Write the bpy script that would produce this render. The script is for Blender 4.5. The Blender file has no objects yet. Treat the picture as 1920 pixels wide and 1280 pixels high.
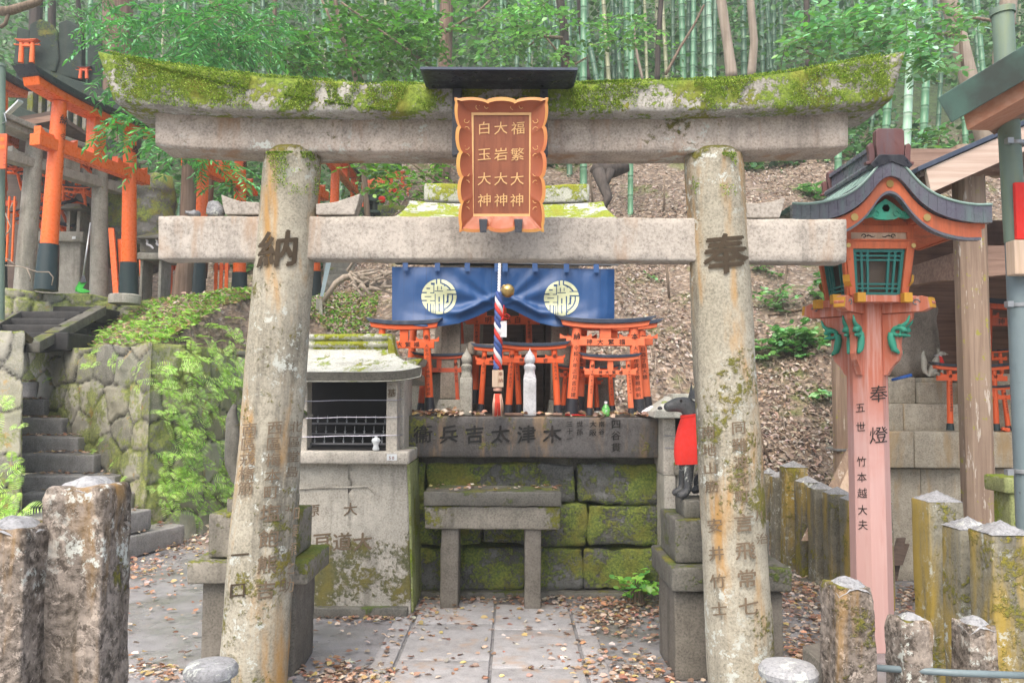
import bpy, bmesh, math, random
import numpy as np
from mathutils import Vector, Matrix, Euler, noise
random.seed(7); rng = np.random.default_rng(11)
R = math.radians
sc = bpy.context.scene
# ---------------------------------------------------------------- camera
F = 1500.0                     # focal length in photo pixels (photo 1920 x 1280)
cam_d = bpy.data.cameras.new('camera'); cam = bpy.data.objects.new('camera', cam_d)
sc.collection.objects.link(cam); sc.camera = cam
cam_d.sensor_width = 36.0; cam_d.lens = 36.0*F/1920
cam_d.clip_start = 0.05; cam_d.clip_end = 400
PITCH, ROLL, EYE = R(3.62), R(0.30), 1.5
CM = Matrix.Rotation(R(90)+PITCH, 3, 'X') @ Matrix.Rotation(ROLL, 3, 'Z')
cam.location = (0, 0, EYE); cam.rotation_euler = CM.to_euler()
# ---------------------------------------------------------------- world, sun, exposure
SUN_EL, SUN_ROT = R(58), R(200)
w = bpy.data.worlds.new('World'); sc.world = w; w.use_nodes = True
wn, wl = w.node_tree.nodes, w.node_tree.links
bg = wn['Background']; sky = wn.new('ShaderNodeTexSky'); sky.sky_type = 'NISHITA'; sky.sun_disc = False
sky.sun_elevation = SUN_EL; sky.sun_rotation = SUN_ROT; sky.air_density = 1.0; sky.dust_density = 6.0; sky.ozone_density = 1.0
wl.new(sky.outputs[0], bg.inputs[0]); bg.inputs[1].default_value = 0.15
sun_d = bpy.data.lights.new('sun', 'SUN'); sun_d.energy = 1.0; sun_d.angle = R(60); sun_d.color = (1.0, 0.97, 0.92)
sun = bpy.data.objects.new('sun', sun_d); sc.collection.objects.link(sun)
# sky sun_rotation is measured clockwise from +Y
sdir = Vector((math.sin(SUN_ROT)*math.cos(SUN_EL), math.cos(SUN_ROT)*math.cos(SUN_EL), math.sin(SUN_EL)))
sun.rotation_euler = sdir.to_track_quat('Z', 'Y').to_euler(); sun.location = (0, 0, 30)
sc.view_settings.view_transform = 'Standard'; sc.view_settings.look = 'None'
sc.view_settings.gamma = 1.0; sc.view_settings.exposure = 1.22
sc.cycles.use_denoising = True
try: sc.cycles.denoiser = 'OPENIMAGEDENOISE'
except Exception: pass
sc.cycles.max_bounces = 6; sc.cycles.diffuse_bounces = 4; sc.cycles.glossy_bounces = 3
sc.cycles.transmission_bounces = 4; sc.cycles.transparent_max_bounces = 6; sc.cycles.sample_clamp_indirect = 6

# ---------------------------------------------------------------- helpers
def ray(px, py): return CM @ Vector(((px-960)/F, -(py-640)/F, -1.0))
def P(px, py, Y):
    d = ray(px, py); return Vector((0, 0, EYE)) + d*(Y/d.y)
def G(px, py, z=0.0):
    d = ray(px, py); return Vector((0, 0, EYE)) + d*((z-EYE)/d.z)
def m_per_px(Y): return Y/F

def sm(a, b, x): t = np.clip((x-a)/(b-a), 0, 1); return t*t*(3-2*t)

class MB:
    "collects geometry for one mesh"
    def __init__(s): s.v = []; s.f = []; s.c = []
    def add(s, vs, fs, M=None, col=None):
        o = len(s.v)
        if M is not None: vs = [M @ Vector(v) for v in vs]
        s.v.extend([tuple(v) for v in vs]); s.f.extend([tuple(i+o for i in f) for f in fs])
        if col is not None: s.c.extend([col]*(len(s.v)-len(s.c)))
        return s
    def box(s, a, b, M=None):
        x0, y0, z0 = a; x1, y1, z1 = b
        return s.add([(x0,y0,z0),(x1,y0,z0),(x1,y1,z0),(x0,y1,z0),(x0,y0,z1),(x1,y0,z1),(x1,y1,z1),(x0,y1,z1)],
              [(0,3,2,1),(4,5,6,7),(0,1,5,4),(1,2,6,5),(2,3,7,6),(3,0,4,7)], M)
    def hexa(s, c):   # 8 corners, same order as box
        return s.add(c, [(0,3,2,1),(4,5,6,7),(0,1,5,4),(1,2,6,5),(2,3,7,6),(3,0,4,7)])
    def prism(s, poly, y0, y1, M=None):   # polygon in x,z extruded along y
        n = len(poly)
        return s.add([(x,y0,z) for x,z in poly]+[(x,y1,z) for x,z in poly],
              [tuple(range(n)), tuple(range(2*n-1,n-1,-1))]+[(i,i+n,(i+1)%n+n,(i+1)%n) for i in range(n)], M)
    def tube(s, pts, rad, n=8, cap=True, M=None):
        pts = [Vector(p) for p in pts]; k = len(pts)
        if not hasattr(rad, '__len__'): rad = [rad]*k
        vs = []; prev = None
        for i, p in enumerate(pts):
            d = (pts[min(i+1,k-1)]-pts[max(i-1,0)])
            d = d.normalized() if d.length > 1e-9 else Vector((0,0,1))
            if prev is None:
                u = d.cross(Vector((0,0,1)) if abs(d.z) < .9 else Vector((1,0,0))).normalized()
            else:
                u = (prev - d*prev.dot(d)); u = u.normalized() if u.length > 1e-6 else d.orthogonal().normalized()
            prev = u; w_ = d.cross(u)
            for j in range(n):
                a = 2*math.pi*j/n; vs.append(p+(u*math.cos(a)+w_*math.sin(a))*rad[i])
        fs = [(i*n+j, i*n+(j+1)%n, (i+1)*n+(j+1)%n, (i+1)*n+j) for i in range(k-1) for j in range(n)]
        if cap: fs += [tuple(range(n-1,-1,-1)), tuple((k-1)*n+j for j in range(n))]
        return s.add(vs, fs, M)
    def lathe(s, prof, n=20, M=None, rot=0.0):
        k = len(prof); vs = [(r*math.cos(2*math.pi*j/n+rot), r*math.sin(2*math.pi*j/n+rot), z) for r, z in prof for j in range(n)]
        fs = [(i*n+j, i*n+(j+1)%n, (i+1)*n+(j+1)%n, (i+1)*n+j) for i in range(k-1) for j in range(n)]
        fs += [tuple(range(n-1,-1,-1)), tuple((k-1)*n+j for j in range(n))]
        return s.add(vs, fs, M)
    def grid(s, fn, nu, nv):
        vs = [fn(i/nu, j/nv) for j in range(nv+1) for i in range(nu+1)]
        fs = [(j*(nu+1)+i, j*(nu+1)+i+1, (j+1)*(nu+1)+i+1, (j+1)*(nu+1)+i) for j in range(nv) for i in range(nu)]
        return s.add(vs, fs)
    def block(s, a, b, r=.012, cell=.06, amp=.004, fr=6.0, warp=None, M=None, seed=0.0, lim=40):
        "rounded, slightly uneven stone block between corners a and b; warp(v)->v bends it"
        a = Vector(a); b = Vector(b); c = (a+b)/2; h = (b-a)/2
        n = [max(2, min(lim, int(round(2*h[i]/cell)))) for i in range(3)]
        r = min(r, min(h)*.9)
        key = {}; vs = []; fs = []
        def coord(i, k):   # extra loops by the edges so the rounding shows
            t = k/n[i]*2-1; e = 1-r/h[i]
            if k == 0: return -h[i]
            if k == n[i]: return h[i]
            return t*e*h[i] if n[i] > 2 else t*e*h[i]
        cs = []
        for i in range(3):
            L = [-h[i], -h[i]+r] + [(-h[i]+r)+(2*h[i]-2*r)*k/n[i] for k in range(1, n[i])] + [h[i]-r, h[i]]
            cs.append(L)
        N = [len(L)-1 for L in cs]
        def vid(i, j, k):
            q = (i, j, k)
            if q not in key:
                p = Vector((cs[0][i], cs[1][j], cs[2][k]))
                inn = Vector([max(-(h[t]-r), min(h[t]-r, p[t])) for t in range(3)])
                d = p-inn
                if d.length > 1e-9: p = inn+d.normalized()*r if sum(abs(x) > 1e-9 for x in d) > 1 else p
                p = p+c
                if amp:
                    q2 = p*fr+Vector((seed, seed*1.7, -seed))
                    nd = noise.noise(q2)+.5*noise.noise(q2*2.7)
                    out = d.normalized() if d.length > 1e-9 else Vector((0,0,0))
                    e2 = noise.noise(q2*.35)
                    p = p+out*(nd*amp + e2*amp*1.0)
                if warp: p = Vector(warp(p))
                key[q] = len(vs); vs.append(p)
            return key[q]
        for ax in range(3):
            u, v_ = [(1,2),(2,0),(0,1)][ax]
            for side in (0, N[ax]):
                for i in range(N[u]):
                    for j in range(N[v_]):
                        q = []
                        for (du, dv) in ((0,0),(1,0),(1,1),(0,1)):
                            idx = [0,0,0]; idx[ax] = side; idx[u] = i+du; idx[v_] = j+dv; q.append(vid(*idx))
                        fs.append(tuple(q if side else q[::-1]))
        return s.add(vs, fs, M)

def worldloc(o):
    v = Vector((0,0,0))
    while o is not None: v += Vector(o.location); o = o.parent
    return v
def build(name, mb, m, parent=None, smooth=False, bevel=0, world=True, sub=0):
    "link the collected geometry as ONE mesh object"
    me = bpy.data.meshes.new(name); off = worldloc(parent) if (parent is not None and world) else Vector((0,0,0))
    me.from_pydata([tuple(Vector(v)-off) for v in mb.v], [], mb.f)
    if bevel:
        bm = bmesh.new(); bm.from_mesh(me); bmesh.ops.remove_doubles(bm, verts=bm.verts, dist=1e-5)
        es = [e for e in bm.edges if len(e.link_faces) == 2 and e.calc_face_angle(0) > .5]
        bmesh.ops.bevel(bm, geom=es, offset=bevel, segments=2, profile=.6, affect='EDGES', clamp_overlap=True)
        bm.to_mesh(me); bm.free()
    bm = bmesh.new(); bm.from_mesh(me); bmesh.ops.recalc_face_normals(bm, faces=bm.faces); bm.to_mesh(me); bm.free()
    me.materials.append(m)
    if mb.c and len(mb.c) == len(me.vertices):
        at = me.color_attributes.new('col', 'FLOAT_COLOR', 'POINT')
        at.data.foreach_set('color', np.array([(*c, 1) for c in mb.c], dtype=np.float32).ravel())
    if smooth:
        me.polygons.foreach_set('use_smooth', [True]*len(me.polygons))
        if smooth != 'all':
            try: me.set_sharp_from_angle(angle=R(40))
            except Exception: pass
    o = bpy.data.objects.new(name, me); sc.collection.objects.link(o); o.parent = parent
    return o
def tag(o, label=None, cat=None, group=None, kind=None):
    if label: o['label'] = label
    if cat: o['category'] = cat
    if group: o['group'] = group
    if kind: o['kind'] = kind
    return o
def thing(name, loc, label, cat, group=None, rz=0.0):
    o = bpy.data.objects.new(name, None); sc.collection.objects.link(o); o.empty_display_size = .1
    o.location = loc; o.rotation_euler = (0,0,rz); return tag(o, label, cat, group)
def copy_thing(o, loc=None, rz=None, label=None, scale=None, parent=None):
    c = o.copy(); sc.collection.objects.link(c); c.parent = parent
    if loc is not None: c.location = loc
    if rz is not None: c.rotation_euler.z = rz
    if scale is not None: c.scale = (scale,)*3
    if label: c['label'] = label
    for ch in list(o.children): copy_thing(ch, parent=c)
    return c

# ---- lettering
_gl = {}
def glyph(ch, bold=0.012):
    k = (ch, bold)
    if k in _gl: return _gl[k]
    cu = bpy.data.curves.new('glyph', 'FONT'); cu.body = ch; cu.size = 1; cu.align_x = 'CENTER'; cu.offset = bold; cu.resolution_u = 2
    o = bpy.data.objects.new('glyph', cu); sc.collection.objects.link(o)
    bpy.context.view_layer.update()
    me = bpy.data.meshes.new_from_object(o.evaluated_get(bpy.context.evaluated_depsgraph_get()))
    vs = [Vector(v.co) for v in me.vertices]; fs = [tuple(p.vertices) for p in me.polygons]
    if vs:   # centre the glyph
        cx = (min(v.x for v in vs)+max(v.x for v in vs))/2
        cy = .35
        vs = [Vector((v.x-cx, v.y-cy, 0)) for v in vs]
    bpy.data.objects.remove(o); bpy.data.curves.remove(cu); bpy.data.meshes.remove(me)
    _gl[k] = (vs, fs); return _gl[k]
def write(mb, text, fn, size, step, vertical=True, bold=.012, slice_x=0, wide=1.0):
    "fn(x,y)->3D point; glyphs laid downwards (or rightwards) from (0,0)"
    sh = ((0,0),) if bold < .02 else ((-bold*.45,-bold*.3),(bold*.45,bold*.3),(0,bold*.6))
    for i, ch in enumerate(text):
      if ch == ' ': continue
      for q_, (sx_, sy_) in enumerate(sh):
        vs, fs = glyph(ch, 0.0)
        if not vs: continue
        vs = [Vector((v.x+sx_, v.y*.94+sy_+.09*v.x, 0)) for v in vs]
        if slice_x:
            bm = bmesh.new(); bv = [bm.verts.new(v) for v in vs]
            for f in fs:
                try: bm.faces.new([bv[j] for j in f])
                except ValueError: pass
            for k in range(1, slice_x):
                x = -0.5+k/slice_x
                bmesh.ops.bisect_plane(bm, geom=bm.verts[:]+bm.edges[:]+bm.faces[:], plane_co=(x,0,0), plane_no=(1,0,0))
            bm.verts.ensure_lookup_table(); bm.verts.index_update()
            vs = [v.co.copy() for v in bm.verts]; fs = [tuple(v.index for v in f.verts) for f in bm.faces]; bm.free()
        ox, oy = (0, -i*step) if vertical else (i*step, 0)
        L_ = [Vector(fn(v.x*size*wide+ox, v.y*size+oy)) for v in vs]
        mb.add([v-Vector((0, .0004*q_, 0)) for v in L_], fs)
    return mb

# ---- clouds of leaves (numpy)
LEAF = np.array([(0,0,0),(.30,.35,.06),(.24,.75,.05),(0,1,0),(-.24,.75,.05),(-.30,.35,.06),(0,.5,-.02)])
LEAFF = [(0,1,6),(1,2,6),(2,3,6),(3,4,6),(4,5,6),(5,0,6)]
OAKL = np.array([(0,0,0),(.38,.3,.10),(.33,.7,.16),(0,1,.08),(-.36,.68,.04),(-.33,.3,.12),(0,.5,-.03)])
def leaf_cloud(name, pos, dirs, ups, size, cols, m, parent=None, aspect=1.0, shape=LEAF, world=True, curl=0.0, quad=False):
    pos = np.asarray(pos, float); n = len(pos)
    d = np.asarray(dirs, float); d /= np.linalg.norm(d, axis=1)[:,None]+1e-9
    u = np.asarray(ups, float); s_ = np.cross(d, u); s_ /= np.linalg.norm(s_, axis=1)[:,None]+1e-9
    u = np.cross(s_, d)
    size = np.broadcast_to(np.asarray(size, float), (n,))
    if quad: base = np.array([(-.09,0,0),(.09,0,0),(0,1,0.08)]); faces = [(0,1,2)]
    else: base = shape; faces = LEAFF
    base = base*np.array([aspect,1,1]); k = len(base)
    if curl: base = base.copy(); base[:,2] -= curl*base[:,1]**2
    V = pos[:,None,:] + size[:,None,None]*(base[None,:,0:1]*s_[:,None,:]+base[None,:,1:2]*d[:,None,:]+base[None,:,2:3]*u[:,None,:])
    V = V.reshape(-1,3)
    if parent is not None and world: V = V-np.array(worldloc(parent))
    f = (np.array(faces)[None,:,:]+(np.arange(n)*k)[:,None,None]).reshape(-1,3)
    me = bpy.data.meshes.new(name); me.vertices.add(len(V)); me.vertices.foreach_set('co', V.astype(np.float32).ravel())
    me.loops.add(len(f)*3); me.loops.foreach_set('vertex_index', f.ravel().astype(np.int32))
    me.polygons.add(len(f)); me.polygons.foreach_set('loop_start', np.arange(0, len(f)*3, 3, dtype=np.int32))
    me.update(); me.validate()
    at = me.color_attributes.new('col', 'FLOAT_COLOR', 'POINT')
    C = np.repeat(np.concatenate([np.asarray(cols, float), np.ones((n,1))], 1), k, axis=0)
    at.data.foreach_set('color', C.astype(np.float32).ravel())
    me.polygons.foreach_set('use_smooth', [True]*len(me.polygons))
    me.materials.append(m)
    o = bpy.data.objects.new(name, me); sc.collection.objects.link(o); o.parent = parent
    return o
def pick(pal, n, jit=.18):
    pal = np.array(pal); c = pal[rng.integers(0, len(pal), n)]
    return np.clip(c*(1+rng.normal(0, jit, (n,1)))*(1+rng.normal(0, .05, (n,3))), .004, .95)

# ---------------------------------------------------------------- materials
class NT:
    def __init__(s, name):
        s.m = bpy.data.materials.new(name); s.m.use_nodes = True; s.t = s.m.node_tree; s.n = s.t.nodes; s.l = s.t.links
        s.b = s.n['Principled BSDF']; s.out = s.n['Material Output']; s._obj = None
    def set(s, sock, v):
        if hasattr(v, 'links') or isinstance(v, bpy.types.NodeSocket): s.l.new(v, sock)
        elif isinstance(v, (tuple, list)) and len(v) == 3 and sock.type == 'RGBA': sock.default_value = (*v, 1)
        else: sock.default_value = v
    def obj(s, rand=True):
        if s._obj is None:
            tc = s.n.new('ShaderNodeTexCoord'); o = tc.outputs['Object']
            if rand:
                oi = s.n.new('ShaderNodeObjectInfo'); vm = s.n.new('ShaderNodeVectorMath'); vm.operation = 'SCALE'
                vm.inputs[0].default_value = (7.3, 5.1, 9.7); s.l.new(oi.outputs['Random'], vm.inputs['Scale'])
                va = s.n.new('ShaderNodeVectorMath'); va.operation = 'ADD'; s.l.new(o, va.inputs[0]); s.l.new(vm.outputs[0], va.inputs[1]); o = va.outputs[0]
            s._obj = o
        return s._obj
    def scale(s, v, sc_):
        mp = s.n.new('ShaderNodeMapping'); mp.inputs['Scale'].default_value = sc_; s.l.new(v, mp.inputs[0]); return mp.outputs[0]
    def noise(s, scale, detail=4, rough=.55, vec=None, col=False, dist=0):
        n = s.n.new('ShaderNodeTexNoise'); n.inputs['Scale'].default_value = scale; n.inputs['Detail'].default_value = detail
        n.inputs['Roughness'].default_value = rough; n.inputs['Distortion'].default_value = dist
        s.l.new(vec if vec is not None else s.obj(), n.inputs['Vector']); return n.outputs[1 if col else 0]
    def voronoi(s, scale, feature='F1', vec=None, out=0):
        n = s.n.new('ShaderNodeTexVoronoi'); n.feature = feature; n.inputs['Scale'].default_value = scale
        s.l.new(vec if vec is not None else s.obj(), n.inputs['Vector']); return n.outputs[out]
    def ramp(s, fac, a, b, lo=0.0, hi=1.0):
        n = s.n.new('ShaderNodeMapRange'); n.interpolation_type = 'SMOOTHSTEP'; n.inputs[1].default_value = a; n.inputs[2].default_value = b
        n.inputs[3].default_value = lo; n.inputs[4].default_value = hi; s.set(n.inputs[0], fac); return n.outputs[0]
    def mix(s, fac, a, b, mode='MIX'):
        n = s.n.new('ShaderNodeMix'); n.data_type = 'RGBA'; n.blend_type = mode
        s.set(n.inputs[0], fac); s.set(n.inputs[6], a); s.set(n.inputs[7], b); return n.outputs[2]
    def math(s, op, a, b=0.0):
        n = s.n.new('ShaderNodeMath'); n.operation = op; s.set(n.inputs[0], a); s.set(n.inputs[1], b); return n.outputs[0]
    def attr(s, name):
        n = s.n.new('ShaderNodeAttribute'); n.attribute_name = name; return n.outputs['Color']
    def nz(s):
        g = s.n.new('ShaderNodeNewGeometry'); x = s.n.new('ShaderNodeSeparateXYZ'); s.l.new(g.outputs['Normal'], x.inputs[0]); return x.outputs[2]
    def bump(s, h, strength=.3, dist=.01):
        n = s.n.new('ShaderNodeBump'); n.inputs['Strength'].default_value = strength; n.inputs['Distance'].default_value = dist
        s.l.new(h, n.inputs['Height']); s.l.new(n.outputs[0], s.b.inputs['Normal']); return s
    def col(s, v): s.set(s.b.inputs['Base Color'], v); return s
    def rough(s, v): s.set(s.b.inputs['Roughness'], v); return s

def stone(name, c1, c2, moss=0.0, mossc=((.20,.24,.025),(.07,.11,.02)), lichen=0.0, rust=0.0, stain=.5, wet=.0, up=.35, grain=90, bumpd=.006, mscale=3.2, dark=(.06,.055,.045), rustc=(.50,.26,.07), mott=0.0, zm=None, mrag=.38):
    t = NT(name); o = t.obj()
    big = t.noise(2.2, 6, .6); fine = t.noise(grain, 3, .7); mid = t.noise(14, 5, .6)
    c = t.mix(t.ramp(big, .35, .65), c1, c2)
    c = t.mix(t.ramp(mid, .35, .7, 0, .55), c, tuple(x*.62 for x in c1))
    if mott:
        c = t.mix(t.ramp(t.noise(17, 6, .75, dist=.6), .44, .56, 0, mott), c, tuple(x*.38 for x in c1)); c = t.mix(t.ramp(t.noise(30, 5, .8, dist=.5), .54, .62, 0, mott), c, tuple(min(.8,x*1.45) for x in c2))
    sp = t.ramp(fine, .36, .66, 0, 1)
    c = t.mix(t.math('MULTIPLY', sp, .34), c, tuple(min(.8, x*1.55) for x in c2))
    c = t.mix(t.ramp(fine, .44, .30, 0, .42), c, tuple(x*.35 for x in c1))
    st = t.noise(1.0, 6, .65, vec=t.scale(o, (6, 6, .7)))
    c = t.mix(t.ramp(st, .50, .72, 0, stain), c, dark)
    if rust:
        rs = t.noise(1.3, 5, .6, vec=t.scale(o, (4.5, 4.5, .9)), dist=.3)
        c = t.mix(t.ramp(rs, .56-.2*rust, .72-.1*rust, 0, .85), c, rustc)
    if lichen:
        li = t.noise(15, 6, .8); lb = t.noise(2.3, 4)
        c = t.mix(t.math('MULTIPLY', t.ramp(li, .54, .60), t.ramp(lb, .60-.35*lichen, .72-.3*lichen)), c, (.50,.53,.48))
    h = t.math('ADD', t.math('MULTIPLY', fine, .35), mid)
    if moss:
        mn = t.noise(mscale, 8, .68); m2 = t.noise(38, 4, .7)
        f = t.math('ADD', mn, t.math('MULTIPLY', t.math('SUBTRACT', m2, .5), mrag))
        f = t.math('ADD', f, t.math('MULTIPLY', t.nz(), up*.3))
        if zm:
            zx = t.n.new('ShaderNodeSeparateXYZ'); tc2 = t.n.new('ShaderNodeTexCoord'); t.l.new(tc2.outputs['Object'], zx.inputs[0]); f = t.math('ADD', f, t.ramp(zx.outputs[2], zm[0], zm[1], zm[2], -zm[2]*.5))
        th = .82-.42*moss
        mask = t.ramp(f, th-.03, th+.05)
        mc = t.mix(t.ramp(t.noise(60, 3, .7), .35, .65), mossc[0], mossc[1])
        mc = t.mix(t.ramp(t.noise(5, 3), .4, .7, 0, .6), mc, (.24,.19,.03))
        c = t.mix(mask, c, mc)
        h = t.math('ADD', h, t.math('MULTIPLY', mask, t.math('ADD', .8, t.math('MULTIPLY', t.noise(110, 3, .8), 2.2))))
    t.col(c); t.rough(t.ramp(mid, .3, .7, .9-.55*wet, .95-.35*wet)); t.b.inputs['Specular IOR Level'].default_value = .35+.25*wet
    t.bump(h, .7, bumpd); return t.m

def painted(name, c, c2=None, rough=.45, var=.25, dirt=.25, dirtc=(.10,.07,.05), grainv=0.0, bump=.0008, spec=.5):
    t = NT(name); o = t.obj()
    c2 = c2 or tuple(x*.8 for x in c)
    col = t.mix(t.ramp(t.noise(3, 5, .6), .35, .7, 0, var*2), c, c2)
    st = t.noise(1.2, 6, .7, vec=t.scale(o, (9, 9, .9)))
    col = t.mix(t.ramp(st, .48, .74, 0, dirt*1.5), col, dirtc)
    col = t.mix(t.ramp(t.noise(34, 4, .75), .66, .70, 0, min(.8, dirt*2.5)), col, tuple(x*.45+.05 for x in dirtc))
    if grainv:
        g = t.noise(2.5, 5, .6, vec=t.scale(o, (30, 30, 1.5)))
        col = t.mix(t.ramp(g, .42, .62, 0, grainv), col, tuple(x*.55 for x in c))
    t.col(col); t.rough(t.ramp(t.noise(25, 3), .3, .7, rough-.1, rough+.15)); t.b.inputs['Specular IOR Level'].default_value = spec
    t.bump(t.noise(70, 4), .5, bump); return t.m

def wood(name, c1, c2, axis='Z', rough=.7, lichen=0.0, dark=.5, scale=1.0):
    t = NT(name); o = t.obj()
    s_ = {'Z': (24,24,1.1), 'X': (1.1,24,24), 'Y': (24,1.1,24)}[axis]; s_ = tuple(x*scale for x in s_)
    g = t.noise(1.6, 7, .62, vec=t.scale(o, s_), dist=.4)
    c = t.mix(t.ramp(g, .34, .66), c1, c2)
    c = t.mix(t.ramp(t.noise(2.3, 5, .6), .45, .75, 0, dark), c, tuple(x*.4 for x in c1))
    if lichen:
        c = t.mix(t.ramp(t.noise(16, 5, .7), .66-.1*lichen, .70-.1*lichen), c, (.30,.28,.05))
        c = t.mix(t.ramp(t.noise(1.5, 5, .7, vec=t.scale(o, (14,14,2))), .60, .64, 0, .7), c, (.62,.56,.48))
    t.col(c); t.rough(rough); t.bump(g, .5, .004); return t.m

def leafmat(name, rough=.5, trans=.35, tint=None, spec=.5):
    t = NT(name); a = t.attr('col'); t.col(a); t.rough(rough); t.b.inputs['Specular IOR Level'].default_value = spec
    if trans:
        tr = t.n.new('ShaderNodeBsdfTranslucent'); mx = t.n.new('ShaderNodeMixShader'); mx.inputs[0].default_value = trans
        t.l.new(t.mix(1.0, a, (1.0, 1.25, .55), 'MULTIPLY') if tint is None else t.mix(1.0, a, tint, 'MULTIPLY'), tr.inputs[0])
        t.l.new(t.b.outputs[0], mx.inputs[1]); t.l.new(tr.outputs[0], mx.inputs[2]); t.l.new(mx.outputs[0], t.out.inputs[0])
    return t.m

def flat(name, c, rough=.6, metal=0.0, spec=.5):
    t = NT(name); t.col(t.mix(t.ramp(t.noise(12, 4), .3, .7, 0, .35), c, tuple(x*.6 for x in c))); t.rough(rough)
    t.b.inputs['Metallic'].default_value = metal; t.b.inputs['Specular IOR Level'].default_value = spec
    t.bump(t.noise(60, 3), .3, .001); return t.m

M_ = {}
M_['torii_top'] = stone('granite_mossy_top', (.27,.255,.22), (.37,.355,.315), moss=.90, lichen=.45, stain=.45, up=.3, mscale=4.6, mrag=.7, mossc=((.24,.33,.045),(.11,.17,.025)))
M_['torii_mid'] = stone('granite_pink_beam', (.33,.285,.235), (.46,.40,.34), moss=.52, lichen=.35, stain=.45, rust=.25, mscale=2.2, mossc=((.16,.15,.03),(.10,.10,.03)), rustc=(.33,.19,.10))
M_['torii_tie'] = stone('granite_pale_beam', (.335,.305,.262), (.43,.395,.345), moss=.20, stain=.45, grain=70, rust=.1, rustc=(.34,.24,.16))
M_['torii_pillar'] = stone('granite_stained_pillar', (.27,.25,.19), (.39,.365,.29), moss=.52, lichen=.42, rust=.36, stain=.75, up=.6, mossc=((.17,.17,.03),(.12,.12,.03)), mscale=1.8, rustc=(.42,.23,.06))
M_['engraved'] = flat('engraved_dark', (.055,.038,.02), .9)  # flat surface letters: groove shade and paint residue put into one dark colour
M_['engraved_soft'] = flat('engraved_brown', (.17,.125,.08), .95)  # fainter letters, shade inside the cut strokes put into a brown colour
M_['altar_slab'] = stone('granite_dark_wet', (.050,.047,.045), (.095,.09,.088), moss=.50, rust=.3, stain=.5, wet=.7, mossc=((.20,.20,.02),(.07,.10,.015)), mscale=2.4, rustc=(.30,.19,.09), up=.1)
M_['altar_wall'] = stone('granite_mossy_blocks', (.06,.062,.058), (.16,.165,.155), moss=.80, stain=.5, wet=.5, bumpd=.014, mossc=((.28,.34,.06),(.10,.16,.035)), mscale=2.0, up=.1)
M_['dark_stone'] = stone('stone_dark_weathered', (.085,.082,.07), (.15,.145,.12), moss=.45, stain=.6, wet=.5, mossc=((.10,.14,.02),(.05,.08,.015)), mscale=4)
M_['ped_column'] = stone('stone_pedestal_column', (.11,.10,.08), (.18,.165,.14), moss=.30, stain=.6, wet=.2, mossc=((.12,.14,.03),(.07,.09,.02)), mscale=2)
M_['ped_left'] = stone('stone_pedestal_mossy', (.17,.16,.13), (.26,.24,.20), moss=.66, stain=.5, wet=.3, mossc=((.18,.22,.02),(.07,.12,.015)), mscale=2.5, up=.4)
M_['candle_stone'] = stone('granite_light_weathered', (.38,.355,.30), (.49,.46,.40), moss=.30, stain=.35, mossc=((.30,.36,.03),(.15,.20,.02)), mscale=3)
M_['candle_base'] = stone('granite_light_base', (.34,.32,.27), (.44,.42,.36), moss=.50, stain=.45, mossc=((.14,.14,.06),(.09,.095,.045)), mscale=2.6, up=0, zm=(.15,.75,.16))
M_['candle_roof'] = stone('granite_roof_pale', (.36,.37,.33), (.46,.47,.42), moss=.42, stain=.25, mossc=((.30,.40,.03),(.16,.24,.02)), mscale=6, up=.2)
M_['roof_moss'] = stone('granite_roof_mossy', (.38,.39,.33), (.48,.48,.42), moss=.74, stain=.25, mossc=((.34,.42,.03),(.18,.25,.02)), mscale=5, up=.25)
M_['shrine_stone'] = stone('granite_shrine_grey', (.22,.19,.15), (.32,.28,.23), moss=.25, stain=.5)
M_['grey_stone'] = stone('granite_grey', (.25,.25,.21), (.34,.33,.29), moss=.35, stain=.5, mossc=((.14,.17,.03),(.08,.11,.02)))
M_['green_stone'] = stone('stone_green_algae', (.022,.037,.035), (.045,.062,.050), moss=.55, stain=.4, mossc=((.07,.13,.03),(.04,.075,.03)), mscale=2)
M_['fence'] = stone('fence_stone_lichen', (.12,.115,.09), (.21,.20,.155), moss=.55, lichen=.5, stain=.6, rust=.7, mossc=((.26,.24,.03),(.12,.13,.03)), mscale=3, rustc=(.40,.28,.04), up=.1)
M_['near_post'] = stone('near_post_stone', (.10,.078,.058), (.29,.25,.21), moss=.42, lichen=.45, stain=.9, rust=.05, mott=.85, grain=45, bumpd=.012, mossc=((.22,.20,.03),(.10,.11,.03)), dark=(.05,.04,.025), rustc=(.33,.20,.07))
M_['white_stone'] = stone('granite_white', (.55,.57,.60), (.66,.68,.72), stain=.3, dark=(.25,.25,.26), grain=120)
M_['steps_dark'] = stone('step_stone_dark', (.014,.014,.014), (.028,.027,.027), stain=.4, wet=.4)
M_['steps'] = stone('step_stone_wet', (.20,.195,.185), (.30,.29,.28), moss=.2, stain=.4, wet=.6, mossc=((.10,.13,.02),(.06,.08,.02)))
M_['cap_stone'] = stone('cap_stone_pale', (.19,.195,.20), (.31,.315,.32), moss=.12, lichen=.4, stain=.3, wet=.3)
M_['verm'] = painted('vermilion_paint', (.74,.12,.03), (.62,.09,.025), rough=.42, dirt=.12, dirtc=(.35,.10,.05))
M_['verm_l'] = painted('vermilion_paint_pale', (.86,.20,.085), (.80,.165,.065), rough=.5, dirt=.12, dirtc=(.40,.14,.08))
M_['verm_d'] = painted('vermilion_paint_old', (.52,.085,.03), (.42,.07,.03), rough=.6, dirt=.35)
M_['orange'] = painted('orange_paint', (.88,.150,.016), (.80,.125,.014), rough=.3, dirt=.15, dirtc=(.30,.10,.04))
M_['black'] = painted('black_lacquer', (.022,.024,.032), (.035,.04,.05), rough=.35, dirt=.2, dirtc=(.10,.11,.12))
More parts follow.
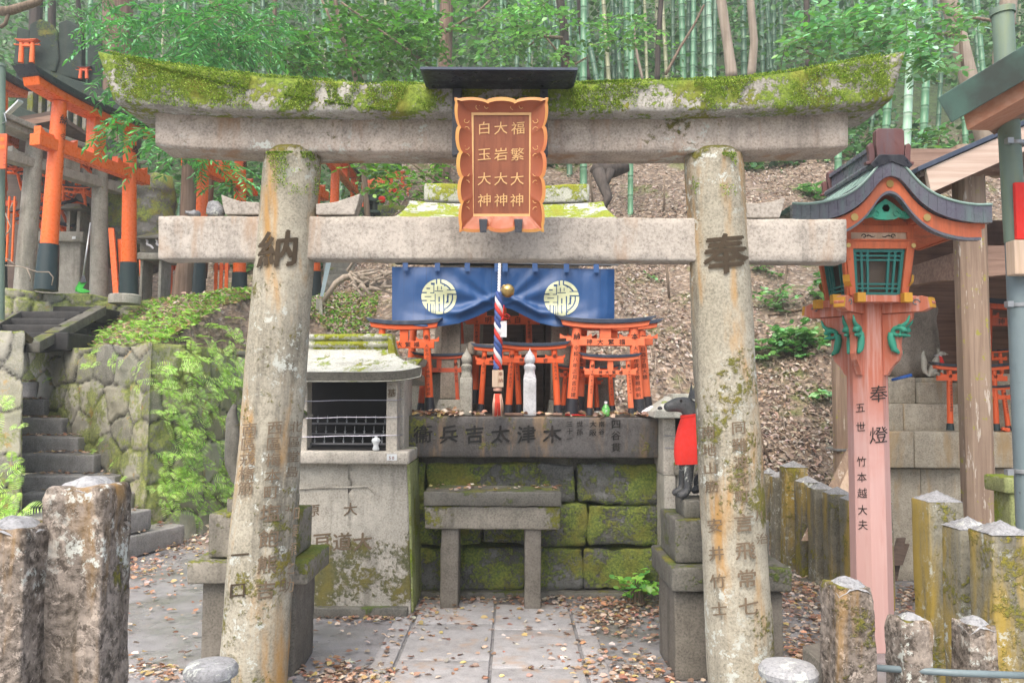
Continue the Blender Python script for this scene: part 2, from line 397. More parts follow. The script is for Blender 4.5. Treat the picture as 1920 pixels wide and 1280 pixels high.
M_['bluedark'] = painted('dark_tin_cap', (.03,.045,.075), (.05,.065,.10), rough=.4, dirt=.3, dirtc=(.12,.14,.18))
M_['greenblack'] = painted('green_black_sleeve', (.012,.028,.032), (.02,.045,.045), rough=.4, dirt=.2, dirtc=(.06,.08,.08))
M_['ink'] = flat('ink', (.02,.016,.014), .7)
M_['ink_soft'] = flat('ink_faded', (.20,.045,.02), .8)
M_['gold'] = painted('gold_paint', (.60,.30,.06), (.46,.20,.03), rough=.4, dirt=.25, dirtc=(.25,.10,.03))
M_['goldy'] = painted('ochre_paint', (.62,.33,.03), (.50,.22,.02), rough=.6, dirt=.3)
M_['brass'] = flat('brass', (.55,.38,.14), .3, metal=.8)
M_['verdi'] = painted('verdigris_paint', (.04,.33,.22), (.03,.22,.15), rough=.6, dirt=.4, dirtc=(.10,.09,.07))
M_['teal'] = painted('teal_lattice_paint', (.02,.17,.15), (.02,.13,.12), rough=.55, dirt=.2)
M_['lampglass'] = flat('lantern_panel', (.10,.075,.055), .4)
M_['lantern_red'] = painted('lantern_vermilion', (.60,.15,.06), (.52,.12,.05), rough=.6, dirt=.3, grainv=.25)
def _lp():
    t = NT('lantern_faded_vermilion'); o = t.obj(False); sx = t.n.new('ShaderNodeSeparateXYZ'); t.l.new(o, sx.inputs[0])
    h = t.math('ADD', sx.outputs[2], t.math('MULTIPLY', t.math('SUBTRACT', t.noise(2.2, 5, .6), .5), 1.4))
    c = t.mix(t.ramp(h, 1.0, 1.9), (.62,.38,.345), (.52,.155,.085)); g = t.noise(1.4, 6, .65, vec=t.scale(o, (26,26,1.3)))
    c = t.mix(t.ramp(g, .46, .64, 0, .5), c, (.66,.45,.41)); c = t.mix(t.ramp(t.noise(1.0, 5, .7, vec=t.scale(o, (11,11,1.1))), .55, .75, 0, .3), c, (.42,.12,.07))
    t.col(c); t.rough(.65); t.bump(g, .4, .002); return t.m
M_['lantern_pink'] = _lp()
M_['copper'] = painted('copper_roof_purple', (.12,.115,.155), (.14,.165,.17), rough=.3, dirt=.35, dirtc=(.16,.30,.25), var=.5)
M_['copper_red'] = painted('copper_cap_red', (.14,.06,.055), (.10,.06,.07), rough=.4, dirt=.4, dirtc=(.10,.10,.12))
M_['copper_g'] = painted('copper_roof_green', (.07,.14,.11), (.045,.06,.05), rough=.45, dirt=.6, dirtc=(.05,.06,.05), var=.6)
M_['tarnish'] = painted('copper_light_green', (.30,.44,.38), (.22,.33,.29), rough=.3, dirt=.3, dirtc=(.12,.16,.15))
M_['oldwood'] = wood('wood_weathered_brown', (.24,.165,.115), (.34,.25,.18), 'Z', lichen=.5, dark=.3)
M_['oldwood_x'] = wood('wood_weathered_beam', (.20,.12,.085), (.32,.21,.155), 'X', dark=.4)
M_['palewood'] = wood('wood_pale_board', (.52,.38,.26), (.62,.48,.36), 'Z', dark=.15)
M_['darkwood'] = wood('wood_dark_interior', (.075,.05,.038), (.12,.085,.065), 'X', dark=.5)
M_['tabletwood'] = wood('tablet_wood', (.19,.052,.020), (.26,.08,.032), 'Z', rough=.5, dark=.25, scale=.8)
M_['tabletrim'] = painted('tablet_frame_red', (.33,.09,.035), (.27,.065,.028), rough=.45, dirt=.1)
M_['tabletgold'] = painted('tablet_edge_gold', (.55,.30,.07), (.55,.17,.06), rough=.38, dirt=.15, dirtc=(.35,.13,.03), var=.6)
M_['tabletink'] = flat('tablet_gold_ink', (.70,.42,.17), .5)
M_['cloth_red'] = painted('red_cloth', (.72,.03,.02), (.60,.02,.015), rough=.8, dirt=.1)
M_['white'] = flat('white_ceramic', (.72,.76,.76), .25)
M_['paper'] = flat('white_paper', (.75,.75,.78), .8)
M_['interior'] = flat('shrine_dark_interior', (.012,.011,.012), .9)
M_['metal'] = flat('galvanised_metal', (.35,.37,.38), .4, metal=.6)
M_['wire'] = flat('steel_wire', (.45,.46,.55), .35, metal=.5)
M_['pole'] = painted('green_grey_pole', (.17,.24,.18), (.13,.18,.16), rough=.5, dirt=.4, dirtc=(.22,.27,.12))
M_['pole_b'] = painted('blue_grey_pole', (.16,.21,.22), (.11,.15,.17), rough=.5, dirt=.4, dirtc=(.06,.08,.08))
M_['bark'] = wood('bark_cedar', (.13,.085,.06), (.24,.165,.125), 'Z', dark=.4, scale=.6, rough=.9)
M_['bark_dark'] = wood('bark_dark', (.04,.033,.028), (.085,.07,.06), 'Z', dark=.5, scale=.6, rough=.9)
M_['bark_pale'] = wood('bark_pale', (.27,.22,.17), (.38,.32,.26), 'Z', dark=.4, scale=.4, rough=.9)
M_['twig'] = wood('twig_brown', (.12,.09,.06), (.24,.18,.13), 'Z', dark=.3, rough=.9)
M_['leafgreen'] = leafmat('leaf_green', .38, .30)
M_['leafshiny'] = leafmat('leaf_glossy', .25, .20, spec=.8)
M_['needle'] = leafmat('cedar_spray', .6, .25)
M_['fern'] = leafmat('fern_frond', .5, .4)
M_['mossleaf'] = leafmat('moss_tuft', .8, .25)
M_['litter'] = leafmat('dead_leaf', .42, .15, tint=(1.0,.7,.4))
M_['broom'] = flat('green_bristle', (.05,.50,.06), .6)
# ================================================================ terrain
def ywall(x): return np.where(x < -3.45, 7.75+(-3.45-x)*0.755, 7.75+(x+3.45)*4.0)
def H(x, y):
    x = np.asarray(x, float); y = np.asarray(y, float)
    hill = np.where(y < 20, .74*(y-7.4), .74*12.6+(y-20)*.60); hill = np.maximum(hill, 0)
    hill = hill+np.where(y > 7.6, .10*np.sin(x*1.3+y*.7)*np.clip(y-7.6, 0, 1)+.06*np.sin(x*3.1-y*2.3)*np.clip(y-7.6, 0, 1), 0)
    yw = np.where(x < -3.45, ywall(x), 7.75)
    e = 1.88+np.clip((y-yw-.2)*.42, 0, .86); e = e+np.clip(y-14.0, 0, None)*.66
    xr = np.interp(y, [7.83,8.25,9.35,10.3,10.4], [-3.55,-3.30,-3.02,-2.3,9]); e = np.where((y > np.where(x < -3.45, yw, 7.75)+.42) & (x < xr-.36), e, 0)
    b = sm(-3.25, -1.9, x)
    return np.maximum(e*(1-b)+hill*b, 0)
def Hs(x, y): return float(H(np.array([x]), np.array([y]))[0])

xs = np.concatenate([np.arange(-50, -8, 1.5), np.arange(-8, -5.5, .25), np.arange(-5.5, 5, .07), np.arange(5, 8, .25), np.arange(8, 52, 1.5)])
ys = np.concatenate([np.arange(-10, 3, 1.0), np.arange(3, 7, .12), np.arange(7, 13, .07), np.arange(13, 22, .25), np.arange(22, 90, 2.0)])
XX, YY = np.meshgrid(xs, ys); ZZ = H(XX, YY)
nzx = np.array([[noise.noise(Vector((x*1.7, y*1.7, 0)))+.5*noise.noise(Vector((x*5, y*5, 3))) for x in xs] for y in ys])
ZZ = ZZ+np.where(ZZ > .02, nzx*.05, 0)*np.clip(ZZ*3, 0, 1)
mb = MB(); nx_, ny_ = len(xs), len(ys)
mb.v = list(zip(XX.ravel(), YY.ravel(), ZZ.ravel()))
mb.f = [(j*nx_+i, j*nx_+i+1, (j+1)*nx_+i+1, (j+1)*nx_+i) for j in range(ny_-1) for i in range(nx_-1)]
def ground_mat():
    t = NT('ground_court_and_slope'); o = t.obj(False)
    sx = t.n.new('ShaderNodeSeparateXYZ'); t.l.new(o, sx.inputs[0]); z = sx.outputs[2]
    fine = t.noise(130, 3, .7); mid = t.noise(6, 6, .6); vo = t.voronoi(95, out=0)
    c = t.mix(t.ramp(mid, .35, .7), (.215,.213,.22), (.30,.298,.308))
    c = t.mix(t.ramp(fine, .52, .70, 0, .65), c, (.42,.41,.42)); c = t.mix(t.ramp(fine, .46, .34, 0, .6), c, (.06,.055,.055))
    c = t.mix(t.ramp(t.noise(1.1, 4), .5, .68, 0, .6), c, (.115,.12,.10))
    soil = t.mix(t.ramp(t.noise(9, 6, .65), .35, .65), (.10,.075,.055), (.20,.155,.12))
    v2 = t.n.new('ShaderNodeTexVoronoi'); v2.inputs['Scale'].default_value = 19; v2.inputs['Randomness'].default_value = 1
    t.l.new(t.scale(o, (1, 1, 1.6)), v2.inputs['Vector'])
    hs = t.n.new('ShaderNodeSeparateColor'); t.l.new(v2.outputs['Color'], hs.inputs[0])
    leafc = t.mix(hs.outputs[0], (.15,.105,.07), (.34,.26,.19)); leafc = t.mix(t.ramp(hs.outputs[1], .7, 1), leafc, (.44,.38,.32))
    soil = t.mix(t.ramp(v2.outputs['Distance'], .05, .03, .0, .0), soil, leafc)
    soil = t.mix(t.ramp(hs.outputs[2], .35, .45, 0, .8), soil, leafc)
    mn = t.noise(1.3, 7, .62)
    soil = t.mix(t.ramp(mn, .55, .66, 0, .75), soil, t.mix(t.ramp(fine, .4, .6), (.16,.19,.035), (.07,.10,.02)))
    soil = t.mix(t.ramp(sx.outputs[1], 15.5, 18.5), soil, t.mix(t.ramp(mid, .4, .6), (.035,.055,.02), (.06,.10,.03)))
    m_ = t.ramp(z, .01, .05)
    t.col(t.mix(m_, c, soil)); wetn = t.ramp(t.noise(1.6, 4, .6), .40, .62, .45, .10)
    t.rough(t.mix(m_, wetn, (.85,.85,.85))); t.b.inputs['Specular IOR Level'].default_value = .5
    t.bump(t.math('ADD', t.math('MULTIPLY', fine, .25), t.math('MULTIPLY', t.math('MULTIPLY', m_, v2.outputs['Distance']), 6)), .5, .008)
    return t.m
tag(build('ground', mb, ground_mat(), smooth='all'), kind='structure')

# stone path of big pale slabs
mb = MB()
Ys_ = [3.0, 3.72, 4.42, 5.12, 5.72]
for i in range(4):
    for (x0, x1) in ((-.62, -.115), (-.10, .395)):
        off = .12 if x0 < -.3 else 0
        mb.block((x0, Ys_[i]+off+.008, -.05), (x1, Ys_[i+1]+off-.008, .018), r=.008, cell=.15, amp=.0015, seed=i+x0)
tag(build('paved_path', mb, stone('granite_path', (.285,.28,.278), (.365,.36,.36), stain=.35, wet=.75, grain=140, rust=.25, rustc=(.36,.27,.2), bumpd=.003), smooth=True), kind='structure')
mb = MB()
y = 3.2
while y < 5.6:
    l = random.uniform(.35, .8); mb.block((-.76+.0, y, -.05), (-.64, y+l-.01, .014), r=.007, cell=.12, amp=.001, seed=y)
    mb.block((.415, y-.1, -.05), (.53, y+l-.12, .014), r=.007, cell=.12, amp=.001, seed=y+3); y += l
mb.block((-2.2, 4.28, -.05), (-.80, 4.40, .012), r=.006, cell=.2, amp=.001)
tag(build('path_edging', mb, stone('granite_edging', (.27,.26,.25), (.36,.35,.35), stain=.3, wet=.7, bumpd=.003), smooth=True), kind='structure')

# ================================================================ leaves on the ground
LP = [(.40,.25,.17),(.48,.36,.28),(.28,.17,.12),(.52,.43,.35),(.20,.135,.10),(.55,.49,.42),(.42,.21,.13),(.38,.28,.21),(.50,.38,.16)]
def lay(pos, smin, smax, pal, name, m, tilt=.45, dens_col=.2):
    n = len(pos); a = rng.uniform(0, 2*np.pi, n)
    d = np.stack([np.cos(a), np.sin(a), rng.normal(0, tilt*.35, n)], 1)
    u = np.stack([rng.normal(0, tilt, n), rng.normal(0, tilt, n), np.ones(n)], 1)
    return leaf_cloud(name, pos, d, u, rng.uniform(smin, smax, n), pick(pal, n, dens_col), m, shape=OAKL, curl=.12, aspect=.8)
pts = []
def gaus(px, py, rx, ry, n):
    for _ in range(n):
        g = G(px+rng.normal(0, rx), min(1400, max(1042, py+rng.normal(0, ry)))); pts.append((g.x, g.y, .012+abs(rng.normal(0, .008))))
for a in ((1120,1135,90,12,330),(1190,1150,50,26,260),(960,1125,150,8,240),(820,1128,40,14,150),(700,1160,110,7,170),(1190,1265,75,22,230),(1120,1210,80,40,120),(640,1268,55,16,260),(300,1262,70,12,170),
          (330,1000,40,14,0),(1500,1110,50,22,520),(1530,1170,55,30,300),(1480,1240,45,26,260),(1700,1120,30,14,140),(1460,1090,20,18,160),(1730,1150,60,30,160),(250,1070,60,30,90),(1130,1160,30,10,80),(800,1180,40,20,40)): gaus(*a)
for _ in range(560):
    px = rng.uniform(215, 1560); py = 1050+230*rng.random()**1.0; g = G(px, py); pts.append((g.x, g.y, .022))
for _ in range(420):   # drift of leaves at the foot of the fern wall and the steps
    px = rng.normal(345, 55); py = rng.normal(1020, 14)
    g = G(px, max(985, py)); pts.append((g.x, g.y, .02+abs(rng.normal(0, .02))))
for _ in range(150):
    g = G(rng.normal(265, 40), rng.normal(1070, 18)); pts.append((g.x, g.y, .02))
pts = np.array(pts); pts = pts[H(pts[:,0], pts[:,1]) < .05]
tag(lay(pts, .026, .056, LP, 'fallen_leaves', M_['litter'], .35), kind='stuff')

# litter on the slopes
HP = [(.27,.21,.155),(.35,.28,.22),(.21,.16,.12),(.43,.37,.31),(.30,.235,.18),(.48,.42,.36),(.17,.13,.10),(.37,.26,.18)]
n = 120000
Yv = 7.4+13*rng.random(n)**1.5; xv = rng.uniform(-1, 1, n)*(Yv*.72); z = H(xv, Yv)
nn = np.array([noise.noise(Vector((a*.9, b*.9, 5)))+.6*noise.noise(Vector((a*3, b*3, 8))) for a, b in zip(xv, Yv)])
keep = (z > .05) & (Yv < 16.5+rng.normal(0,.8,n)) & (nn > -.16+rng.normal(0, .22, n)) & ~((xv < -3.0) & (rng.random(n) < .8))
pos = np.stack([xv, Yv, z+.03+np.abs(rng.normal(0, .02, n))], 1)[keep]; n = len(pos)
a = rng.uniform(0, 2*np.pi, n); d = np.stack([np.cos(a), np.sin(a), rng.normal(0, .3, n)+.55*np.sin(a)*(pos[:,0] > -3)], 1); u = np.stack([rng.normal(0, .4, n), -.55+rng.normal(0, .4, n), np.ones(n)], 1)
tag(leaf_cloud('leaf_litter', pos, d, u, rng.uniform(.035, .085, n), pick(HP, n, .13), M_['litter'], shape=OAKL, aspect=.55, curl=.3), kind='stuff')
mb = MB()
for _ in range(420):
    Y_ = random.uniform(7.6, 15); x_ = random.uniform(-.3, .62)*Y_; a_ = random.uniform(0, 3.14); L_ = random.uniform(.12, .55); p_ = [Vector((x_+math.cos(a_)*L_*k, Y_+math.sin(a_)*L_*k, Hs(x_+math.cos(a_)*L_*k, Y_+math.sin(a_)*L_*k)+.05+random.uniform(0,.02))) for k in (0,.5,1)]
    if p_[0].z > .2: mb.tube(p_, [.007,.006,.003], 4)
tag(build('fallen_twigs', mb, wood('dry_twigs', (.22,.17,.12), (.40,.33,.26), 'X')), kind='stuff')

# undergrowth that covers the far slope behind the bamboo, and fills the wood
GP = [(.07,.17,.06),(.10,.23,.09),(.13,.28,.11),(.06,.13,.05),(.18,.34,.15),(.10,.21,.12)]
n = 120000
Yv = 15.5+46*rng.random(n)**1.3; xv = rng.uniform(-1, 1, n)*(Yv*.72); z = H(xv, Yv)
lf = sm(.02, -.22, xv/Yv) ; hgt = rng.random(n)**1.7*((.25+.13*np.clip(Yv-15.5,0,99))*3.6*lf+(1-lf)*(.35+5.5*sm(16,24,Yv)*(rng.random(n) < .8)+4*sm(33,42,Yv)))
nn = np.array([noise.noise(Vector((a*.35, b*.35, c*.4))) for a, b, c in zip(xv, Yv, hgt)])
keep = (nn > -.22+.14*(1-lf))
pos = np.stack([xv, Yv, z+hgt], 1)[keep]; n = len(pos)
d = rng.normal(0, 1, (n,3)); d[:,2] = -abs(d[:,2])*.5; u = rng.normal(0, .7, (n,3)); u[:,2] = 1
tag(leaf_cloud('undergrowth', pos, d, u, rng.uniform(.11, .28, n)*(.55+pos[:,1]/60), pick(GP, n, .3), M_['leafgreen'], aspect=.9), kind='stuff')

# ================================================================ bamboo
def bamboo_mat(name, c1, c2, ring):
    t = NT(name); o = t.obj(False); rnd = t.obj()
    t2 = t.noise(1.1, 5, .6, vec=t.scale(rnd, (6, 6, .6)))
    c = t.mix(t.ramp(t2, .35, .68), c1, c2)
    sx = t.n.new('ShaderNodeSeparateXYZ'); t.l.new(o, sx.inputs[0])
    fr = t.math('FRACT', t.math('DIVIDE', sx.outputs[2], .34))
    c = t.mix(t.ramp(t.math('ABSOLUTE', t.math('SUBTRACT', fr, .86)), .0, .10, .7, 0), c, ring)
    c = t.mix(t.ramp(t.math('ABSOLUTE', t.math('SUBTRACT', fr, .975)), .018, .03, .85, 0), c, tuple(x*.35 for x in c1))
    t.col(c); t.rough(.38); t.bump(t2, .2, .002); return t.m
BM = [bamboo_mat('bamboo_green', (.09,.23,.12), (.13,.29,.16), (.26,.42,.29)), bamboo_mat('bamboo_dull', (.05,.13,.075), (.10,.19,.11), (.15,.26,.18)),
      bamboo_mat('bamboo_pale', (.30,.50,.35), (.42,.60,.46), (.62,.74,.62)), bamboo_mat('bamboo_dry', (.24,.26,.14), (.32,.33,.20), (.40,.42,.30))]
def culm(r, seed, m, lean=.02, h=17.0):
    rr = random.Random(seed); mb = MB(); pts = []; rad = []; z = -.6; seg = .34; ax, ay = rr.uniform(-1, 1)*lean, rr.uniform(-1, 1)*lean*.6
    k = -2
    while z < h:
        z = k*seg; q = max(0, z)
        for dz, f in ((.0, 1.0), (.32, .985), (.329, 1.035), (.338, 1.035)):
            zz = z+dz; qq = max(0, zz); pts.append((ax*qq+.0018*ax/lean*qq*qq, ay*qq, zz)); rad.append(r*f*(1-.035*qq*.9))
        k += 1
    mb.tube(pts, [max(.01, x) for x in rad], 9)
    return build('bamboo', mb, m, smooth='all')
protos = {}
def bamboo(x, y, r, mi, label, group, lean=.02, sd=0):
    key = (round(r, 2), mi, sd % 3)
    o = protos.get(key)
    if o is None:
        o = protos[key] = culm(r, int(r*1000)+mi*37+sd, BM[mi], .03); c = o
    else:
        c = o.copy(); sc.collection.objects.link(c)
    c.location = (x, y, Hs(x, y)); c.rotation_euler.z = random.uniform(0, 6.28)
    tag(c, label, 'bamboo', group); return c
# px at the level where it is looked at, base py, width in px -> depth
blist = [(1016,128,8,0),(1089,150,12,0),(1127,153,12,0),(1151,150,9,1),(1177,155,12,0),(1184,150,7,1),(1262,140,7,1),(1281,150,11,0),(1290,145,9,1),(1303,150,11,1),(1320,150,9,1),(1395,142,12,1),(1430,135,9,1),(1440,130,8,1),(1452,130,9,1),(1467,133,9,1),(1531,115,15,0),(1577,112,13,1),(585,140,8,1),(640,130,7,1),(752,120,8,1),(783,110,7,1),(870,110,7,1),(905,100,8,1),(925,90,7,1),(1000,110,6,1),(1060,140,7,1)]
gB = 'bamboo culms at the top of the slope'
for i, (px, py, wd, mi) in enumerate(blist):
    Y = .105*F/wd*.92
    # walk outwards until the ground under this pixel is met
    best = min((abs(P(px, py, q).z-Hs(P(px, py, q).x, q)), q) for q in np.arange(10, 30, .25)); Y = best[1]
    p = P(px, py, Y); bamboo(p.x, p.y, wd*Y/F/2, mi, 'green bamboo culm at the top of the slope above the stone torii beam', gB, sd=i)
for px, py, wd, mi, lab in ((1332,148,12.5,2,'pale whitish-green bamboo culm, lightest in the grove'),(1182,400,11,0,'thin bright green bamboo culm seen between tablet and right torii pillar'),(1094,345,14,0,'bamboo culm rising just behind the right end of the mossy shrine roof'),(1068,330,11,1,'dull bamboo culm beside the tablet, left of a brighter culm'),
                       (1657,300,15.5,0,'thick bamboo culm just right of the torii beam end'),(1698,310,16.5,2,'pale thick bamboo culm behind the lantern roof cap'),(1728,330,15,0,'thick bamboo culm right of the lantern roof cap, rising through shiny leaves'),(1572,330,14,0,'bamboo culm behind the torii beam end at left of the lantern roof'),(1811,285,11,0,'short visible stretch of bamboo between the copper eave and the pavilion roof'),(1836,150,9,1,'thin bamboo culm at right beside the pale tree trunk')):
    best = min((abs(P(px, py, q).z-Hs(P(px, py, q).x, q)), q) for q in np.arange(8, 22, .1)); Y = best[1]
    p = P(px, py, Y); o = culm(wd*Y/F/2, int(px), BM[mi], .035 if px > 1640 else .02); o.location = (p.x, p.y, Hs(p.x, p.y)); tag(o, lab, 'bamboo')
    if px > 1640 and px < 1800: o.rotation_euler = (0, R(4.5), 0)
g2 = 'bamboo culms of the grove far behind'
for i in range(135):
    Y = rng.uniform(16.5, 38); x = rng.uniform(-.14, .66)*Y
    if i < 34: x = rng.uniform(-.6, -.14)*Y
    bamboo(x, Y, rng.choice([.05, .06, .045]), int(rng.choice([0, 1, 1, 1, 3])), 'slender bamboo culm deep in the grove, one of many alike', g2, sd=i).rotation_euler = (R(rng.normal(0, 2.2)), R(rng.normal(0, 2.6)+(14*rng.choice([-1,1]) if i % 11 == 0 else 0)), rng.uniform(0, 6.28))

# ================================================================ trees and sprays
def noisy_tube(mb, pts, rad, n=12, amp=.08, ridges=9):
    "trunk with buttress-like uneven outline"
    P_ = []; Rr = []
    pts = [Vector(p) for p in pts]
    for i in range(len(pts)-1):
        for k in range(6):
            t = k/6; P_.append(pts[i].lerp(pts[i+1], t)); Rr.append(rad[i]*(1-t)+rad[i+1]*t)
    P_.append(pts[-1]); Rr.append(rad[-1]); o = len(mb.v); mb.tube(P_, Rr, n)
    for i in range(len(P_)):
        for j in range(n):
            v = Vector(mb.v[o+i*n+j]); c = P_[i]; d = v-c
            f = 1+amp*noise.noise(Vector((j*1.9, v.z*.7, i*.0)))*2; mb.v[o+i*n+j] = tuple(c+d*f)
def twigset(centres, length, nl, size, droop=.3, up=(0,0,1), spread=1.0, dirs=None, narrow=False):
    "leafy twigs starting around centres; returns arrays and the twig polylines"
    pos = []; dd = []; uu = []; tw = []
    for i, c in enumerate(centres):
        a = random.uniform(0, 2*math.pi) if dirs is None else dirs[i]+random.gauss(0, .5)
        d = Vector((math.cos(a), math.sin(a)*.8, random.gauss(0, .25)*spread)).normalized()
        L = length*random.uniform(.6, 1.25); p0 = Vector(c); line = []
        for k in range(nl):
            t = k/(nl-1); p = p0+d*(L*t)+Vector((0, 0, -droop*L*t*t)); line.append(p)
            tang = (d+Vector((0, 0, -2*droop*t))).normalized(); side = tang.cross(Vector((0,0,1))).normalized()
            for s_ in ((1, -1) if narrow else ((1 if k % 2 else -1),)):
                ld = tang*random.uniform(.5, .9)+side*s_*random.uniform(.6, 1.0)+Vector((0, 0, random.gauss(-.1, .25)))
                pos.append(p); dd.append(ld); uu.append(Vector(up)+Vector((random.gauss(0, .35), random.gauss(0, .35), 0)))
        tw.append(line)
    return np.array([tuple(p) for p in pos]), np.array([tuple(p) for p in dd]), np.array([tuple(p) for p in uu]), tw
def px_points(pads):
    out = []
    for (px, py, rx, ry, Y, dY, n) in pads:
        for _ in range(n):
            a = random.uniform(0, 6.283); r = math.sqrt(random.random())
            out.append(P(px+rx*r*math.cos(a), py+ry*r*math.sin(a), Y+random.uniform(-dY, dY)))
    return out
def tree(label, trunk, rad, bark, pads, size, pal, nl=9, length=.5, droop=.3, m=None, narrow=False, cat='tree', name='tree', branches=(), aspect=1.0, group=None, spread=1.0, twr=.006, jit=.25):
    base = Vector(trunk[0]); r = thing(name, tuple(base), label, cat, group)
    mb = MB(); noisy_tube(mb, trunk, rad); build('trunk', mb, M_[bark], r, smooth='all')
    cs = px_points(pads)
    for (bp, br) in branches: build('branch', MB().tube(bp, br, 6), M_['twig'], r, smooth='all')
    if cs:
        mb = MB()
        if cs:
            pos, dd, uu, tw = twigset(cs, length, nl, size, droop, narrow=narrow, spread=spread)
            for l in tw[::2]: mb.tube([l[0], l[len(l)//2], l[-1]], [twr, twr*.7, twr*.3], 3, cap=False)
            leaf_cloud('crown', pos, dd, uu, size*rng.uniform(.7, 1.25, len(pos)), pick(pal, len(pos), jit), m or M_['leafgreen'], r, aspect=aspect)
        build('twigs', mb, M_['twig'], r, smooth='all')
    return r
def on_hill(px, py, lo=8, hi=40, st=.1):
    return min((abs(P(px, py, q).z-Hs(P(px, py, q).x, q)), q) for q in np.arange(lo, hi, st))[1]
# pixel-path trunk: list of (px,py), all at depth Y
def path(Y, *pp, dy=0.0): return [P(x, y, Y+dy*i) for i, (x, y) in enumerate(pp)]
CED = [(.10,.32,.10),(.13,.40,.12),(.08,.25,.09),(.17,.46,.14),(.12,.36,.17)]
BRD = [(.08,.22,.045),(.12,.30,.06),(.06,.15,.035),(.16,.37,.08),(.11,.27,.09)]
BRT = [(.16,.38,.12),(.22,.47,.16),(.13,.30,.10),(.30,.56,.24),(.18,.41,.18)]
SHN = [(.16,.40,.16),(.24,.52,.28),(.12,.30,.12),(.34,.60,.42),(.20,.46,.10)]
tree('huge straight cedar trunk at left, behind the upswept torii beam end', path(14.3, (226,500),(224,300),(221,0),(216,-700)), [.31,.29,.26,.22], 'bark',
     [(240,175,40,30,11.2,.6,5),(300,55,110,60,10.5,.9,58),(400,60,80,55,10.3,.9,44),(330,135,110,40,10.2,.7,34),(470,40,80,60,11,.9,36),(170,10,60,20,13,.8,10)], .11, CED, nl=14, length=.55, droop=.75, m=M_['needle'], narrow=True, aspect=.42, jit=.2)
tree('slim reddish cedar trunk at left of centre above the torii beam', path(13.5, (372,520),(398,200),(404,0),(406,-600)), [.15,.12,.11,.09], 'bark',
     [(360,270,80,40,8.8,.5,16),(300,250,50,35,8.5,.5,9),(430,320,40,35,9.0,.4,8),(250,235,40,16,8.3,.3,7),(500,70,70,60,12,.8,30),(560,130,50,45,12.5,.8,16)], .10, CED, nl=13, length=.45, droop=.6, m=M_['needle'], narrow=True, aspect=.42)
tree('dark trunk rising straight behind the left end of the tablet canopy', path(14.5, (828,430),(832,200),(838,0),(842,-600)), [.17,.13,.12,.10], 'bark',
     [(860,30,60,40,14,.8,14),(905,70,50,40,14,.8,14)], .13, BRT, nl=8, length=.6, branches=[(path(14.3,(836,60),(900,20),(940,-20)), [.03,.025,.02])])
tree('broadleaf tree with dense dark green crown left of the tablet', path(12.5, (690,420),(668,150),(640,60),(590,-200)), [.05,.04,.035,.03], 'twig',
     [(640,90,110,60,12.5,1.2,110),(740,90,70,55,12.5,1.2,70),(560,120,60,40,12.5,1,36),(700,30,90,40,12.8,1,60),(790,60,50,60,12.8,1,40)], .105, BRD, nl=9, length=.42, droop=.25,
     branches=[(path(12.2,(640,5),(730,70),(818,132)), [.018,.022,.028]),(path(12.2,(590,-30),(630,60),(665,110),(680,150)), [.02,.02,.018,.015])])
tree('small tree with leafy twigs hanging below the torii beam left of the tablet', path(9.6, (905,470),(880,380),(800,325),(690,250)), [.05,.035,.02,.012], 'twig',
     [(740,330,60,22,9.3,.5,26),(790,355,45,22,9.3,.4,18),(700,310,45,15,9.3,.4,12),(830,320,30,18,9.4,.4,8)], .085, [(.10,.26,.04),(.16,.34,.05),(.20,.36,.04),(.07,.18,.03)], nl=7, length=.32, droop=.3)
tree('small tree with fresh light green leaves above the tablet canopy', path(13.2, (1062,160),(1058,60),(1050,0),(1040,-300)), [.085,.075,.07,.06], 'bark_dark',
     [(1010,40,60,35,12.6,.7,40),(960,70,50,35,12.6,.7,30),(1040,90,40,18,12.6,.6,12),(1160,50,60,20,12.6,.6,24),(1180,75,35,18,12.4,.5,14),(990,15,60,20,12.6,.6,18)], .10, BRT, nl=8, length=.40, droop=.15,
     branches=[(path(13,(1056,72),(1018,68),(1000,80),(975,100)), [.03,.025,.015,.01]),(path(13,(1058,118),(1080,120),(1100,108)), [.03,.02,.012]),(path(13,(1025,72),(1048,100),(1066,116)), [.015,.018,.02])])
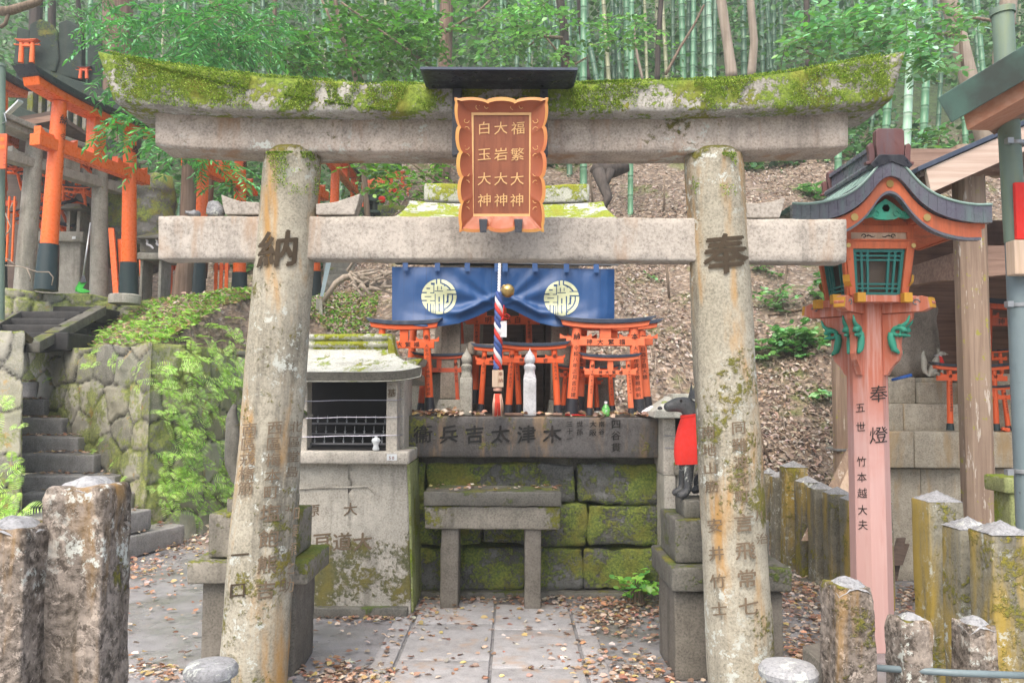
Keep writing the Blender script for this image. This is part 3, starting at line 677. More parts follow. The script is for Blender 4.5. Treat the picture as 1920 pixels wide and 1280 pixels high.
for (pp, rr, bk, Y, lab) in (([(1232,152),(1234,80),(1240,0),(1245,-300)],[.055,.05,.045,.04],'bark_dark',15,'thin dark trunk between bamboo right of the canopy'),
      ([(1372,146),(1365,90),(1352,0),(1320,-300)],[.11,.09,.085,.07],'bark_pale',14,'leaning grey-brown trunk right of the palest bamboo'),
      ([(1408,146),(1414,80),(1407,0),(1400,-200)],[.09,.075,.07,.06],'bark_pale',15,'smooth grey trunk beside the leaning trunk right of the palest bamboo'),
      ([(1248,140),(1275,90),(1300,50),(1320,10)],[.03,.026,.022,.02],'twig',14.5,'slanting brown stem crossing thin dark trunks at centre right'),
      ([(1205,150),(1196,110),(1190,70),(1186,20)],[.03,.026,.022,.02],'bark_pale',16,'bent pale stem behind the right canopy end'),
      ([(1102,150),(1096,100),(1088,40),(1080,-100)],[.06,.05,.05,.04],'bark_dark',15.5,'dark trunk immediately right of the canopy corner, beside bamboo'),
      ([(1517,130),(1514,60),(1512,0),(1510,-200)],[.07,.06,.06,.05],'bark_dark',16,'dark trunk behind the shiny-leaved sprays above the right torii beam'),
      ([(505,150),(510,90),(515,30),(520,-200)],[.05,.045,.04,.04],'bark',15,'reddish thin trunk left of the broadleaf crown'),
      ([(60,120),(66,60),(68,0),(70,-200)],[.13,.12,.12,.1],'bark_dark',16,'dark trunk behind the stone tablets at top left'),
      ([(95,100),(97,40),(97,0),(97,-200)],[.09,.08,.08,.07],'green_bark',17,'mossy dark trunk above the stone tablets at top left'),
      ([(160,110),(150,40),(146,0),(140,-200)],[.06,.06,.05,.05],'bark_dark',18,'thin far trunk between stone tablets and huge cedar'),
      ([(1876,330),(1880,100),(1893,-20),(1900,-300)],[.13,.12,.11,.1],'bark_pale',11,'straight pale trunk at far right rising behind the pavilion roof')):
    if bk == 'green_bark': bk = 'bark_dark'
    tree(lab, path(Y, *pp), rr, bk, [], .1, BRD)
tree('tall tree with pale slanting trunk and shiny leaf sprays over the right torii beam', path(11, (1858,300),(1815,140),(1790,40),(1760,-60)), [.13,.12,.11,.1], 'bark_pale',
     [(1560,60,70,22,9.3,.6,30),(1640,40,80,26,9.3,.6,40),(1690,75,80,22,9.3,.6,32),(1600,95,60,14,9.2,.5,16),(1520,75,40,14,9.2,.4,14),(1740,110,50,16,9.3,.5,24),(1490,95,25,10,9.2,.3,7),(1600,15,90,14,9.6,.4,16),(1770,30,60,30,9.8,.4,26),(1740,130,40,14,9.3,.4,16)], .105, SHN, nl=8, length=.30, droop=.15, m=M_['leafshiny'], aspect=.85,
     branches=[(path(10.2,(1795,60),(1740,68),(1690,82),(1620,85),(1530,80)), [.025,.02,.016,.012,.008]),(path(10.2,(1800,72),(1760,62),(1730,82),(1700,80)), [.022,.018,.014,.01]),(path(10.6,(1780,10),(1800,50),(1803,100),(1805,125)), [.03,.025,.022,.02]),(path(10.6,(1795,28),(1840,36),(1905,45)), [.02,.022,.018])])
tree('slender sapling with pale green leaves over the leaf-littered bank right of the lantern cap', path(9.4,(1752,330),(1762,250),(1790,225),(1800,170)), [.015,.012,.01,.008], 'twig',
     [(1735,255,26,12,9.3,.3,12),(1722,280,18,12,9.3,.3,8)], .09, SHN, nl=7, length=.26, droop=.1, m=M_['leafshiny'], cat='sapling')

# shrubs on the bank
def shrub(px, py, rx, ry, Y, n, label, pal=BRT, size=.10, cat='shrub'):
    Y0 = Y
    if cat != 'weed': Y = on_hill(px, py+ry*.9); size = size*(Y/Y0)**.6
    c = P(px, py+ry, Y); zb = Hs(c.x, Y); r = thing('shrub', (c.x, c.y, zb), label, cat)
    cs = px_points([(px, py, rx, ry, Y, .2, n)]); pos, dd, uu, tw = twigset(cs, .22, 7, size, -.1)
    leaf_cloud('foliage', pos, dd, uu, size*rng.uniform(.7, 1.2, len(pos)), pick(pal, len(pos), .2), M_['leafshiny'], r)
    mb = MB()
    for l in cs[::2]: mb.tube([(c.x+random.gauss(0, .05), Y, zb-.05), (Vector((c.x, Y, zb)) + l)/2+Vector((0,0,.05)), l], [.008,.006,.004], 4)
    build('stem', mb, M_['twig'], r)
shrub(1495,638,48,28,7.9,62,'bright green leafy shrub on the bank just right of the right torii pillar')
shrub(1425,650,14,24,8.3,10,'small green shrub touching the right edge of the right pillar')
shrub(1462,560,24,22,8.6,16,'sparse green shrub right of the carved right pillar under the tie beam',size=.09)
shrub(1548,545,18,30,8.4,22,'green shrub left of the lantern light box')
shrub(1524,356,22,17,9.6,30,'compact green shrub on the bank above the torii tie beam end',size=.08)
shrub(1437,500,14,12,8.8,10,'low green sprig under the torii tie beam at the right pillar',size=.08)
shrub(1240,520,8,10,9.5,4,'tiny seedling alone on the bank right of the blue curtain',size=.07,cat='seedling')
shrub(1192,1097,24,12,5.75,16,'little green weed sprouting at the foot of the mossy altar wall',size=.07,cat='weed',pal=[(.22,.50,.07),(.30,.60,.10),(.12,.36,.08)])
shrub(1535,740,16,14,7.9,7,'small fern-like plant low on the bank behind the stone fence',size=.08)

# ferns
def fern_mesh(seed, nf=5, L=.36):
    rr = random.Random(seed); pos = []; dd = []; uu = []; sz = []
    for k in range(nf):
        a = rr.uniform(0, 6.283); el = rr.uniform(.2, 1.1); l = L*rr.uniform(.7, 1.2); d = Vector((math.cos(a)*math.cos(el), math.sin(a)*math.cos(el), math.sin(el)))
        N = 12
        for i in range(2, N):
            t = i/N; p = d*(l*t)+Vector((0,0,-.62*l*t*t)); tg = (d+Vector((0,0,-1.24*t))).normalized(); sd = tg.cross(Vector((0,0,1))).normalized(); nrm = sd.cross(tg)
            wl_ = l*.23*math.sin(math.pi*min(1, (t*.9+.12)))**.8
            for s_ in (1, -1):
                pos.append(p); dd.append(sd*s_+tg*.35+Vector((0,0,-.12))); uu.append(nrm); sz.append(wl_)
    n = len(pos)
    return leaf_cloud('fern', [tuple(p) for p in pos], [tuple(p) for p in dd], [tuple(p) for p in uu], sz, pick([(.46,.70,.13),(.54,.76,.18),(.36,.60,.11),(.60,.78,.30)][rr.randrange(3):], n, .10), M_['fern'], aspect=.24)
FP = [fern_mesh(i) for i in range(6)]
used = [False]*6
FL = 'light green fern growing from the mossy stone retaining wall'
def put_fern(x, y, z, label, group, s=1.0, tilt=None, cat='fern'):
    k = random.randrange(6); o = FP[k]
    if used[k]: o = o.copy(); sc.collection.objects.link(o)
    used[k] = True; o.location = (x, y, z); o.rotation_euler = (tilt or 0, 0, random.uniform(0, 6.28)); o.scale = (s,)*3
    if tilt: o.rotation_euler = (tilt, 0, random.uniform(-.9, .9))
    return tag(o, label, cat, group)
# ================================================================ the big stone torii
YT = 4.05
def tvec(px, py, Y=YT): return P(px, py, Y)
tb = P(930, 1282, YT); TR = thing('stone_torii', (tb.x, YT, 0), 'large weathered stone torii gate with mossy upswept top beam standing in front', 'torii')
def lerp_tab(tab, x):
    if x <= tab[0][0]: return tab[0][1]
    for (a, b), (c, d) in zip(tab, tab[1:]):
        if x <= c: return b+(d-b)*(x-a)/(c-a)
    return tab[-1][1]
KT = [(183,95),(240,106),(300,117),(400,130),(500,142),(650,152),(790,157),(1080,156),(1200,151),(1380,146),(1500,130),(1600,112),(1698,95)]
KB = [(183,186),(230,192),(300,200),(400,206),(500,209),(860,211),(1300,209),(1440,206),(1560,200),(1640,192),(1698,184)]
ST = [(290,200),(500,208),(900,212),(1300,210),(1590,198)]
SB = [(290,272),(400,279),(520,283),(900,285),(1300,284),(1450,281),(1590,275)]
def beam_px(mb, x0, x1, top, bot, Y0, Y1, nx=90, nz=6, slant=(0,0), amp=.004, r=.012, seed=0):
    "beam whose front outline follows pixel tables; real depth from Y0 to Y1"
    def pt(u, v, d):   # u along, v 0 bottom..1 top, d depth 0..1
        xb = x0+(x1-x0)*u
        sl = slant[0]*(1-v)*max(0, 1-u*6) if u < .5 else -slant[1]*(1-v)*max(0, 1-(1-u)*6)
        xx = xb+sl; a = P(xx, lerp_tab(bot, xx), Y0); b = P(xx, lerp_tab(top, xb), Y0)
        return Vector((a.x+(b.x-a.x)*v, Y0+(Y1-Y0)*d, a.z+(b.z-a.z)*v))
    VL = [0,.05,.2,.35,.5,.65,.8,.95,1]; DL = [0,.04,.35,.65,.96,1]; loop = [(v, 0) for v in VL]+[(1, d) for d in DL[1:]]+[(v, 1) for v in VL[::-1][1:]]+[(0, d) for d in DL[::-1][1:-1]]
    L = len(loop); vs = []
    for i in range(nx+1):
        ring = [pt(i/nx, v, d) for v, d in loop]; c = sum(ring, Vector())/L
        for q, (v, d) in zip(ring, loop):
            corner = (abs(v-.5) > .49) and (d < .01 or d > .99)
            e = (c-q); 
            if corner: q = q+Vector((0, e.y, e.z)).normalized()*r*.7*(1+.9*noise.noise(q*9))
            nn = noise.noise(q*7+Vector((seed,0,0)))+.6*noise.noise(q*23)
            q = q+Vector((0, -1 if d < .01 else (1 if d > .99 else 0), 1 if v > .99 else (-1 if v < .01 else 0)))*nn*amp
            vs.append(q)
    fs = [(i*L+j, i*L+(j+1)%L, (i+1)*L+(j+1)%L, (i+1)*L+j) for i in range(nx) for j in range(L)]
    fs += [tuple(range(L-1,-1,-1)), tuple(nx*L+j for j in range(L))]
    mb.add(vs, fs)
mb = MB(); beam_px(mb, 183, 1698, KT, KB, 3.84, 4.26, slant=(30,26), amp=.008, r=.012); build('top_beam', mb, M_['torii_top'], TR, smooth='all')
mb = MB(); beam_px(mb, 291, 1590, ST, SB, 3.95, 4.17, amp=.004, r=.01, seed=4); build('second_beam', mb, M_['torii_mid'], TR, smooth='all')
mb = MB(); beam_px(mb, 297, 1587, [(297,405),(900,406),(1587,411)], [(297,485),(900,485),(1587,491)], 3.985, 4.12, amp=.003, r=.008, seed=8); build('tie_beam', mb, M_['torii_tie'], TR, smooth='all')
def wedge(pts_, Y0=4.0, Y1=4.10):
    mb = MB(); q0 = [P(x, y, Y0) for x, y in pts_]; n = len(q0)
    mb.add([tuple(v) for v in q0]+[(v.x, Y1, v.z) for v in q0], [tuple(range(n)), tuple(range(2*n-1,n-1,-1))]+[(i,i+n,(i+1)%n+n,(i+1)%n) for i in range(n)])
    return mb
for w_ in ([(592,402),(592,382),(630,378),(660,368),(676,362),(671,382),(664,402)], [(486,402),(486,379),(450,377),(428,370),(414,364),(417,384),(422,402)],
           [(1396,408),(1396,380),(1420,381),(1445,378),(1466,372),(1473,371),(1468,390),(1462,408)]):
    build('wedge', wedge(w_), M_['torii_tie'], TR, bevel=.006)
def pillar(tl, tr, ty, bl, br, by, seed):
    mb = MB(); N = 40; nseg = 60; r0 = .0; vs = []
    cT = P((tl+tr)/2, ty, YT); cB = P((bl+br)/2, by, YT); rT = (tr-tl)/2*YT/F; rB = (br-bl)/2*YT/F
    cB2 = cT+(cB-cT)*((cT.z+.0)/(cT.z-cB.z)); rB2 = rT+(rB-rT)*((cT.z)/(cT.z-cB.z))
    def c_at(t): return cT.lerp(cB2, t), rT+(rB2-rT)*t
    rings = []
    for k in range(nseg+1):
        t = k/nseg; c, r = c_at(t); rings.append((c, r))
    top = [(rings[0][0]+Vector((0,0,.0)), rings[0][1]*.45), (rings[0][0]+Vector((0,0,-.006)), rings[0][1]*.8), (rings[0][0]+Vector((0,0,-.03)), rings[0][1]*.97)]
    rings = top+[q for q in rings if q[0].z < cT.z-.05]
    for c, r in rings:
        for j in range(N):
            a = 2*math.pi*j/N; d = Vector((math.cos(a), math.sin(a), 0)); q = c+d*r
            nn = noise.noise(Vector((q.x*3+seed, q.y*3, q.z*2)))*.008+noise.noise(q*16)*.0025
            vs.append(q+d*nn)
    K = len(rings); fs = [(i*N+j, (i+1)*N+j, (i+1)*N+(j+1)%N, i*N+(j+1)%N) for i in range(K-1) for j in range(N)]
    fs += [tuple(range(N)), tuple((K-1)*N+j for j in range(N))][:1]
    mb.add(vs, fs); o = build('pillar', mb, M_['torii_pillar'], TR, smooth='all')
    def surf(px, py, out=.003):   # nearest point of the cylinder seen through this pixel
        d = ray(px, py); 
        lo = P(px, py, YT-.2); t = (cT.z-lo.z)/(cT.z); c, r = c_at(t)
        x = lo.x; 
        for _ in range(3):
            dx = x-c.x; dx = max(-r*.97, min(r*.97, dx)); yy = c.y-math.sqrt(max(1e-6, r*r-dx*dx)); q = P(px, py, yy); x = q.x; t = (cT.z-q.z)/cT.z; c, r = c_at(t)
        n = Vector((q.x-c.x, q.y-c.y, 0)).normalized(); return q+n*(out+.006)
    return o, surf
pL, sL = pillar(497, 602, 281, 411, 533, 1282, 1.0)
pR, sR = pillar(1283, 1391, 283, 1330, 1452, 1282, 7.0)
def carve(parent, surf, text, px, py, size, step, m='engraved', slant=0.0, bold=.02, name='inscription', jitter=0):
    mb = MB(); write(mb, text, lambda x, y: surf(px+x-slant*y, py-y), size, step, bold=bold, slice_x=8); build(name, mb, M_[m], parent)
sl_l = (411+533-497-602)/2/1000.0
sl_r = (1330+1452-1283-1391)/2/1000.0
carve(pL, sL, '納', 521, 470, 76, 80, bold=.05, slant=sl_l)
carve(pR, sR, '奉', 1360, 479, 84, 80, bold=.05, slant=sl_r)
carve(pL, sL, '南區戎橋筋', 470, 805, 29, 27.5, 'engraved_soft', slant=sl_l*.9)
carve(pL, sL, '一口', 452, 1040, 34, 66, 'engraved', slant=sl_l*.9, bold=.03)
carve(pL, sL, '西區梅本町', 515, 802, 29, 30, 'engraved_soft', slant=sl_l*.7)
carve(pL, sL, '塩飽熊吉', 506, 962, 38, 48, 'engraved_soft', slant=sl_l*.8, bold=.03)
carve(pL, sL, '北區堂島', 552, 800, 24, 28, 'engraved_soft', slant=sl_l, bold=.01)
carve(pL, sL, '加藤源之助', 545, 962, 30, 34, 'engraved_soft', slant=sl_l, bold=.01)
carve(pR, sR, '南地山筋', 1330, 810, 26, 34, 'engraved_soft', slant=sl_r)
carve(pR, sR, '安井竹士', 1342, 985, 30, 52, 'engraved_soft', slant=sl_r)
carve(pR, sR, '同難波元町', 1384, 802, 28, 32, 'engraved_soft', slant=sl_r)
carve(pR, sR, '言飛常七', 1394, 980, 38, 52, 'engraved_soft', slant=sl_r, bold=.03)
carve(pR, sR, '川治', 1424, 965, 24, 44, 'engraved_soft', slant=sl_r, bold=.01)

# moss cushions on the beam (top edge and front)
def moss_on(parent, name, spots, size=(.004,.010), pal=((.28,.39,.05),(.20,.31,.035),(.42,.52,.11),(.13,.21,.025))):
    pos = []; dd = []
    for (fn, n, thr, sc_, out) in spots:
        k = 0; tries = 0
        while k < n and tries < n*12:
            tries += 1; q, nrm = fn(random.random(), random.random())
            if noise.noise(Vector(q)*sc_)+.45*noise.noise(Vector(q)*sc_*4) > thr:
                k += 1; pos.append(tuple(Vector(q)+Vector(nrm)*random.uniform(0, out))); dd.append((nrm[0]+random.gauss(0,.7), nrm[1]+random.gauss(0,.7), nrm[2]+random.gauss(0,.6)))
    n = len(pos); u = rng.normal(0, 1, (n,3))
    return leaf_cloud(name, pos, dd, u, rng.uniform(*size, n), pick(pal, n, .25), M_['mossleaf'], parent, aspect=1.1)
def k_top(u, v):
    px = 200+1480*u
    if 796 < px < 1074: px = 1090+v*300
    q = P(px, lerp_tab(KT, px), 3.845); return (q.x, q.y+.10*v*v-.003, q.z-.004), (0,-.5,.7)
def k_front(u, v):
    px = 215+1450*u
    if 820 < px < 1070: px = 240+v*500
    y = lerp_tab(KT, px); y2 = lerp_tab(KB, px); q = P(px, y+(y2-y)*(.04+.92*v**1.2), 3.835); return tuple(q), (0,-1,.2)
def p_top(c0, c1, ty):
    def f(u, v):
        px = c0+(c1-c0)*u; q = P(px, ty+18*v*v*v, YT); s_ = (sL if c0 < 900 else sR)(px, ty+4+80*v*v); return tuple(s_), (0,-1,.5)
    return f
moss_on(TR, 'moss', [(k_top, 15000, -.22, 3.0, .010), (k_front, 22000, -.12, 4.6, .005), (p_top(503,596,283), 1800, .0, 9, .006), (p_top(1300,1378,285), 500, .0, 8, .006)])

# tablet canopy: small black roof on two black posts, hooked over the beam
CN = thing('tablet_canopy', tuple(P(938, 290, 3.80)), 'small black tin canopy on two black posts above the red name tablet', 'canopy')
mb = MB(); a = P(793,131,3.62); b = P(1078,131,3.62); c_ = P(806,158,3.78)
zt = a.z; mb.hexa([(P(812,158,3.74).x,3.74,c_.z),(P(1066,158,3.74).x,3.74,c_.z),(P(1066,158,3.74).x+.02,4.34,c_.z),(P(812,158,3.74).x-.02,4.34,c_.z),
                 (a.x,3.60,zt-.012),(b.x,3.60,zt-.012),(b.x,4.42,zt+.03),(a.x,4.42,zt+.03)])
build('roof', mb, M_['black'], CN, bevel=.004)
mb = MB(); mb.hexa([(a.x-.01,3.59,zt-.010),(b.x+.01,3.59,zt-.010),(b.x+.01,4.43,zt+.032),(a.x-.01,4.43,zt+.032),(a.x-.01,3.59,zt+.002),(b.x+.01,3.59,zt+.002),(b.x+.01,4.43,zt+.044),(a.x-.01,4.43,zt+.044)])
build('roof_sheet', mb, M_['bluedark'], CN)
for x0, x1 in ((849,865),(1013,1027)):
    mb = MB(); t_, q = P(x0,140,3.80), P(x1,292,3.80); mb.box((t_.x,3.79,q.z),(q.x,3.83,zt-.02)); build('post', mb, M_['black'], CN, bevel=.002)
# name tablet
NTB = thing('name_tablet', tuple(P(940, 430, 3.76)), 'red-brown wooden name tablet with wavy gold frame and gilt characters', 'plaque')
def tq(px, py, out=0.0):   # plane of the tablet: leans forward at the top
    k = (py-200)/240.0; return P(px, py, 3.70+.07*k-out)
I = [(886,213),(994,213),(992,404),(889,404)]
mb = MB(); mb.grid(lambda u, v: (lambda a_, b_: tq(a_, b_))((I[3][0]*(1-u)+I[2][0]*u)*(1-v)+(I[0][0]*(1-u)+I[1][0]*u)*v, 404-191*v), 6, 10)
mb.hexa([tq(889,404,-.035),tq(992,404,-.035),tq(992,404,-.045),tq(889,404,-.045),tq(886,213,-.035),tq(994,213,-.035),tq(994,213,-.045),tq(886,213,-.045)])
bd = build('board', mb, M_['tabletwood'], NTB)
mb = MB()
for (x0,y0,x1,y1) in ((884,211,997,216),(885,401,995,406),(883,211,888,406),(992,211,997,406)):
    mb.hexa([tq(x0,y1,-.002),tq(x1,y1,-.002),tq(x1,y1,.006)+Vector((0,.0,0)),tq(x0,y1,.006),tq(x0,y0,-.002),tq(x1,y0,-.002),tq(x1,y0,.006),tq(x0,y0,.006)])
build('inner_border', mb, M_['tabletink'], NTB)
mb = MB()
for cx, colm in ((971,'福繁大神'),(939,'大岩大神'),(908,'白玉大神')):
    for k, ch in enumerate(colm):
        yy = (241,290,336,376)[k]; write(mb, ch, lambda x, y: tq(cx+x-(k*.7 if cx > 950 else 0), yy-y, .003), 27, 1, bold=.018)
build('lettering', mb, M_['tabletink'], NTB)
# frame: reddish funnel from border to a wavy rim, then the gilt rim itself
OUT = [(853,184),(1027,184),(1019,434),(862,434)]
def per(t):   # t 0..4 around
    k = int(t) % 4; f = t-int(t)
    a_, b_ = Vector(OUT[k]), Vector(OUT[(k+1)%4]); i_, j_ = Vector(I[k]), Vector(I[(k+1)%4])
    o_ = a_.lerp(b_, f); n_ = i_.lerp(j_, f); L_ = (b_-a_).length; lob = 3 if k in (0,2) else 5
    d = (o_-n_).normalized(); wv = abs(math.sin(math.pi*f*lob))**.6; w2 = -4.5+6.5*wv if 0.03 < f < .97 else 1.5
    return o_+d*w2, n_
NR = 240; mb = MB(); rim = MB(); vs = []; rv = []
for k in range(NR):
    o_, n_ = per(4*k/NR); ins = o_+(n_-o_).normalized()*7
    vs += [tq(n_.x, n_.y, .004), tq((n_.x+ins.x)/2, (n_.y+ins.y)/2, .018), tq(ins.x, ins.y, .048), ]
    c_ = Vector((940,309)); out = o_
    rv += [tq(ins.x, ins.y, .044), tq(ins.x, ins.y, .053), tq(out.x, out.y, .050), tq(out.x+(out.x-940)*-.01, out.y, .02), tq(ins.x, ins.y, -.005)]
mb.add(vs, [(3*k+j, 3*((k+1)%NR)+j, 3*((k+1)%NR)+j+1, 3*k+j+1) for k in range(NR) for j in range(2)])
build('frame', mb, M_['tabletrim'], NTB, smooth=True)
rim.add(rv, [(5*k+j, 5*((k+1)%NR)+j, 5*((k+1)%NR)+(j+1)%5, 5*k+(j+1)%5) for k in range(NR) for j in range(5)])
build('gilt_rim', rim, M_['tabletgold'], NTB, smooth=True)
mb = MB()   # gilt scroll lines on the frame
def curl(cx, cy, s_, ang, flip):
    pts_ = []
    for k in range(10):
        a_ = k/9*4.2; r_ = s_*(1-.55*k/9); x = math.cos(a_)*r_*flip; y = math.sin(a_)*r_
        X_, Y_ = x*math.cos(ang)-y*math.sin(ang), x*math.sin(ang)+y*math.cos(ang); pts_.append(tq(cx+X_, cy+Y_, .024+.02*0))
    mb.tube(pts_, .0016, 4)
for yy in (235,285,335,385):
    for sx, fl in ((876,1),(1003,-1)):
        curl(sx-6*fl+4*fl, yy-9, 6, 0, fl); curl(sx-2*fl, yy+8, 6, 3.1, -fl)
for xx in (905,970): curl(xx-8, 200, 6, 1.6, 1); curl(xx+8, 200, 6, 1.6, -1)
build('scroll', mb, M_['tabletink'], NTB)
for xx in (906,972):
    mb = MB(); mb.hexa([tq(xx-6,436,.062),tq(xx+6,436,.062),tq(xx+6,436,-.01),tq(xx-6,436,-.01),tq(xx-8,411,.056),tq(xx+8,411,.056),tq(xx+8,410,-.01),tq(xx-8,410,-.01)]); build('bracket', mb, M_['black'], NTB, bevel=.002)
# stones lying on the tie beam
for (px, py, sx, sz, lab) in ((358,401,.032,.013,'small pale flat pebble lying on the left end of the tie beam'),(400,391,.045,.040,'grey angular stone on the tie beam next to the left wedge')):
    c = P(px, py, 4.04); mb = MB(); mb.block((-sx,-.03,-sz),(sx,.03,sz), r=sz*.45, cell=.012, amp=.012, fr=16, warp=(lambda v: Vector((v.x*(1-.5*max(0,v.z)/.04), v.y, v.z))) )
    o = build('pebble', mb, M_['cap_stone'], smooth='all'); o.location = (c.x, 4.05, P(px, 404, 4.05).z+sz*.9); tag(o, lab, 'stone')
# ================================================================ central altar
def xw(px, Y): return P(px, 735, Y).x
def zw(py, Y, px=960): return P(px, py, Y).z
AY = 5.88
AL = thing('stone_altar', (xw(1000, 6), 6.0, 0), 'dark wet stone altar block with carved lettering above a mossy block wall', 'altar')
mb = MB(); mb.block((xw(757,AY), AY, zw(858,AY)), (xw(1240,AY), AY+1.5, zw(781,AY)), r=.012, cell=.05, amp=.006, fr=5, lim=60); build('slab', mb, M_['altar_slab'], AL, smooth='all')
slab_top = zw(781,AY)+.004
mb = MB()   # recessed course under the slab
mb.block((xw(765,6.05), 6.06, zw(880,6.05)), (xw(1232,6.05), 7.2, zw(857,6.05)), r=.01, cell=.1, amp=.004); build('recessed_course', mb, M_['dark_stone'], AL, smooth='all')
mb = MB(); rows = [(868,942,[755,800,1080,1236]),(946,1022,[752,905,1100,1238]),(1027,1106,[752,870,985,1093,1242])]
for i, (t_, b_, xs_) in enumerate(rows):
    for j in range(len(xs_)-1):
        mb.block((xw(xs_[j],6)+.003, 5.99+.01*random.random(), zw(b_,6)), (xw(xs_[j+1],6)-.003, 6.5, zw(t_,6)), r=.025, cell=.03, amp=.022, fr=7, seed=i*5+j*3, lim=48)
build('wall_blocks', mb, M_['altar_wall'], AL, smooth='all')
mb = MB(); mb.block((xw(752,5.95), 5.93, -.05), (xw(1245,5.95), 6.4, .045), r=.01, cell=.1, amp=.003); build('plinth', mb, M_['dark_stone'], AL, smooth='all')
def carve_flat(parent, text, cx, cy, Y, size, step, m='engraved', vertical=True, bold=.02, name='inscription', wide=1.0, out=.006):
    mb = MB(); write(mb, text, lambda x, y: P(cx+x, cy-y, Y-out), size, step, vertical=vertical, bold=bold, wide=wide); return build(name, mb, M_[m], parent)
SI = painted('carved_dark_wet', (.007,.007,.007), rough=.7)  # slab letters lie on the face; shade of carved grooves is their colour
M_['carved'] = SI
carve_flat(AL, '衞兵吉太津木', 793, 815, AY, 37, 48.5, 'carved', False, bold=.04)
for cx, tx, s_ in ((1068,'三十一',12),(1087,'世孫',13),(1112,'大阪',14),(1128,'南谷',12),(1155,'四谷貫',19)):
    carve_flat(AL, tx, cx, 795, AY, s_, s_*1.15, 'carved', bold=.03)

# offering table
BY = 5.58
OT = thing('offering_table', (xw(925,BY), BY+.15, 0), 'low stone offering table on two square legs before the mossy altar wall', 'stone table')
mb = MB(); mb.block((xw(797,BY),BY-.03,zw(948,BY)),(xw(1053,BY),BY+.36,zw(921,BY)), r=.01, cell=.05, amp=.004); build('top', mb, M_['dark_stone'], OT, smooth='all')
mb = MB(); mb.block((xw(799,BY),BY-.01,zw(992,BY)),(xw(1051,BY),BY+.33,zw(949,BY)), r=.012, cell=.05, amp=.005, seed=5); build('beam', mb, M_['ped_left'], OT, smooth='all')
for x0, x1 in ((829,862),(985,1016)):
    mb = MB(); mb.block((xw(x0,BY),BY+.02,-.02),(xw(x1,BY),BY+.28,zw(991,BY)), r=.01, cell=.06, amp=.005, seed=x0*.1); build('leg', mb, M_['ped_column'], OT, smooth='all')
n = 34; q = np.array([(rng.uniform(xw(805,BY), xw(1045,BY)), rng.uniform(BY, BY+.32), zw(921,BY)+.012) for _ in range(n)])
tag(lay(q, .03, .06, LP, 'table_leaves', M_['litter'], .2), 'scattered wet dead leaves lying on the stone offering table top', 'leaves', kind='stuff')
n = 330; q = []
for cx, s_, k in ((800,22,60),(850,14,40),(895,10,12),(1000,20,14),(1090,40,30),(1175,14,26),(1215,14,40),(1150,40,40)):
    for _ in range(k): q.append((xw(rng.normal(cx, s_*.8), AY+.1), AY+abs(rng.normal(.03, .12)), slab_top+.012+abs(rng.normal(0, .012))))
tag(lay(np.array(q), .035, .065, LP, 'altar_leaves', M_['litter'], .7), 'brown dead leaves gathered on top of the dark altar slab', 'leaves', kind='stuff')

# shrine house (stone) behind, its roof shows above the tie beam
SH = thing('stone_shrine', (xw(945,6.9), 6.9, slab_top), 'stone shrine with pale mossy tiered roof behind the blue curtain', 'shrine')
mb = MB(); Y0 = 6.75
mb.block((xw(790,Y0),Y0,zw(382,Y0)),(xw(1106,Y0),Y0+.34,zw(347,Y0)), r=.02, cell=.06, amp=.008, warp=lambda v: Vector((v.x, v.y, v.z+.02*((v.x-xw(948,Y0))/.7)**2))); build('ridge', mb, M_['roof_moss'], SH, smooth='all')
mb = MB()
def roofp(u, v):
    x0, x1 = xw(762,Y0-.1), xw(1133,Y0-.1); cx = (x0+x1)/2; wdt = (x1-x0)/2; x = cx+wdt*(2*u-1)*(1+.10*v)
    zt, zb = zw(386,Y0), zw(402,Y0)-.55
    t = v; return Vector((x, Y0-.05-.75*t, zt+(zb-zt)*(t*.45+.55*t**.6)*.55+.03*abs(2*u-1)**3))
mb.grid(roofp, 24, 12); mb.grid(lambda u, v: roofp(u, v)+Vector((0, .03, -.09)), 24, 12)
for k in range(24):
    a_, b_ = roofp(k/24,1), roofp((k+1)/24,1); mb.add([a_, b_, b_+Vector((0,.03,-.09)), a_+Vector((0,.03,-.09))], [(0,1,2,3)])
build('roof', mb, M_['roof_moss'], SH, smooth=True)
mb = MB(); mb.block((xw(815,7.0),6.95,slab_top),(xw(1085,7.0),7.3,zw(470,7.0)), r=.01, cell=.15, amp=.004); build('wall', mb, M_['shrine_stone'], SH, smooth='all')
for k, x0 in enumerate((905,945,985,1022)):
    mb = MB(); mb.box((xw(x0,6.88),6.88,slab_top),(xw(x0+34,6.88),6.955,zw(540,6.9)))
    d_ = build('door_panel', mb, M_['darkwood'], SH, bevel=.004)
    if k in (1, 2): carve_flat(d_, '稲荷社' if k == 1 else '大明神', x0+17, 640, 6.88, 15, 26, 'ink')
for x0 in (770, 1055): 
    mb = MB(); mb.block((xw(x0,6.6),6.5,slab_top),(xw(x0+95,6.6),6.9,zw(700,6.6)), r=.01, cell=.08, amp=.004, seed=x0)
    mb.block((xw(x0-4,6.6),6.46,zw(700,6.6)),(xw(x0+104,6.6),6.95,zw(672,6.6)), r=.01, cell=.08, amp=.004, seed=x0)
    build('side_base', mb, M_['grey_stone'], SH, smooth='all')

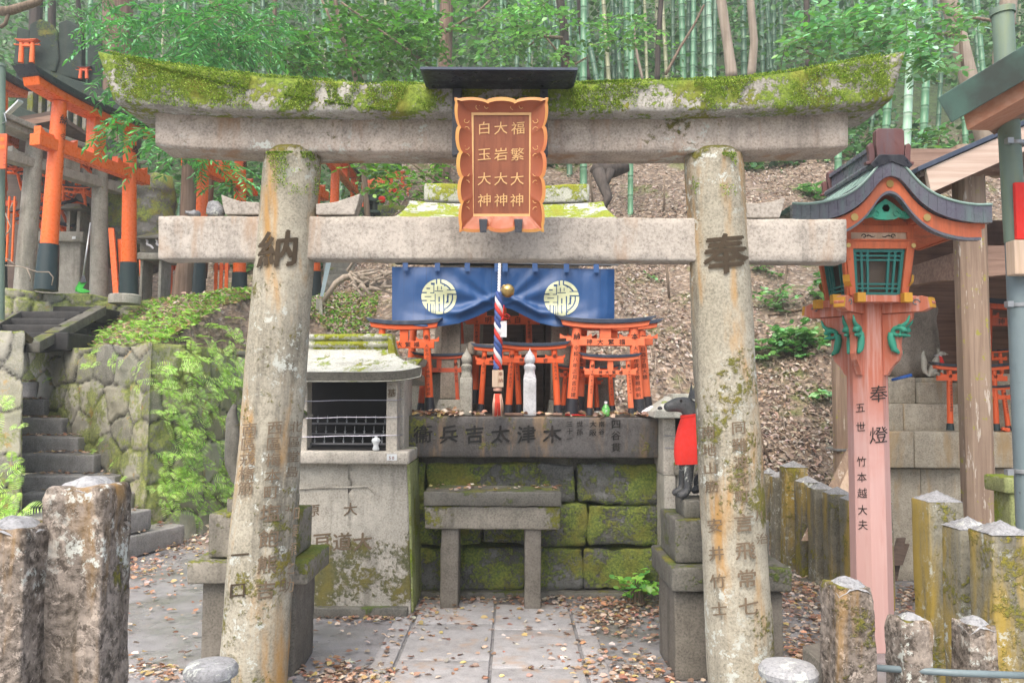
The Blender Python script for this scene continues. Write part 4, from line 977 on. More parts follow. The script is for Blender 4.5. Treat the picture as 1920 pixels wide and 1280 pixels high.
# the small stone torii that carries the curtain
CT = thing('curtain_torii', (xw(945,6.3), 6.3, slab_top), 'stone posts and crossbeam on the altar that carry the blue curtain', 'stone gate')
for x0, x1, bx0, bx1 in ((828,862,816,873),(1034,1066,1026,1074)):
    mb = MB()
    mb.hexa([(xw(x0-2,6.3),6.24,zw(748,6.3)),(xw(x1+2,6.3),6.24,zw(748,6.3)),(xw(x1+2,6.3),6.38,zw(748,6.3)),(xw(x0-2,6.3),6.38,zw(748,6.3)),
             (xw(x0+1,6.3),6.25,zw(500,6.3)),(xw(x1-1,6.3),6.25,zw(500,6.3)),(xw(x1-1,6.3),6.37,zw(500,6.3)),(xw(x0+1,6.3),6.37,zw(500,6.3))])
    p_ = build('pillar', mb, M_['shrine_stone'], CT, bevel=.008)
    mb = MB(); mb.hexa([(xw(bx0,6.3),6.20,slab_top),(xw(bx1,6.3),6.20,slab_top),(xw(bx1,6.3),6.42,slab_top),(xw(bx0,6.3),6.42,slab_top),
             (xw(x0-4,6.3),6.23,zw(749,6.3)),(xw(x1+4,6.3),6.23,zw(749,6.3)),(xw(x1+4,6.3),6.39,zw(749,6.3)),(xw(x0-4,6.3),6.39,zw(749,6.3))])
    build('foot', mb, M_['grey_stone'], p_, bevel=.006)
mb = MB(); mb.block((xw(730,6.2),6.2,zw(489,6.2)),(xw(1155,6.2),6.44,zw(462,6.2)), r=.012, cell=.06, amp=.006); build('top_beam', mb, M_['green_stone'], CT, smooth='all')
mb = MB(); mb.block((xw(862,6.3),6.28,zw(666,6.3)),(xw(1034,6.3),6.35,zw(645,6.3)), r=.008, cell=.06, amp=.003); mb.lathe([(.0,-.02),(.035,0),(.045,.04),(.03,.09),(.0,.10)], 14, Matrix.Translation((xw(884,6.28),6.25,zw(664,6.25))))
build('tie_beam', mb, M_['shrine_stone'], CT, smooth=True)

# ---------------------------------------------------------------- the blue curtain
CY = 6.12
CU = thing('shrine_curtain', (xw(940,CY), CY, zw(500,CY)), 'deep blue shrine curtain gathered at the middle, with two round pale crests', 'curtain')
def cbot(px):   # lower edge
    if px < 936:
        return lerp_tab([(735,606),(760,609),(800,612),(830,611),(860,606),(890,595),(915,583),(930,576),(936,574)], px)
    return lerp_tab([(936,574),(942,575),(960,580),(985,593),(1010,605),(1040,612),(1070,613),(1100,607),(1125,598),(1152,597)], px)
def curt(px, v, out=0.0):
    "v 0 at the top edge, 1 at the hem"
    top = 500+ (px-735)*.010
    k = (px-735)/(1150-735); py = top+(cbot(px)-top)*v
    # cloth pulled to the middle: ridges run from the hem near the crests up to the gathering knot
    dx = px-938; gx = math.exp(-(dx/70)**2); side = 1 if dx > 0 else -1
    dd = math.hypot(dx, (py-574)*1.0); ang = math.atan2(py-574, abs(dx)+1)
    far = max(0, min(1, (abs(dx)-15)/60))
    fold = .050*math.exp(-((v-.80+.0012*abs(abs(dx)-75))/.085)**2)*math.exp(-((abs(dx)-70)/52)**2)
    fold += .028*math.exp(-((ang+.35)/.16)**2)*math.exp(-((dd-95)/70)**2)+.022*math.exp(-((ang+.75)/.14)**2)*math.exp(-((dd-80)/50)**2)
    fold += .055*math.exp(-((v-1.0)/.16)**2)*math.exp(-((abs(dx)-125)/48)**2)
    fold += .0045*math.sin(px*.075+py*.02+1.3*math.sin(py*.05)) + .0012*math.sin(px*.31+py*.01)+.006*noise.noise(Vector((px*.02, py*.012, 3)))
    fold += .05*(v**1.4)*math.exp(-((abs(dx)-165)/34)**2)
    tuck = -.05*gx*v*v
    y = CY-(fold+tuck)-out
    if px > 1138: y += .02*(px-1138)/14
    return P(px, py, y)
def curtain_cloth():
    t = NT('curtain_cloth'); o = t.obj(False)
    st = t.noise(1.0, 3, .5, vec=t.scale(o, (30, 1, .35)))
    c = t.mix(t.ramp(t.noise(2, 4), .35, .7), (.003,.050,.17), (.005,.068,.225))
    c = t.mix(t.ramp(st, .60, .64, 0, .35), c, (.006,.025,.09))
    t.col(c); t.rough(.44); t.b.inputs['Specular IOR Level'].default_value = .6; t.b.inputs['Sheen Weight'].default_value = .1
    t.bump(t.math('ADD', t.noise(9, 5), t.math('MULTIPLY', t.noise(260, 2), .3)), .4, .010); return t.m
mb = MB(); mb.grid(lambda u, v: curt(735+417*u, v), 190, 44)
cl = build('cloth', mb, curtain_cloth(), CU, smooth='all')
mb = MB(); mb.grid(lambda u, v: curt(1151, v)+Vector((.0, .30*u, .0)), 6, 20); mb.grid(lambda u, v: curt(736, v)+Vector((.0, .24*u, .0)), 6, 20)
build('side_panel', mb, cl.data.materials[0], CU, smooth='all')
# crests: a disc cut by bars (woven-character crest), laid on the cloth
CZ = [(616,330,633,415),(679,330,696,412),(540,402,600,428),(470,476,528,492),(577,425,593,556),(400,536,482,554),(528,540,594,556),(446,596,545,613),
 (400,655,482,674),(528,660,600,676),(482,705,498,860),(528,712,545,880),(566,715,580,880),(599,560,613,880),(653,604,671,688),(653,702,671,832),(720,575,738,870),
 (634,448,650,512),(690,452,706,500),(600,520,722,531),(735,420,752,452),(780,496,925,512),(778,561,925,578),(780,585,806,700),(740,800,760,816)]
CUTS = [((a-660)/262, (605-d)/262, (c-660)/262, (605-b)/262) for a, b, c, d in CZ]
def crest(cx, cy, r):
    N = 84; mb = MB(); vid = {}
    def inside(x, y):
        rr = math.hypot(x, y)
        if rr > 1: return False
        for a_, b_, c_, d_ in CUTS:
            if a_ <= x <= c_ and b_ <= y <= d_: return False
        # curved channel that makes the outer ring on the upper right and lower right
        if .72 < rr < .80 and x > .14 and (y > .40): return False
        if .74 < rr < .82 and x > .30 and y < .12 and y > -.72: return False
        if .50 < rr < .56 and x > .38 and y < .10 and y > -.55: return False
        return True
    fs = []; vs = []
    def V(i, j):
        if (i, j) not in vid:
            x = -1+2*i/N; y = -1+2*j/N; rr = math.hypot(x, y)
            if rr > 1: x /= rr; y /= rr
            px = cx+x*r; py = cy-y*r; top = 500+(px-735)*.010; v = (py-top)/(cbot(px)-top)
            vid[(i, j)] = len(vs); vs.append(curt(px, v, .004))
        return vid[(i, j)]
    for i in range(N):
        for j in range(N):
            if inside(-1+2*(i+.5)/N, -1+2*(j+.5)/N): fs.append((V(i,j), V(i+1,j), V(i+1,j+1), V(i,j+1)))
    mb.add(vs, fs); return mb
cm = flat('crest_pale_green', (.62,.66,.42), .45)
for cx, cy in ((823,556),(1053,559)): build('crest', crest(cx, cy, 33), cm, CU, smooth='all')
for px in (760,820,876,932,947,1003,1062,1118):
    mb = MB(); top = 500+(px-735)*.010
    for k in range(2):
        mb.hexa([P(px-5,top+7,CY-.05),P(px+5,top+7,CY-.05),P(px+5,top+7,CY-.044),P(px-5,top+7,CY-.044),P(px-5,top-11,CY-.045),P(px+5,top-11,CY-.045),P(px+5,top-11,CY-.039),P(px-5,top-11,CY-.039)]) if k == 0 else None
    build('loop', mb, cl.data.materials[0], CU)
mb = MB(); mb.tube([P(730,491,CY-.03), P(945,493,CY-.03), P(1160,497,CY-.03)], .006, 8); build('hanging_wire', mb, M_['metal'], CU, smooth='all')

# ---------------------------------------------------------------- bell and bell rope
RY = 5.80
BR = thing('bell_rope', tuple(P(933, 695, RY)), 'thick red, white and blue twisted bell rope with tassel hanging before the curtain', 'bell rope')
cols3 = [(.62,.05,.04),(.72,.72,.74),(.05,.09,.28),(.06,.10,.30)]
cols3[3] = (.07,.12,.32)
rope_m = [flat('rope_%s' % c_, v_, .85) for c_, v_ in zip(('red','white','blue','navy'), cols3)]
for k in range(4):
    mb = MB(); pts_ = []
    for i in range(90):
        t_ = i/89; c_ = P(936-3*t_, 548+144*t_, RY); a_ = k*math.pi/2+t_*19; rr_ = .0135+.004*min(1, t_*6)
        pts_.append(c_+Vector((math.cos(a_)*rr_, math.sin(a_)*rr_, 0)))
    mb.tube(pts_, .0155, 8); build('strand', mb, rope_m[k], BR, smooth='all')
mb = MB()
for k in range(2):
    pts_ = [P(937-1.5*i/40, 494+56*i/40, RY+.10-.10*i/40)+Vector((math.cos(k*math.pi+i*.8)*.006, math.sin(k*math.pi+i*.8)*.006, 0)) for i in range(41)]
    mb.tube(pts_, .0075, 6)
build('cord', mb, rope_m[1], BR, smooth='all')
mb = MB(); mb.box((P(923,700,RY).x,RY-.035,zw(726,RY)),(P(944,700,RY).x,RY+.035,zw(694,RY))); hb = build('handle_block', mb, M_['palewood'], BR, bevel=.004)
carve_flat(hb, '奉納', 938.5, 701, RY-.035, 9, 12, 'ink_soft', bold=.01, name='lettering', out=.003)
mb = MB(); mb.lathe([(.030,-.0),(.034,.012),(.030,.026)], 18, Matrix.Translation(P(933, 733, RY))); build('collar', mb, flat('tassel_collar', (.72,.42,.32), .8), BR, smooth=True)
for mname, rr_, cnt, mc in (('tassel_pale', 1.0, 46, (.75,.52,.40)),('tassel_red', .55, 26, (.70,.07,.04))):
    mb = MB()
    for k in range(cnt):
        a_ = random.uniform(0, 6.283); r0 = .026*math.sqrt(random.random()); r1 = r0*1.25+.008; c0 = P(933, 738, RY); c1 = P(933+random.uniform(-1.5,1.5), 779+random.uniform(-3,2), RY)
        if mname == 'tassel_red': a_ = random.uniform(-2.3, -.8); r0 = .026; r1 = random.uniform(.030,.038)
        mb.tube([c0+Vector((math.cos(a_)*r0, math.sin(a_)*r0, 0)), (c0+c1)/2+Vector((math.cos(a_)*r1, math.sin(a_)*r1, 0)), c1+Vector((math.cos(a_)*r1, math.sin(a_)*r1, 0))], [.0035,.0035,.002], 4)
    build('tassel', mb, flat(mname, mc, .9), BR, smooth='all')
BL = thing('bell', tuple(P(952, 545, RY)), 'small round golden bell tied to the top of the bell rope', 'bell')
mb = MB(); prof = [(.001,.050),(.020,.047),(.036,.036),(.046,.018),(.050,.004),(.054,.003),(.054,-.004),(.050,-.005),(.046,-.020),(.035,-.038),(.020,-.047),(.001,-.050)]
mb.lathe(prof, 24, Matrix.Translation(P(952, 545, RY)) @ Matrix.Rotation(R(35), 4, 'Y')); build('shell', mb, M_['brass'], BL, smooth=True)
mb = MB(); mb.lathe([(.012,-.008),(.017,0),(.012,.008),(.007,0),(.012,-.008)], 10, Matrix.Translation(P(946, 536, RY))); build('ring', mb, M_['brass'], BL, smooth=True)
mb = MB(); mb.box((P(938,632,5.78).x,5.775,zw(632,5.78)),(P(950,632,5.78).x,5.78,zw(602,5.78))); tg = build('paper_tag', mb, M_['paper']); tag(tg, 'white paper tag hanging on red string beside the bell rope', 'paper tag')
mb = MB(); mb.tube([P(944,603,5.78),P(943,590,5.79),P(945,572,5.80)], .0035, 6); mb.tube([P(943,592,5.77),P(950,588,5.77),P(956,592,5.77),P(952,598,5.77),P(944,595,5.77)], .003, 6); mb.tube([P(943,594,5.77),P(939,601,5.77),P(943,598,5.77)], .003, 6)
build('string', mb, M_['cloth_red'], tg, smooth='all')

# ---------------------------------------------------------------- votive torii (generic builder)
def add_torii(name, label, group, xl, xr, yb, ytop, Y, rp=4.2, mats=('verm','bluedark'), lean=.055, over=.20, sleeve=.12, tie=.30, strut=True, sori=.05, text=None, cat='torii', z0=None, dpx=None, rz=0.0, topt=None, inkm='ink', hk=None, beamh=1.0, wedges=True, nsub=10, stump=None):
    """xl,xr,yb: pixel feet; ytop: pixel of the top beam's upper edge at mid; Y depth; rp pillar radius in px"""
    a_, b_ = P(xl, yb, Y), P(xr, yb, Y); c_ = (a_+b_)/2; s_ = Y/F; W = (xr-xl)*s_; zt = P((xl+xr)/2, ytop, Y).z; Hh = zt-c_.z
    return torii_w(name, label, group, (c_.x, c_.y, c_.z if z0 is None else z0), W, Hh, rp*s_, mats, lean, over, sleeve, tie, strut, sori, text, cat, rz, inkm, beamh, wedges)
def torii_w(name, label, group, loc, W, Hh, r, mats, lean, over, sleeve, tie, strut, sori, text, cat, rz, inkm, beamh=1.0, wedges=True, d=None):
    r0 = thing(name, loc, label, cat, group, rz); hb = .085*Hh*beamh; d = d or r*1.35
    half = W/2; ln = lean*Hh; tx = half-ln; ov = W*over
    def kas(z_lo, z_hi, ext, dep, so, slant):
        mb = MB(); n = 16; vs = []
        for i in range(n+1):
            t = -1+2*i/n; cz = so*abs(t)**2.4
            for (dy, zz, e2) in ((-dep, z_lo, -slant), (dep, z_lo, -slant), (dep, z_hi, 0), (-dep, z_hi, 0)):
                vs.append(((tx+ext+e2)*t, dy, zz+cz*(1.15 if zz == z_hi else 1)))
        fs = [(i*4+j, (i+1)*4+j, (i+1)*4+(j+1)%4, i*4+(j+1)%4) for i in range(n) for j in range(4)]+[(0,1,2,3),(n*4+3,n*4+2,n*4+1,n*4)]
        return mb.add(vs, fs)
    so = sori*W
    build('top_beam', kas(Hh-so*.3-hb*.55, Hh-so*.3, ov+r*2.2, d*1.25, so, r*1.2), M_[mats[1]], r0, world=False, bevel=r*.12)
    build('second_beam', kas(Hh-so*.3-hb*1.15, Hh-so*.3-hb*.56, ov+r*.9, d*.95, so, r*.3), M_[mats[0]], r0, world=False, bevel=r*.12)
    zT = Hh-hb*1.1-so*.25; nz = Hh*(1-tie)
    mb = MB(); mb.box((-(tx+ov*.95), -d*.6, nz-hb*.45), ((tx+ov*.95), d*.6, nz+hb*.45)); tbm = build('tie_beam', mb, M_[mats[0]], r0, world=False, bevel=r*.12)
    if text and text[0]:
        t_ = MB(); k = len(text[0]); st_ = tx*1.15/max(1, k-1) if k > 1 else 1
        write(t_, text[0], lambda x, y: Vector((x-st_*(k-1)/2, -d*.6-.0015, nz+y)), hb*.78, st_, vertical=False, bold=.02); build('lettering', t_, M_[inkm], tbm, world=False)
    if strut:
        mb = MB(); mb.box((-r*1.1, -d*.55, nz+hb*.45), (r*1.1, d*.55, zT+hb*.2)); build('strut', mb, M_[mats[0]], r0, world=False, bevel=r*.1)
    if wedges:
        for sx in (-1, 1):
            for q in (-1, 1):
                xm = sx*(half-ln*nz/Hh); w_ = MB(); w_.prism([(xm+q*r*.9, nz+hb*.45), (xm+q*r*3.1, nz+hb*.45), (xm+q*r*3.1, nz+hb*1.05), (xm+q*r*2.3, nz+hb*.72), (xm+q*r*.9, nz+hb*.72)] if q > 0 else [(xm-r*.9, nz+hb*.72), (xm-r*2.3, nz+hb*.72), (xm-r*3.1, nz+hb*1.05), (xm-r*3.1, nz+hb*.45), (xm-r*.9, nz+hb*.45)], -d*.4, d*.4)
                build('wedge', w_, M_[mats[0]], r0, world=False)
    for sx in (-1, 1):
        mb = MB(); x0, x1 = sx*half, sx*tx
        mb.tube([(x0, 0, 0), (x0+(x1-x0)*.5, 0, zT*.5), (x1, 0, zT)], [r*1.12, r*1.03, r*.92], 16)
        pp = build('pillar', mb, M_[mats[0]], r0, world=False, smooth=True)
        if sleeve:
            mb = MB(); zs = Hh*sleeve; xs_ = x0+(x1-x0)*zs/zT
            mb.tube([(x0, 0, -.002), (xs_, 0, zs)], [r*1.45, r*1.22], 16); build('base_sleeve', mb, M_['greenblack' if mats[1] != 'bluedark' else 'black'], pp, world=False, smooth=True)
        tx_ = text[1 if sx < 0 else 2] if text else None
        if tx_:
            t_ = MB(); sz = r*1.25
            def f(x, y, x0=x0, x1=x1):
                z = zT*.90+y; cx = x0+(x1-x0)*z/zT; xx = max(-r*.9, min(r*.9, x)); return Vector((cx+xx, -math.sqrt(max(0, (r*1.08)**2-xx*xx))-.0012, z))
            write(t_, tx_[:1], f, sz*1.15, sz*1.3, bold=.03, slice_x=4)
            write(t_, '  '+tx_[1:], f, sz*.85, sz*.92, bold=.01, slice_x=4)
            build('lettering', t_, M_[inkm], pp, world=False)
    return r0
ZG = 'small vermilion torii standing on the altar'
V1 = '納令和八年正月吉日建之'; V2 = '奉大阪市中央区本町山田'
add_torii('votive_torii','big vermilion votive torii at left end of the altar, half behind the stone roof',ZG,706,806,772,600,6.08,rp=7,over=.16,tie=.27,text=('神大繁福','納令和八年吉日建之','奉大阪市北区天神橋三木建設'),sleeve=.16,lean=.05,inkm='ink')
add_torii('votive_torii','second smaller vermilion torii behind the left altar torii, around the stone post',ZG,789,859,768,662,6.26,rp=5.5,mats=('verm_d','bluedark'),tie=.30,text=('大','日和八年正月','納令和八吉'))
add_torii('votive_torii','old darker red torii whose two high pillars pass behind the left altar torii',ZG,770,866,690,560,6.62,rp=6.5,mats=('verm','bluedark'),text=('神大','一十二之','令和七年'))
add_torii('votive_torii','tall vermilion torii directly behind the curtain hem, lettered beside the bell rope',ZG,890,994,755,552,6.50,rp=6.0,over=.22,tie=.24,mats=('verm','bluedark'),lean=.02,text=('明神玉白','明令和八年建之','奉有木村建設'))
add_torii('votive_torii','middle vermilion torii with dark cap, its pillars either side of the white post',ZG,953,1046,776,642,6.03,rp=6,over=.2,tie=.25,sleeve=.13,text=('神大岩','納令和八年吉日之','奉大阪市大鳥'))
add_torii('votive_torii','thin vermilion torii behind the middle one, seen between the bell rope and white post',ZG,901,974,774,646,6.16,rp=5,over=.22,tie=.26,sleeve=.13,text=('神岩','納令和八年','奉令和八年二月'))
add_torii('votive_torii','biggest vermilion torii with dark cap at right end of the altar',ZG,1072,1198,776,597,6.06,rp=9.5,over=.17,tie=.25,sleeve=.16,mats=('verm_l','bluedark'),text=('神大繁福','納令和八年正月吉日建之','本大阪市北区曽根崎新地'))
add_torii('votive_torii','same-sized vermilion torii close behind the biggest right one, peeping out at its side',ZG,1084,1212,770,602,6.26,rp=9,over=.17,tie=.23,sleeve=.16,mats=('verm_l','bluedark'),text=('','令和七年之','吉日四丁目大橋'))
add_torii('votive_torii','small thin vermilion torii standing in front of the biggest right one',ZG,1105,1184,778,664,5.97,rp=4.8,over=.20,tie=.30,sleeve=.12,mats=('verm_l','bluedark'),text=('神大繁福','納令和八年一月吉日','奉大阪市浪速区大谷'))
add_torii('votive_torii','small deep red torii seen through the biggest right torii, beside the green bottle',ZG,1056,1148,768,686,6.20,rp=4.6,over=.12,tie=.22,sleeve=.10,mats=('verm','bluedark'),text=('神大繁福','納令和','奉令和八年大阪'))
add_torii('votive_torii','lowest vermilion torii deep behind the small thin right one',ZG,1084,1120,770,700,6.36,rp=4.2,over=.30,tie=.25,sleeve=.10,text=None)

# ---------------------------------------------------------------- small things on the altar
def finial_post(px, Y, wpx, mat, label):
    s_ = Y/F; w2 = wpx*s_/2; x = P(px, 778, Y).x; z0 = slab_top; r = thing('spired_post', (x, Y, z0), label, 'stone post'); h1 = zw(708,Y)-z0
    mb = MB(); mb.block((-w2,-w2,0),(w2,w2,h1), r=w2*.18, cell=.03, amp=.0012); build('shaft', mb, M_[mat], r, world=False, smooth='all')
    mb = MB(); mb.lathe([(w2*.98,h1),(w2*.92,h1+.02),(w2*.82,h1+.028),(w2*.82,h1+.06),(w2*.92,h1+.068),(w2*.92,h1+.088),(w2*.6,h1+.105)], 16); build('neck', mb, M_[mat], r, world=False, smooth=True)
    z1 = h1+.10; mb = MB(); mb.lathe([(w2*.55,z1),(w2*.84,z1+.02),(w2*.88,z1+.042),(w2*.70,z1+.066),(w2*.36,z1+.088),(w2*.12,z1+.105),(.0008,z1+.124)], 18); build('finial', mb, M_[mat], r, world=False, smooth=True)
finial_post(993, 5.97, 24, 'white_stone', 'white granite post with onion-shaped finial at the middle of the altar')
finial_post(874, 6.02, 23, 'grey_stone', 'brown-stained grey stone post with onion-shaped finial left of the bell rope')
def bottle(px, Y, label):
    r = thing('drink_bottle', (P(px,780,Y).x, Y, slab_top), label, 'bottle'); s_ = .0052
    t = NT('green_plastic'); t.col((.16,.62,.15)); t.rough(.12); t.b.inputs['Transmission Weight'].default_value = .5
    mb = MB(); mb.lathe([(.026,.0),(.030,.004),(.030,.060),(.028,.066),(.018,.080),(.0115,.088),(.0115,.092)], 18); build('body', mb, t.m, r, world=False, smooth=True)
    mb = MB(); mb.lathe([(.0125,.092),(.0125,.108),(.010,.110)], 14); build('cap', mb, M_['paper'], r, world=False, smooth=True)
    mb = MB(); mb.lathe([(.0305,.018),(.0308,.020),(.0308,.054),(.0305,.056)], 18); lb = build('label_band', mb, flat('bottle_band', (.20,.60,.16), .5), r, world=False, smooth=True)
    t_ = MB(); write(t_, '茶', lambda x, y: Vector((x, -math.sqrt(max(0,.0312**2-x*x))-.0006, .04+y)), .020, 1, bold=.01, slice_x=4); build('lettering', t_, M_['white'], lb, world=False)
bottle(1136, 5.94, 'green plastic tea bottle with pale cap standing on the altar edge')
o = MB(); o.lathe([(.014,0),(.022,.004),(.034,.030),(.036,.036),(.033,.034),(.02,.01),(.001,.006)], 20); cpo = build('offering_bowl', o, M_['white'], smooth=True); cpo.location = (xw(1122,5.98), 5.99, slab_top); tag(cpo, 'small white bowl behind the green bottle on the altar', 'bowl')
mb = MB(); mb.block((-.06,-.035,0),(.05,.035,.075), r=.02, cell=.013, amp=.022, fr=24, warp=lambda v: Vector((v.x+v.z*.5, v.y, v.z*(1-.3*abs(v.x)/.06)))); o = build('crumpled_bag', mb, M_['paper'], smooth=False); o.location = (xw(1212,5.98), 5.98, slab_top+.004); tag(o, 'crumpled white plastic bag at the right end of the altar', 'plastic bag')
for px, lab in ((899,'short brown wooden block under the left slim torii pillar'),(955,'short brown wooden block left of the white post'),(972,'brown wooden block touching the white post'),(1045,'brown wooden block right of the white post')):
    mb = MB(); mb.tube([(-.035,0,.012),(.035,0,.012)], .012, 10); o = build('wooden_block', mb, M_['oldwood_x'], smooth=True); o.location = (xw(px,5.93), 5.93, slab_top); tag(o, lab, 'wooden block')
mb = MB(); mb.lathe([(.001,0),(.012,.0),(.014,.01),(.007,.05),(.001,.055)], 12, Matrix.Translation((0,0,.014)) @ Matrix.Rotation(R(88), 4, 'Y')); o = build('wooden_stopper', mb, M_['palewood'], smooth=True); o.location = (xw(1022,5.92), 5.92, slab_top); tag(o, 'pale wooden stopper lying on the altar right of the white post', 'stopper')
mb = MB(); mb.tube([(-.06,0,.008),(.09,.02,.006)], .005, 8); o = build('chopstick', mb, M_['cloth_red'], smooth=True); o.location = (xw(1075,5.93), 5.93, slab_top+.002); tag(o, 'red stick lying on the altar under the biggest right torii', 'stick')

# ================================================================ left candle shrine
LY = 5.45
CS = thing('candle_shrine', (xw(660,LY), LY+.3, 0), 'stone candle shrine with mossy tiled roof, wires and white vase, left of the altar', 'stone shrine')
mb = MB(); 
def taper(v):
    k = (v.z)/1.0; return Vector((v.x-(.045*k if v.x > xw(660,LY) else -.045*k)*1.0, v.y+.03*k, v.z))
mb.block((xw(540,LY),LY,.0),(xw(776,LY),LY+.62,zw(869,LY)), r=.012, cell=.05, amp=.005, fr=5, warp=taper, lim=50); base = build('base', mb, M_['candle_base'], CS, smooth='all')
mb = MB(); mb.block((xw(530,LY)-.02,LY-.05,-.03),(xw(771,LY),LY+.66,.07), r=.01, cell=.08, amp=.004); build('plinth', mb, M_['dark_stone'], CS, smooth='all')
# green lichen side panel
mb = MB(); mb.hexa([(xw(772,LY),LY+.012,.02),(xw(776,LY)+.012,LY+.03,.02),(xw(776,LY)+.012,LY+.60,.02),(xw(772,LY),LY+.60,.02),(xw(772,LY)-.052,LY+.042,zw(872,LY)),(xw(776,LY)-.028,LY+.06,zw(872,LY)),(xw(776,LY)-.028,LY+.60,zw(872,LY)),(xw(772,LY)-.05,LY+.60,zw(872,LY))])
M_['green_side'] = stone('stone_bright_algae', (.27,.30,.12), (.34,.38,.16), moss=.72, stain=.5, mossc=((.26,.36,.03),(.17,.24,.02)), mscale=2)
build('side_face', mb, M_['green_side'], CS, bevel=.006)
mb = MB(); mb.block((xw(540,LY-.04),LY-.06,zw(871,LY-.04)),(xw(769,LY-.04),LY+.66,zw(847,LY-.04)), r=.012, cell=.05, amp=.003, lim=50); build('ledge', mb, M_['candle_stone'], CS, smooth='all')
for x0, x1 in ((722,745),(572-20,576)):
    mb = MB(); mb.hexa([(xw(x0+2,LY),LY+.02,zw(848,LY)),(xw(x1,LY),LY+.02,zw(848,LY)),(xw(x1,LY)+.005,LY+.14,zw(848,LY)),(xw(x0+2,LY),LY+.14,zw(848,LY)),(xw(x0+2,LY),LY+.02,zw(697,LY)),(xw(x1-1,LY),LY+.02,zw(697,LY)),(xw(x1-1,LY),LY+.14,zw(697,LY)),(xw(x0+2,LY),LY+.14,zw(697,LY))])
    p_ = build('pillar', mb, M_['candle_stone'], CS, bevel=.007)
    if x0 > 700: carve_flat(p_, '基', 734, 737, LY+.02, 17, 18, 'engraved_soft')
for x0, x1 in ((746,757),):
    mb = MB(); mb.box((xw(x0,LY+.12),LY+.16,zw(848,LY)),(xw(x1,LY+.12),LY+.60,zw(697,LY))); build('side_wall', mb, M_['candle_stone'], CS, bevel=.006)
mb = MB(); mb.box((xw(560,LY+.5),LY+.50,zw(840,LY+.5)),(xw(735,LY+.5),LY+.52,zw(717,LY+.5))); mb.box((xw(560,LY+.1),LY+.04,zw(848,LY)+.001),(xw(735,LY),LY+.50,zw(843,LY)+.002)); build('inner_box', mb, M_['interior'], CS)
rack_m = flat('candle_rack_iron', (.17,.17,.18), .5, metal=.4)
for k, (yy, Yk) in enumerate(((833,LY+.10),(815,LY+.22),(795,LY+.34))):
    mb = MB(); mb.box((xw(560,Yk),Yk,zw(yy+2,Yk)),(xw(727,Yk),Yk+.05,zw(yy-1,Yk))); rk = build('candle_rack', mb, rack_m, CS)
    for j in range(9):
        px = 572+j*18+k*3; mb = MB(); c_ = P(px, yy-1, Yk+.02); mb.lathe([(.008,0),(.005,.012),(.0025,.02),(.0022,.045),(.0004,.062)], 6, Matrix.Translation(c_)); mb.lathe([(.001,.018),(.010,.022),(.010,.024),(.001,.024)], 8, Matrix.Translation(c_)); build('spike', mb, M_['metal'], rk)
for yy, dy in ((751,-2),(783,-2),(818,-4)):
    mb = MB(); mb.tube([P(560,yy+1,LY+.01), P(600,yy+.5,LY), P(640,yy-1,LY), P(690,yy-1,LY), P(722,yy+dy*.5,LY+.01), P(744,yy+dy*.5,LY+.012), P(757,yy-4,LY+.2)], .0028, 5); build('wire', mb, M_['wire'], CS)
mb = MB(); lp = (xw(725,LY-.11),LY-.063,zw(864,LY-.06)); mb.box(lp,(xw(746,LY-.06),LY-.0605+.003,zw(852,LY-.06))); pl = build('number_plate', mb, M_['white'], CS); carve_flat(pl, '50', 731, 858, LY-.063, 9, 6, 'ink_soft', False, out=.002)
# roof
cx_ = 650
def rfp(u, v, dz=0):   # u along, v ridge->eave front
    xr = 738+(790-738)*v**1.5; xl = 560-(790-738)*v**1.5-30; x = xl+(xr-xl)*u
    e = abs(2*u-1); py = 655+(697-655)*(v**.75)-10*(e**5)*v
    Yv_ = LY+.32-.42*v; q = P(x, py, Yv_); q.z += dz; return q
mb = MB(); mb.grid(lambda u, v: rfp(u, v), 30, 10); mb.grid(lambda u, v: rfp(u, v, -.065), 30, 10)
for k in range(30):
    pass
for e in (0, 1):
    for k in range(10):
        a_, b_ = rfp(e,k/10), rfp(e,(k+1)/10); mb.add([a_, b_, b_+Vector((0,0,-.065)), a_+Vector((0,0,-.065))], [(0,1,2,3)])
rf = build('roof', mb, M_['candle_roof'], CS, smooth=True)
mb = MB()
for k in range(30):
    a_, b_ = rfp(k/30,1), rfp((k+1)/30,1); mb.hexa([a_+Vector((0,.012,-.068)), b_+Vector((0,.012,-.068)), b_+Vector((0,.04,-.068)), a_+Vector((0,.04,-.068)), a_+Vector((0,-.004,-.004)), b_+Vector((0,-.004,-.004)), b_+Vector((0,.03,-.004)), a_+Vector((0,.03,-.004))])
build('eave', mb, M_['dark_stone'], rf)
mb = MB()   # back slope
e0, e1 = rfp(0,0), rfp(1,0); mb.hexa([(e0.x,e0.y,e0.z-.06),(e1.x,e1.y,e1.z-.06),(e1.x+.2,e1.y+.42,e1.z-.26),(e0.x-.2,e0.y+.42,e0.z-.26),(e0.x,e0.y,e0.z),(e1.x,e1.y,e1.z),(e1.x+.2,e1.y+.42,e1.z-.20),(e0.x-.2,e0.y+.42,e0.z-.20)])
build('back_slope', mb, M_['roof_moss'], rf, bevel=.01)
mb = MB(); t0 = P(790,677,LY+.30); mb.hexa([(t0.x-.11,LY+.25,t0.z-.06),(t0.x-.02,LY+.25,t0.z-.03),(t0.x,LY+.6,t0.z-.03),(t0.x-.11,LY+.6,t0.z-.06),(t0.x-.12,LY+.25,t0.z-.0),(t0.x+.015,LY+.25,t0.z+.02),(t0.x+.015,LY+.6,t0.z+.02),(t0.x-.12,LY+.6,t0.z+.02)]); build('rear_corner', mb, M_['roof_moss'], rf, bevel=.01)
mb = MB()
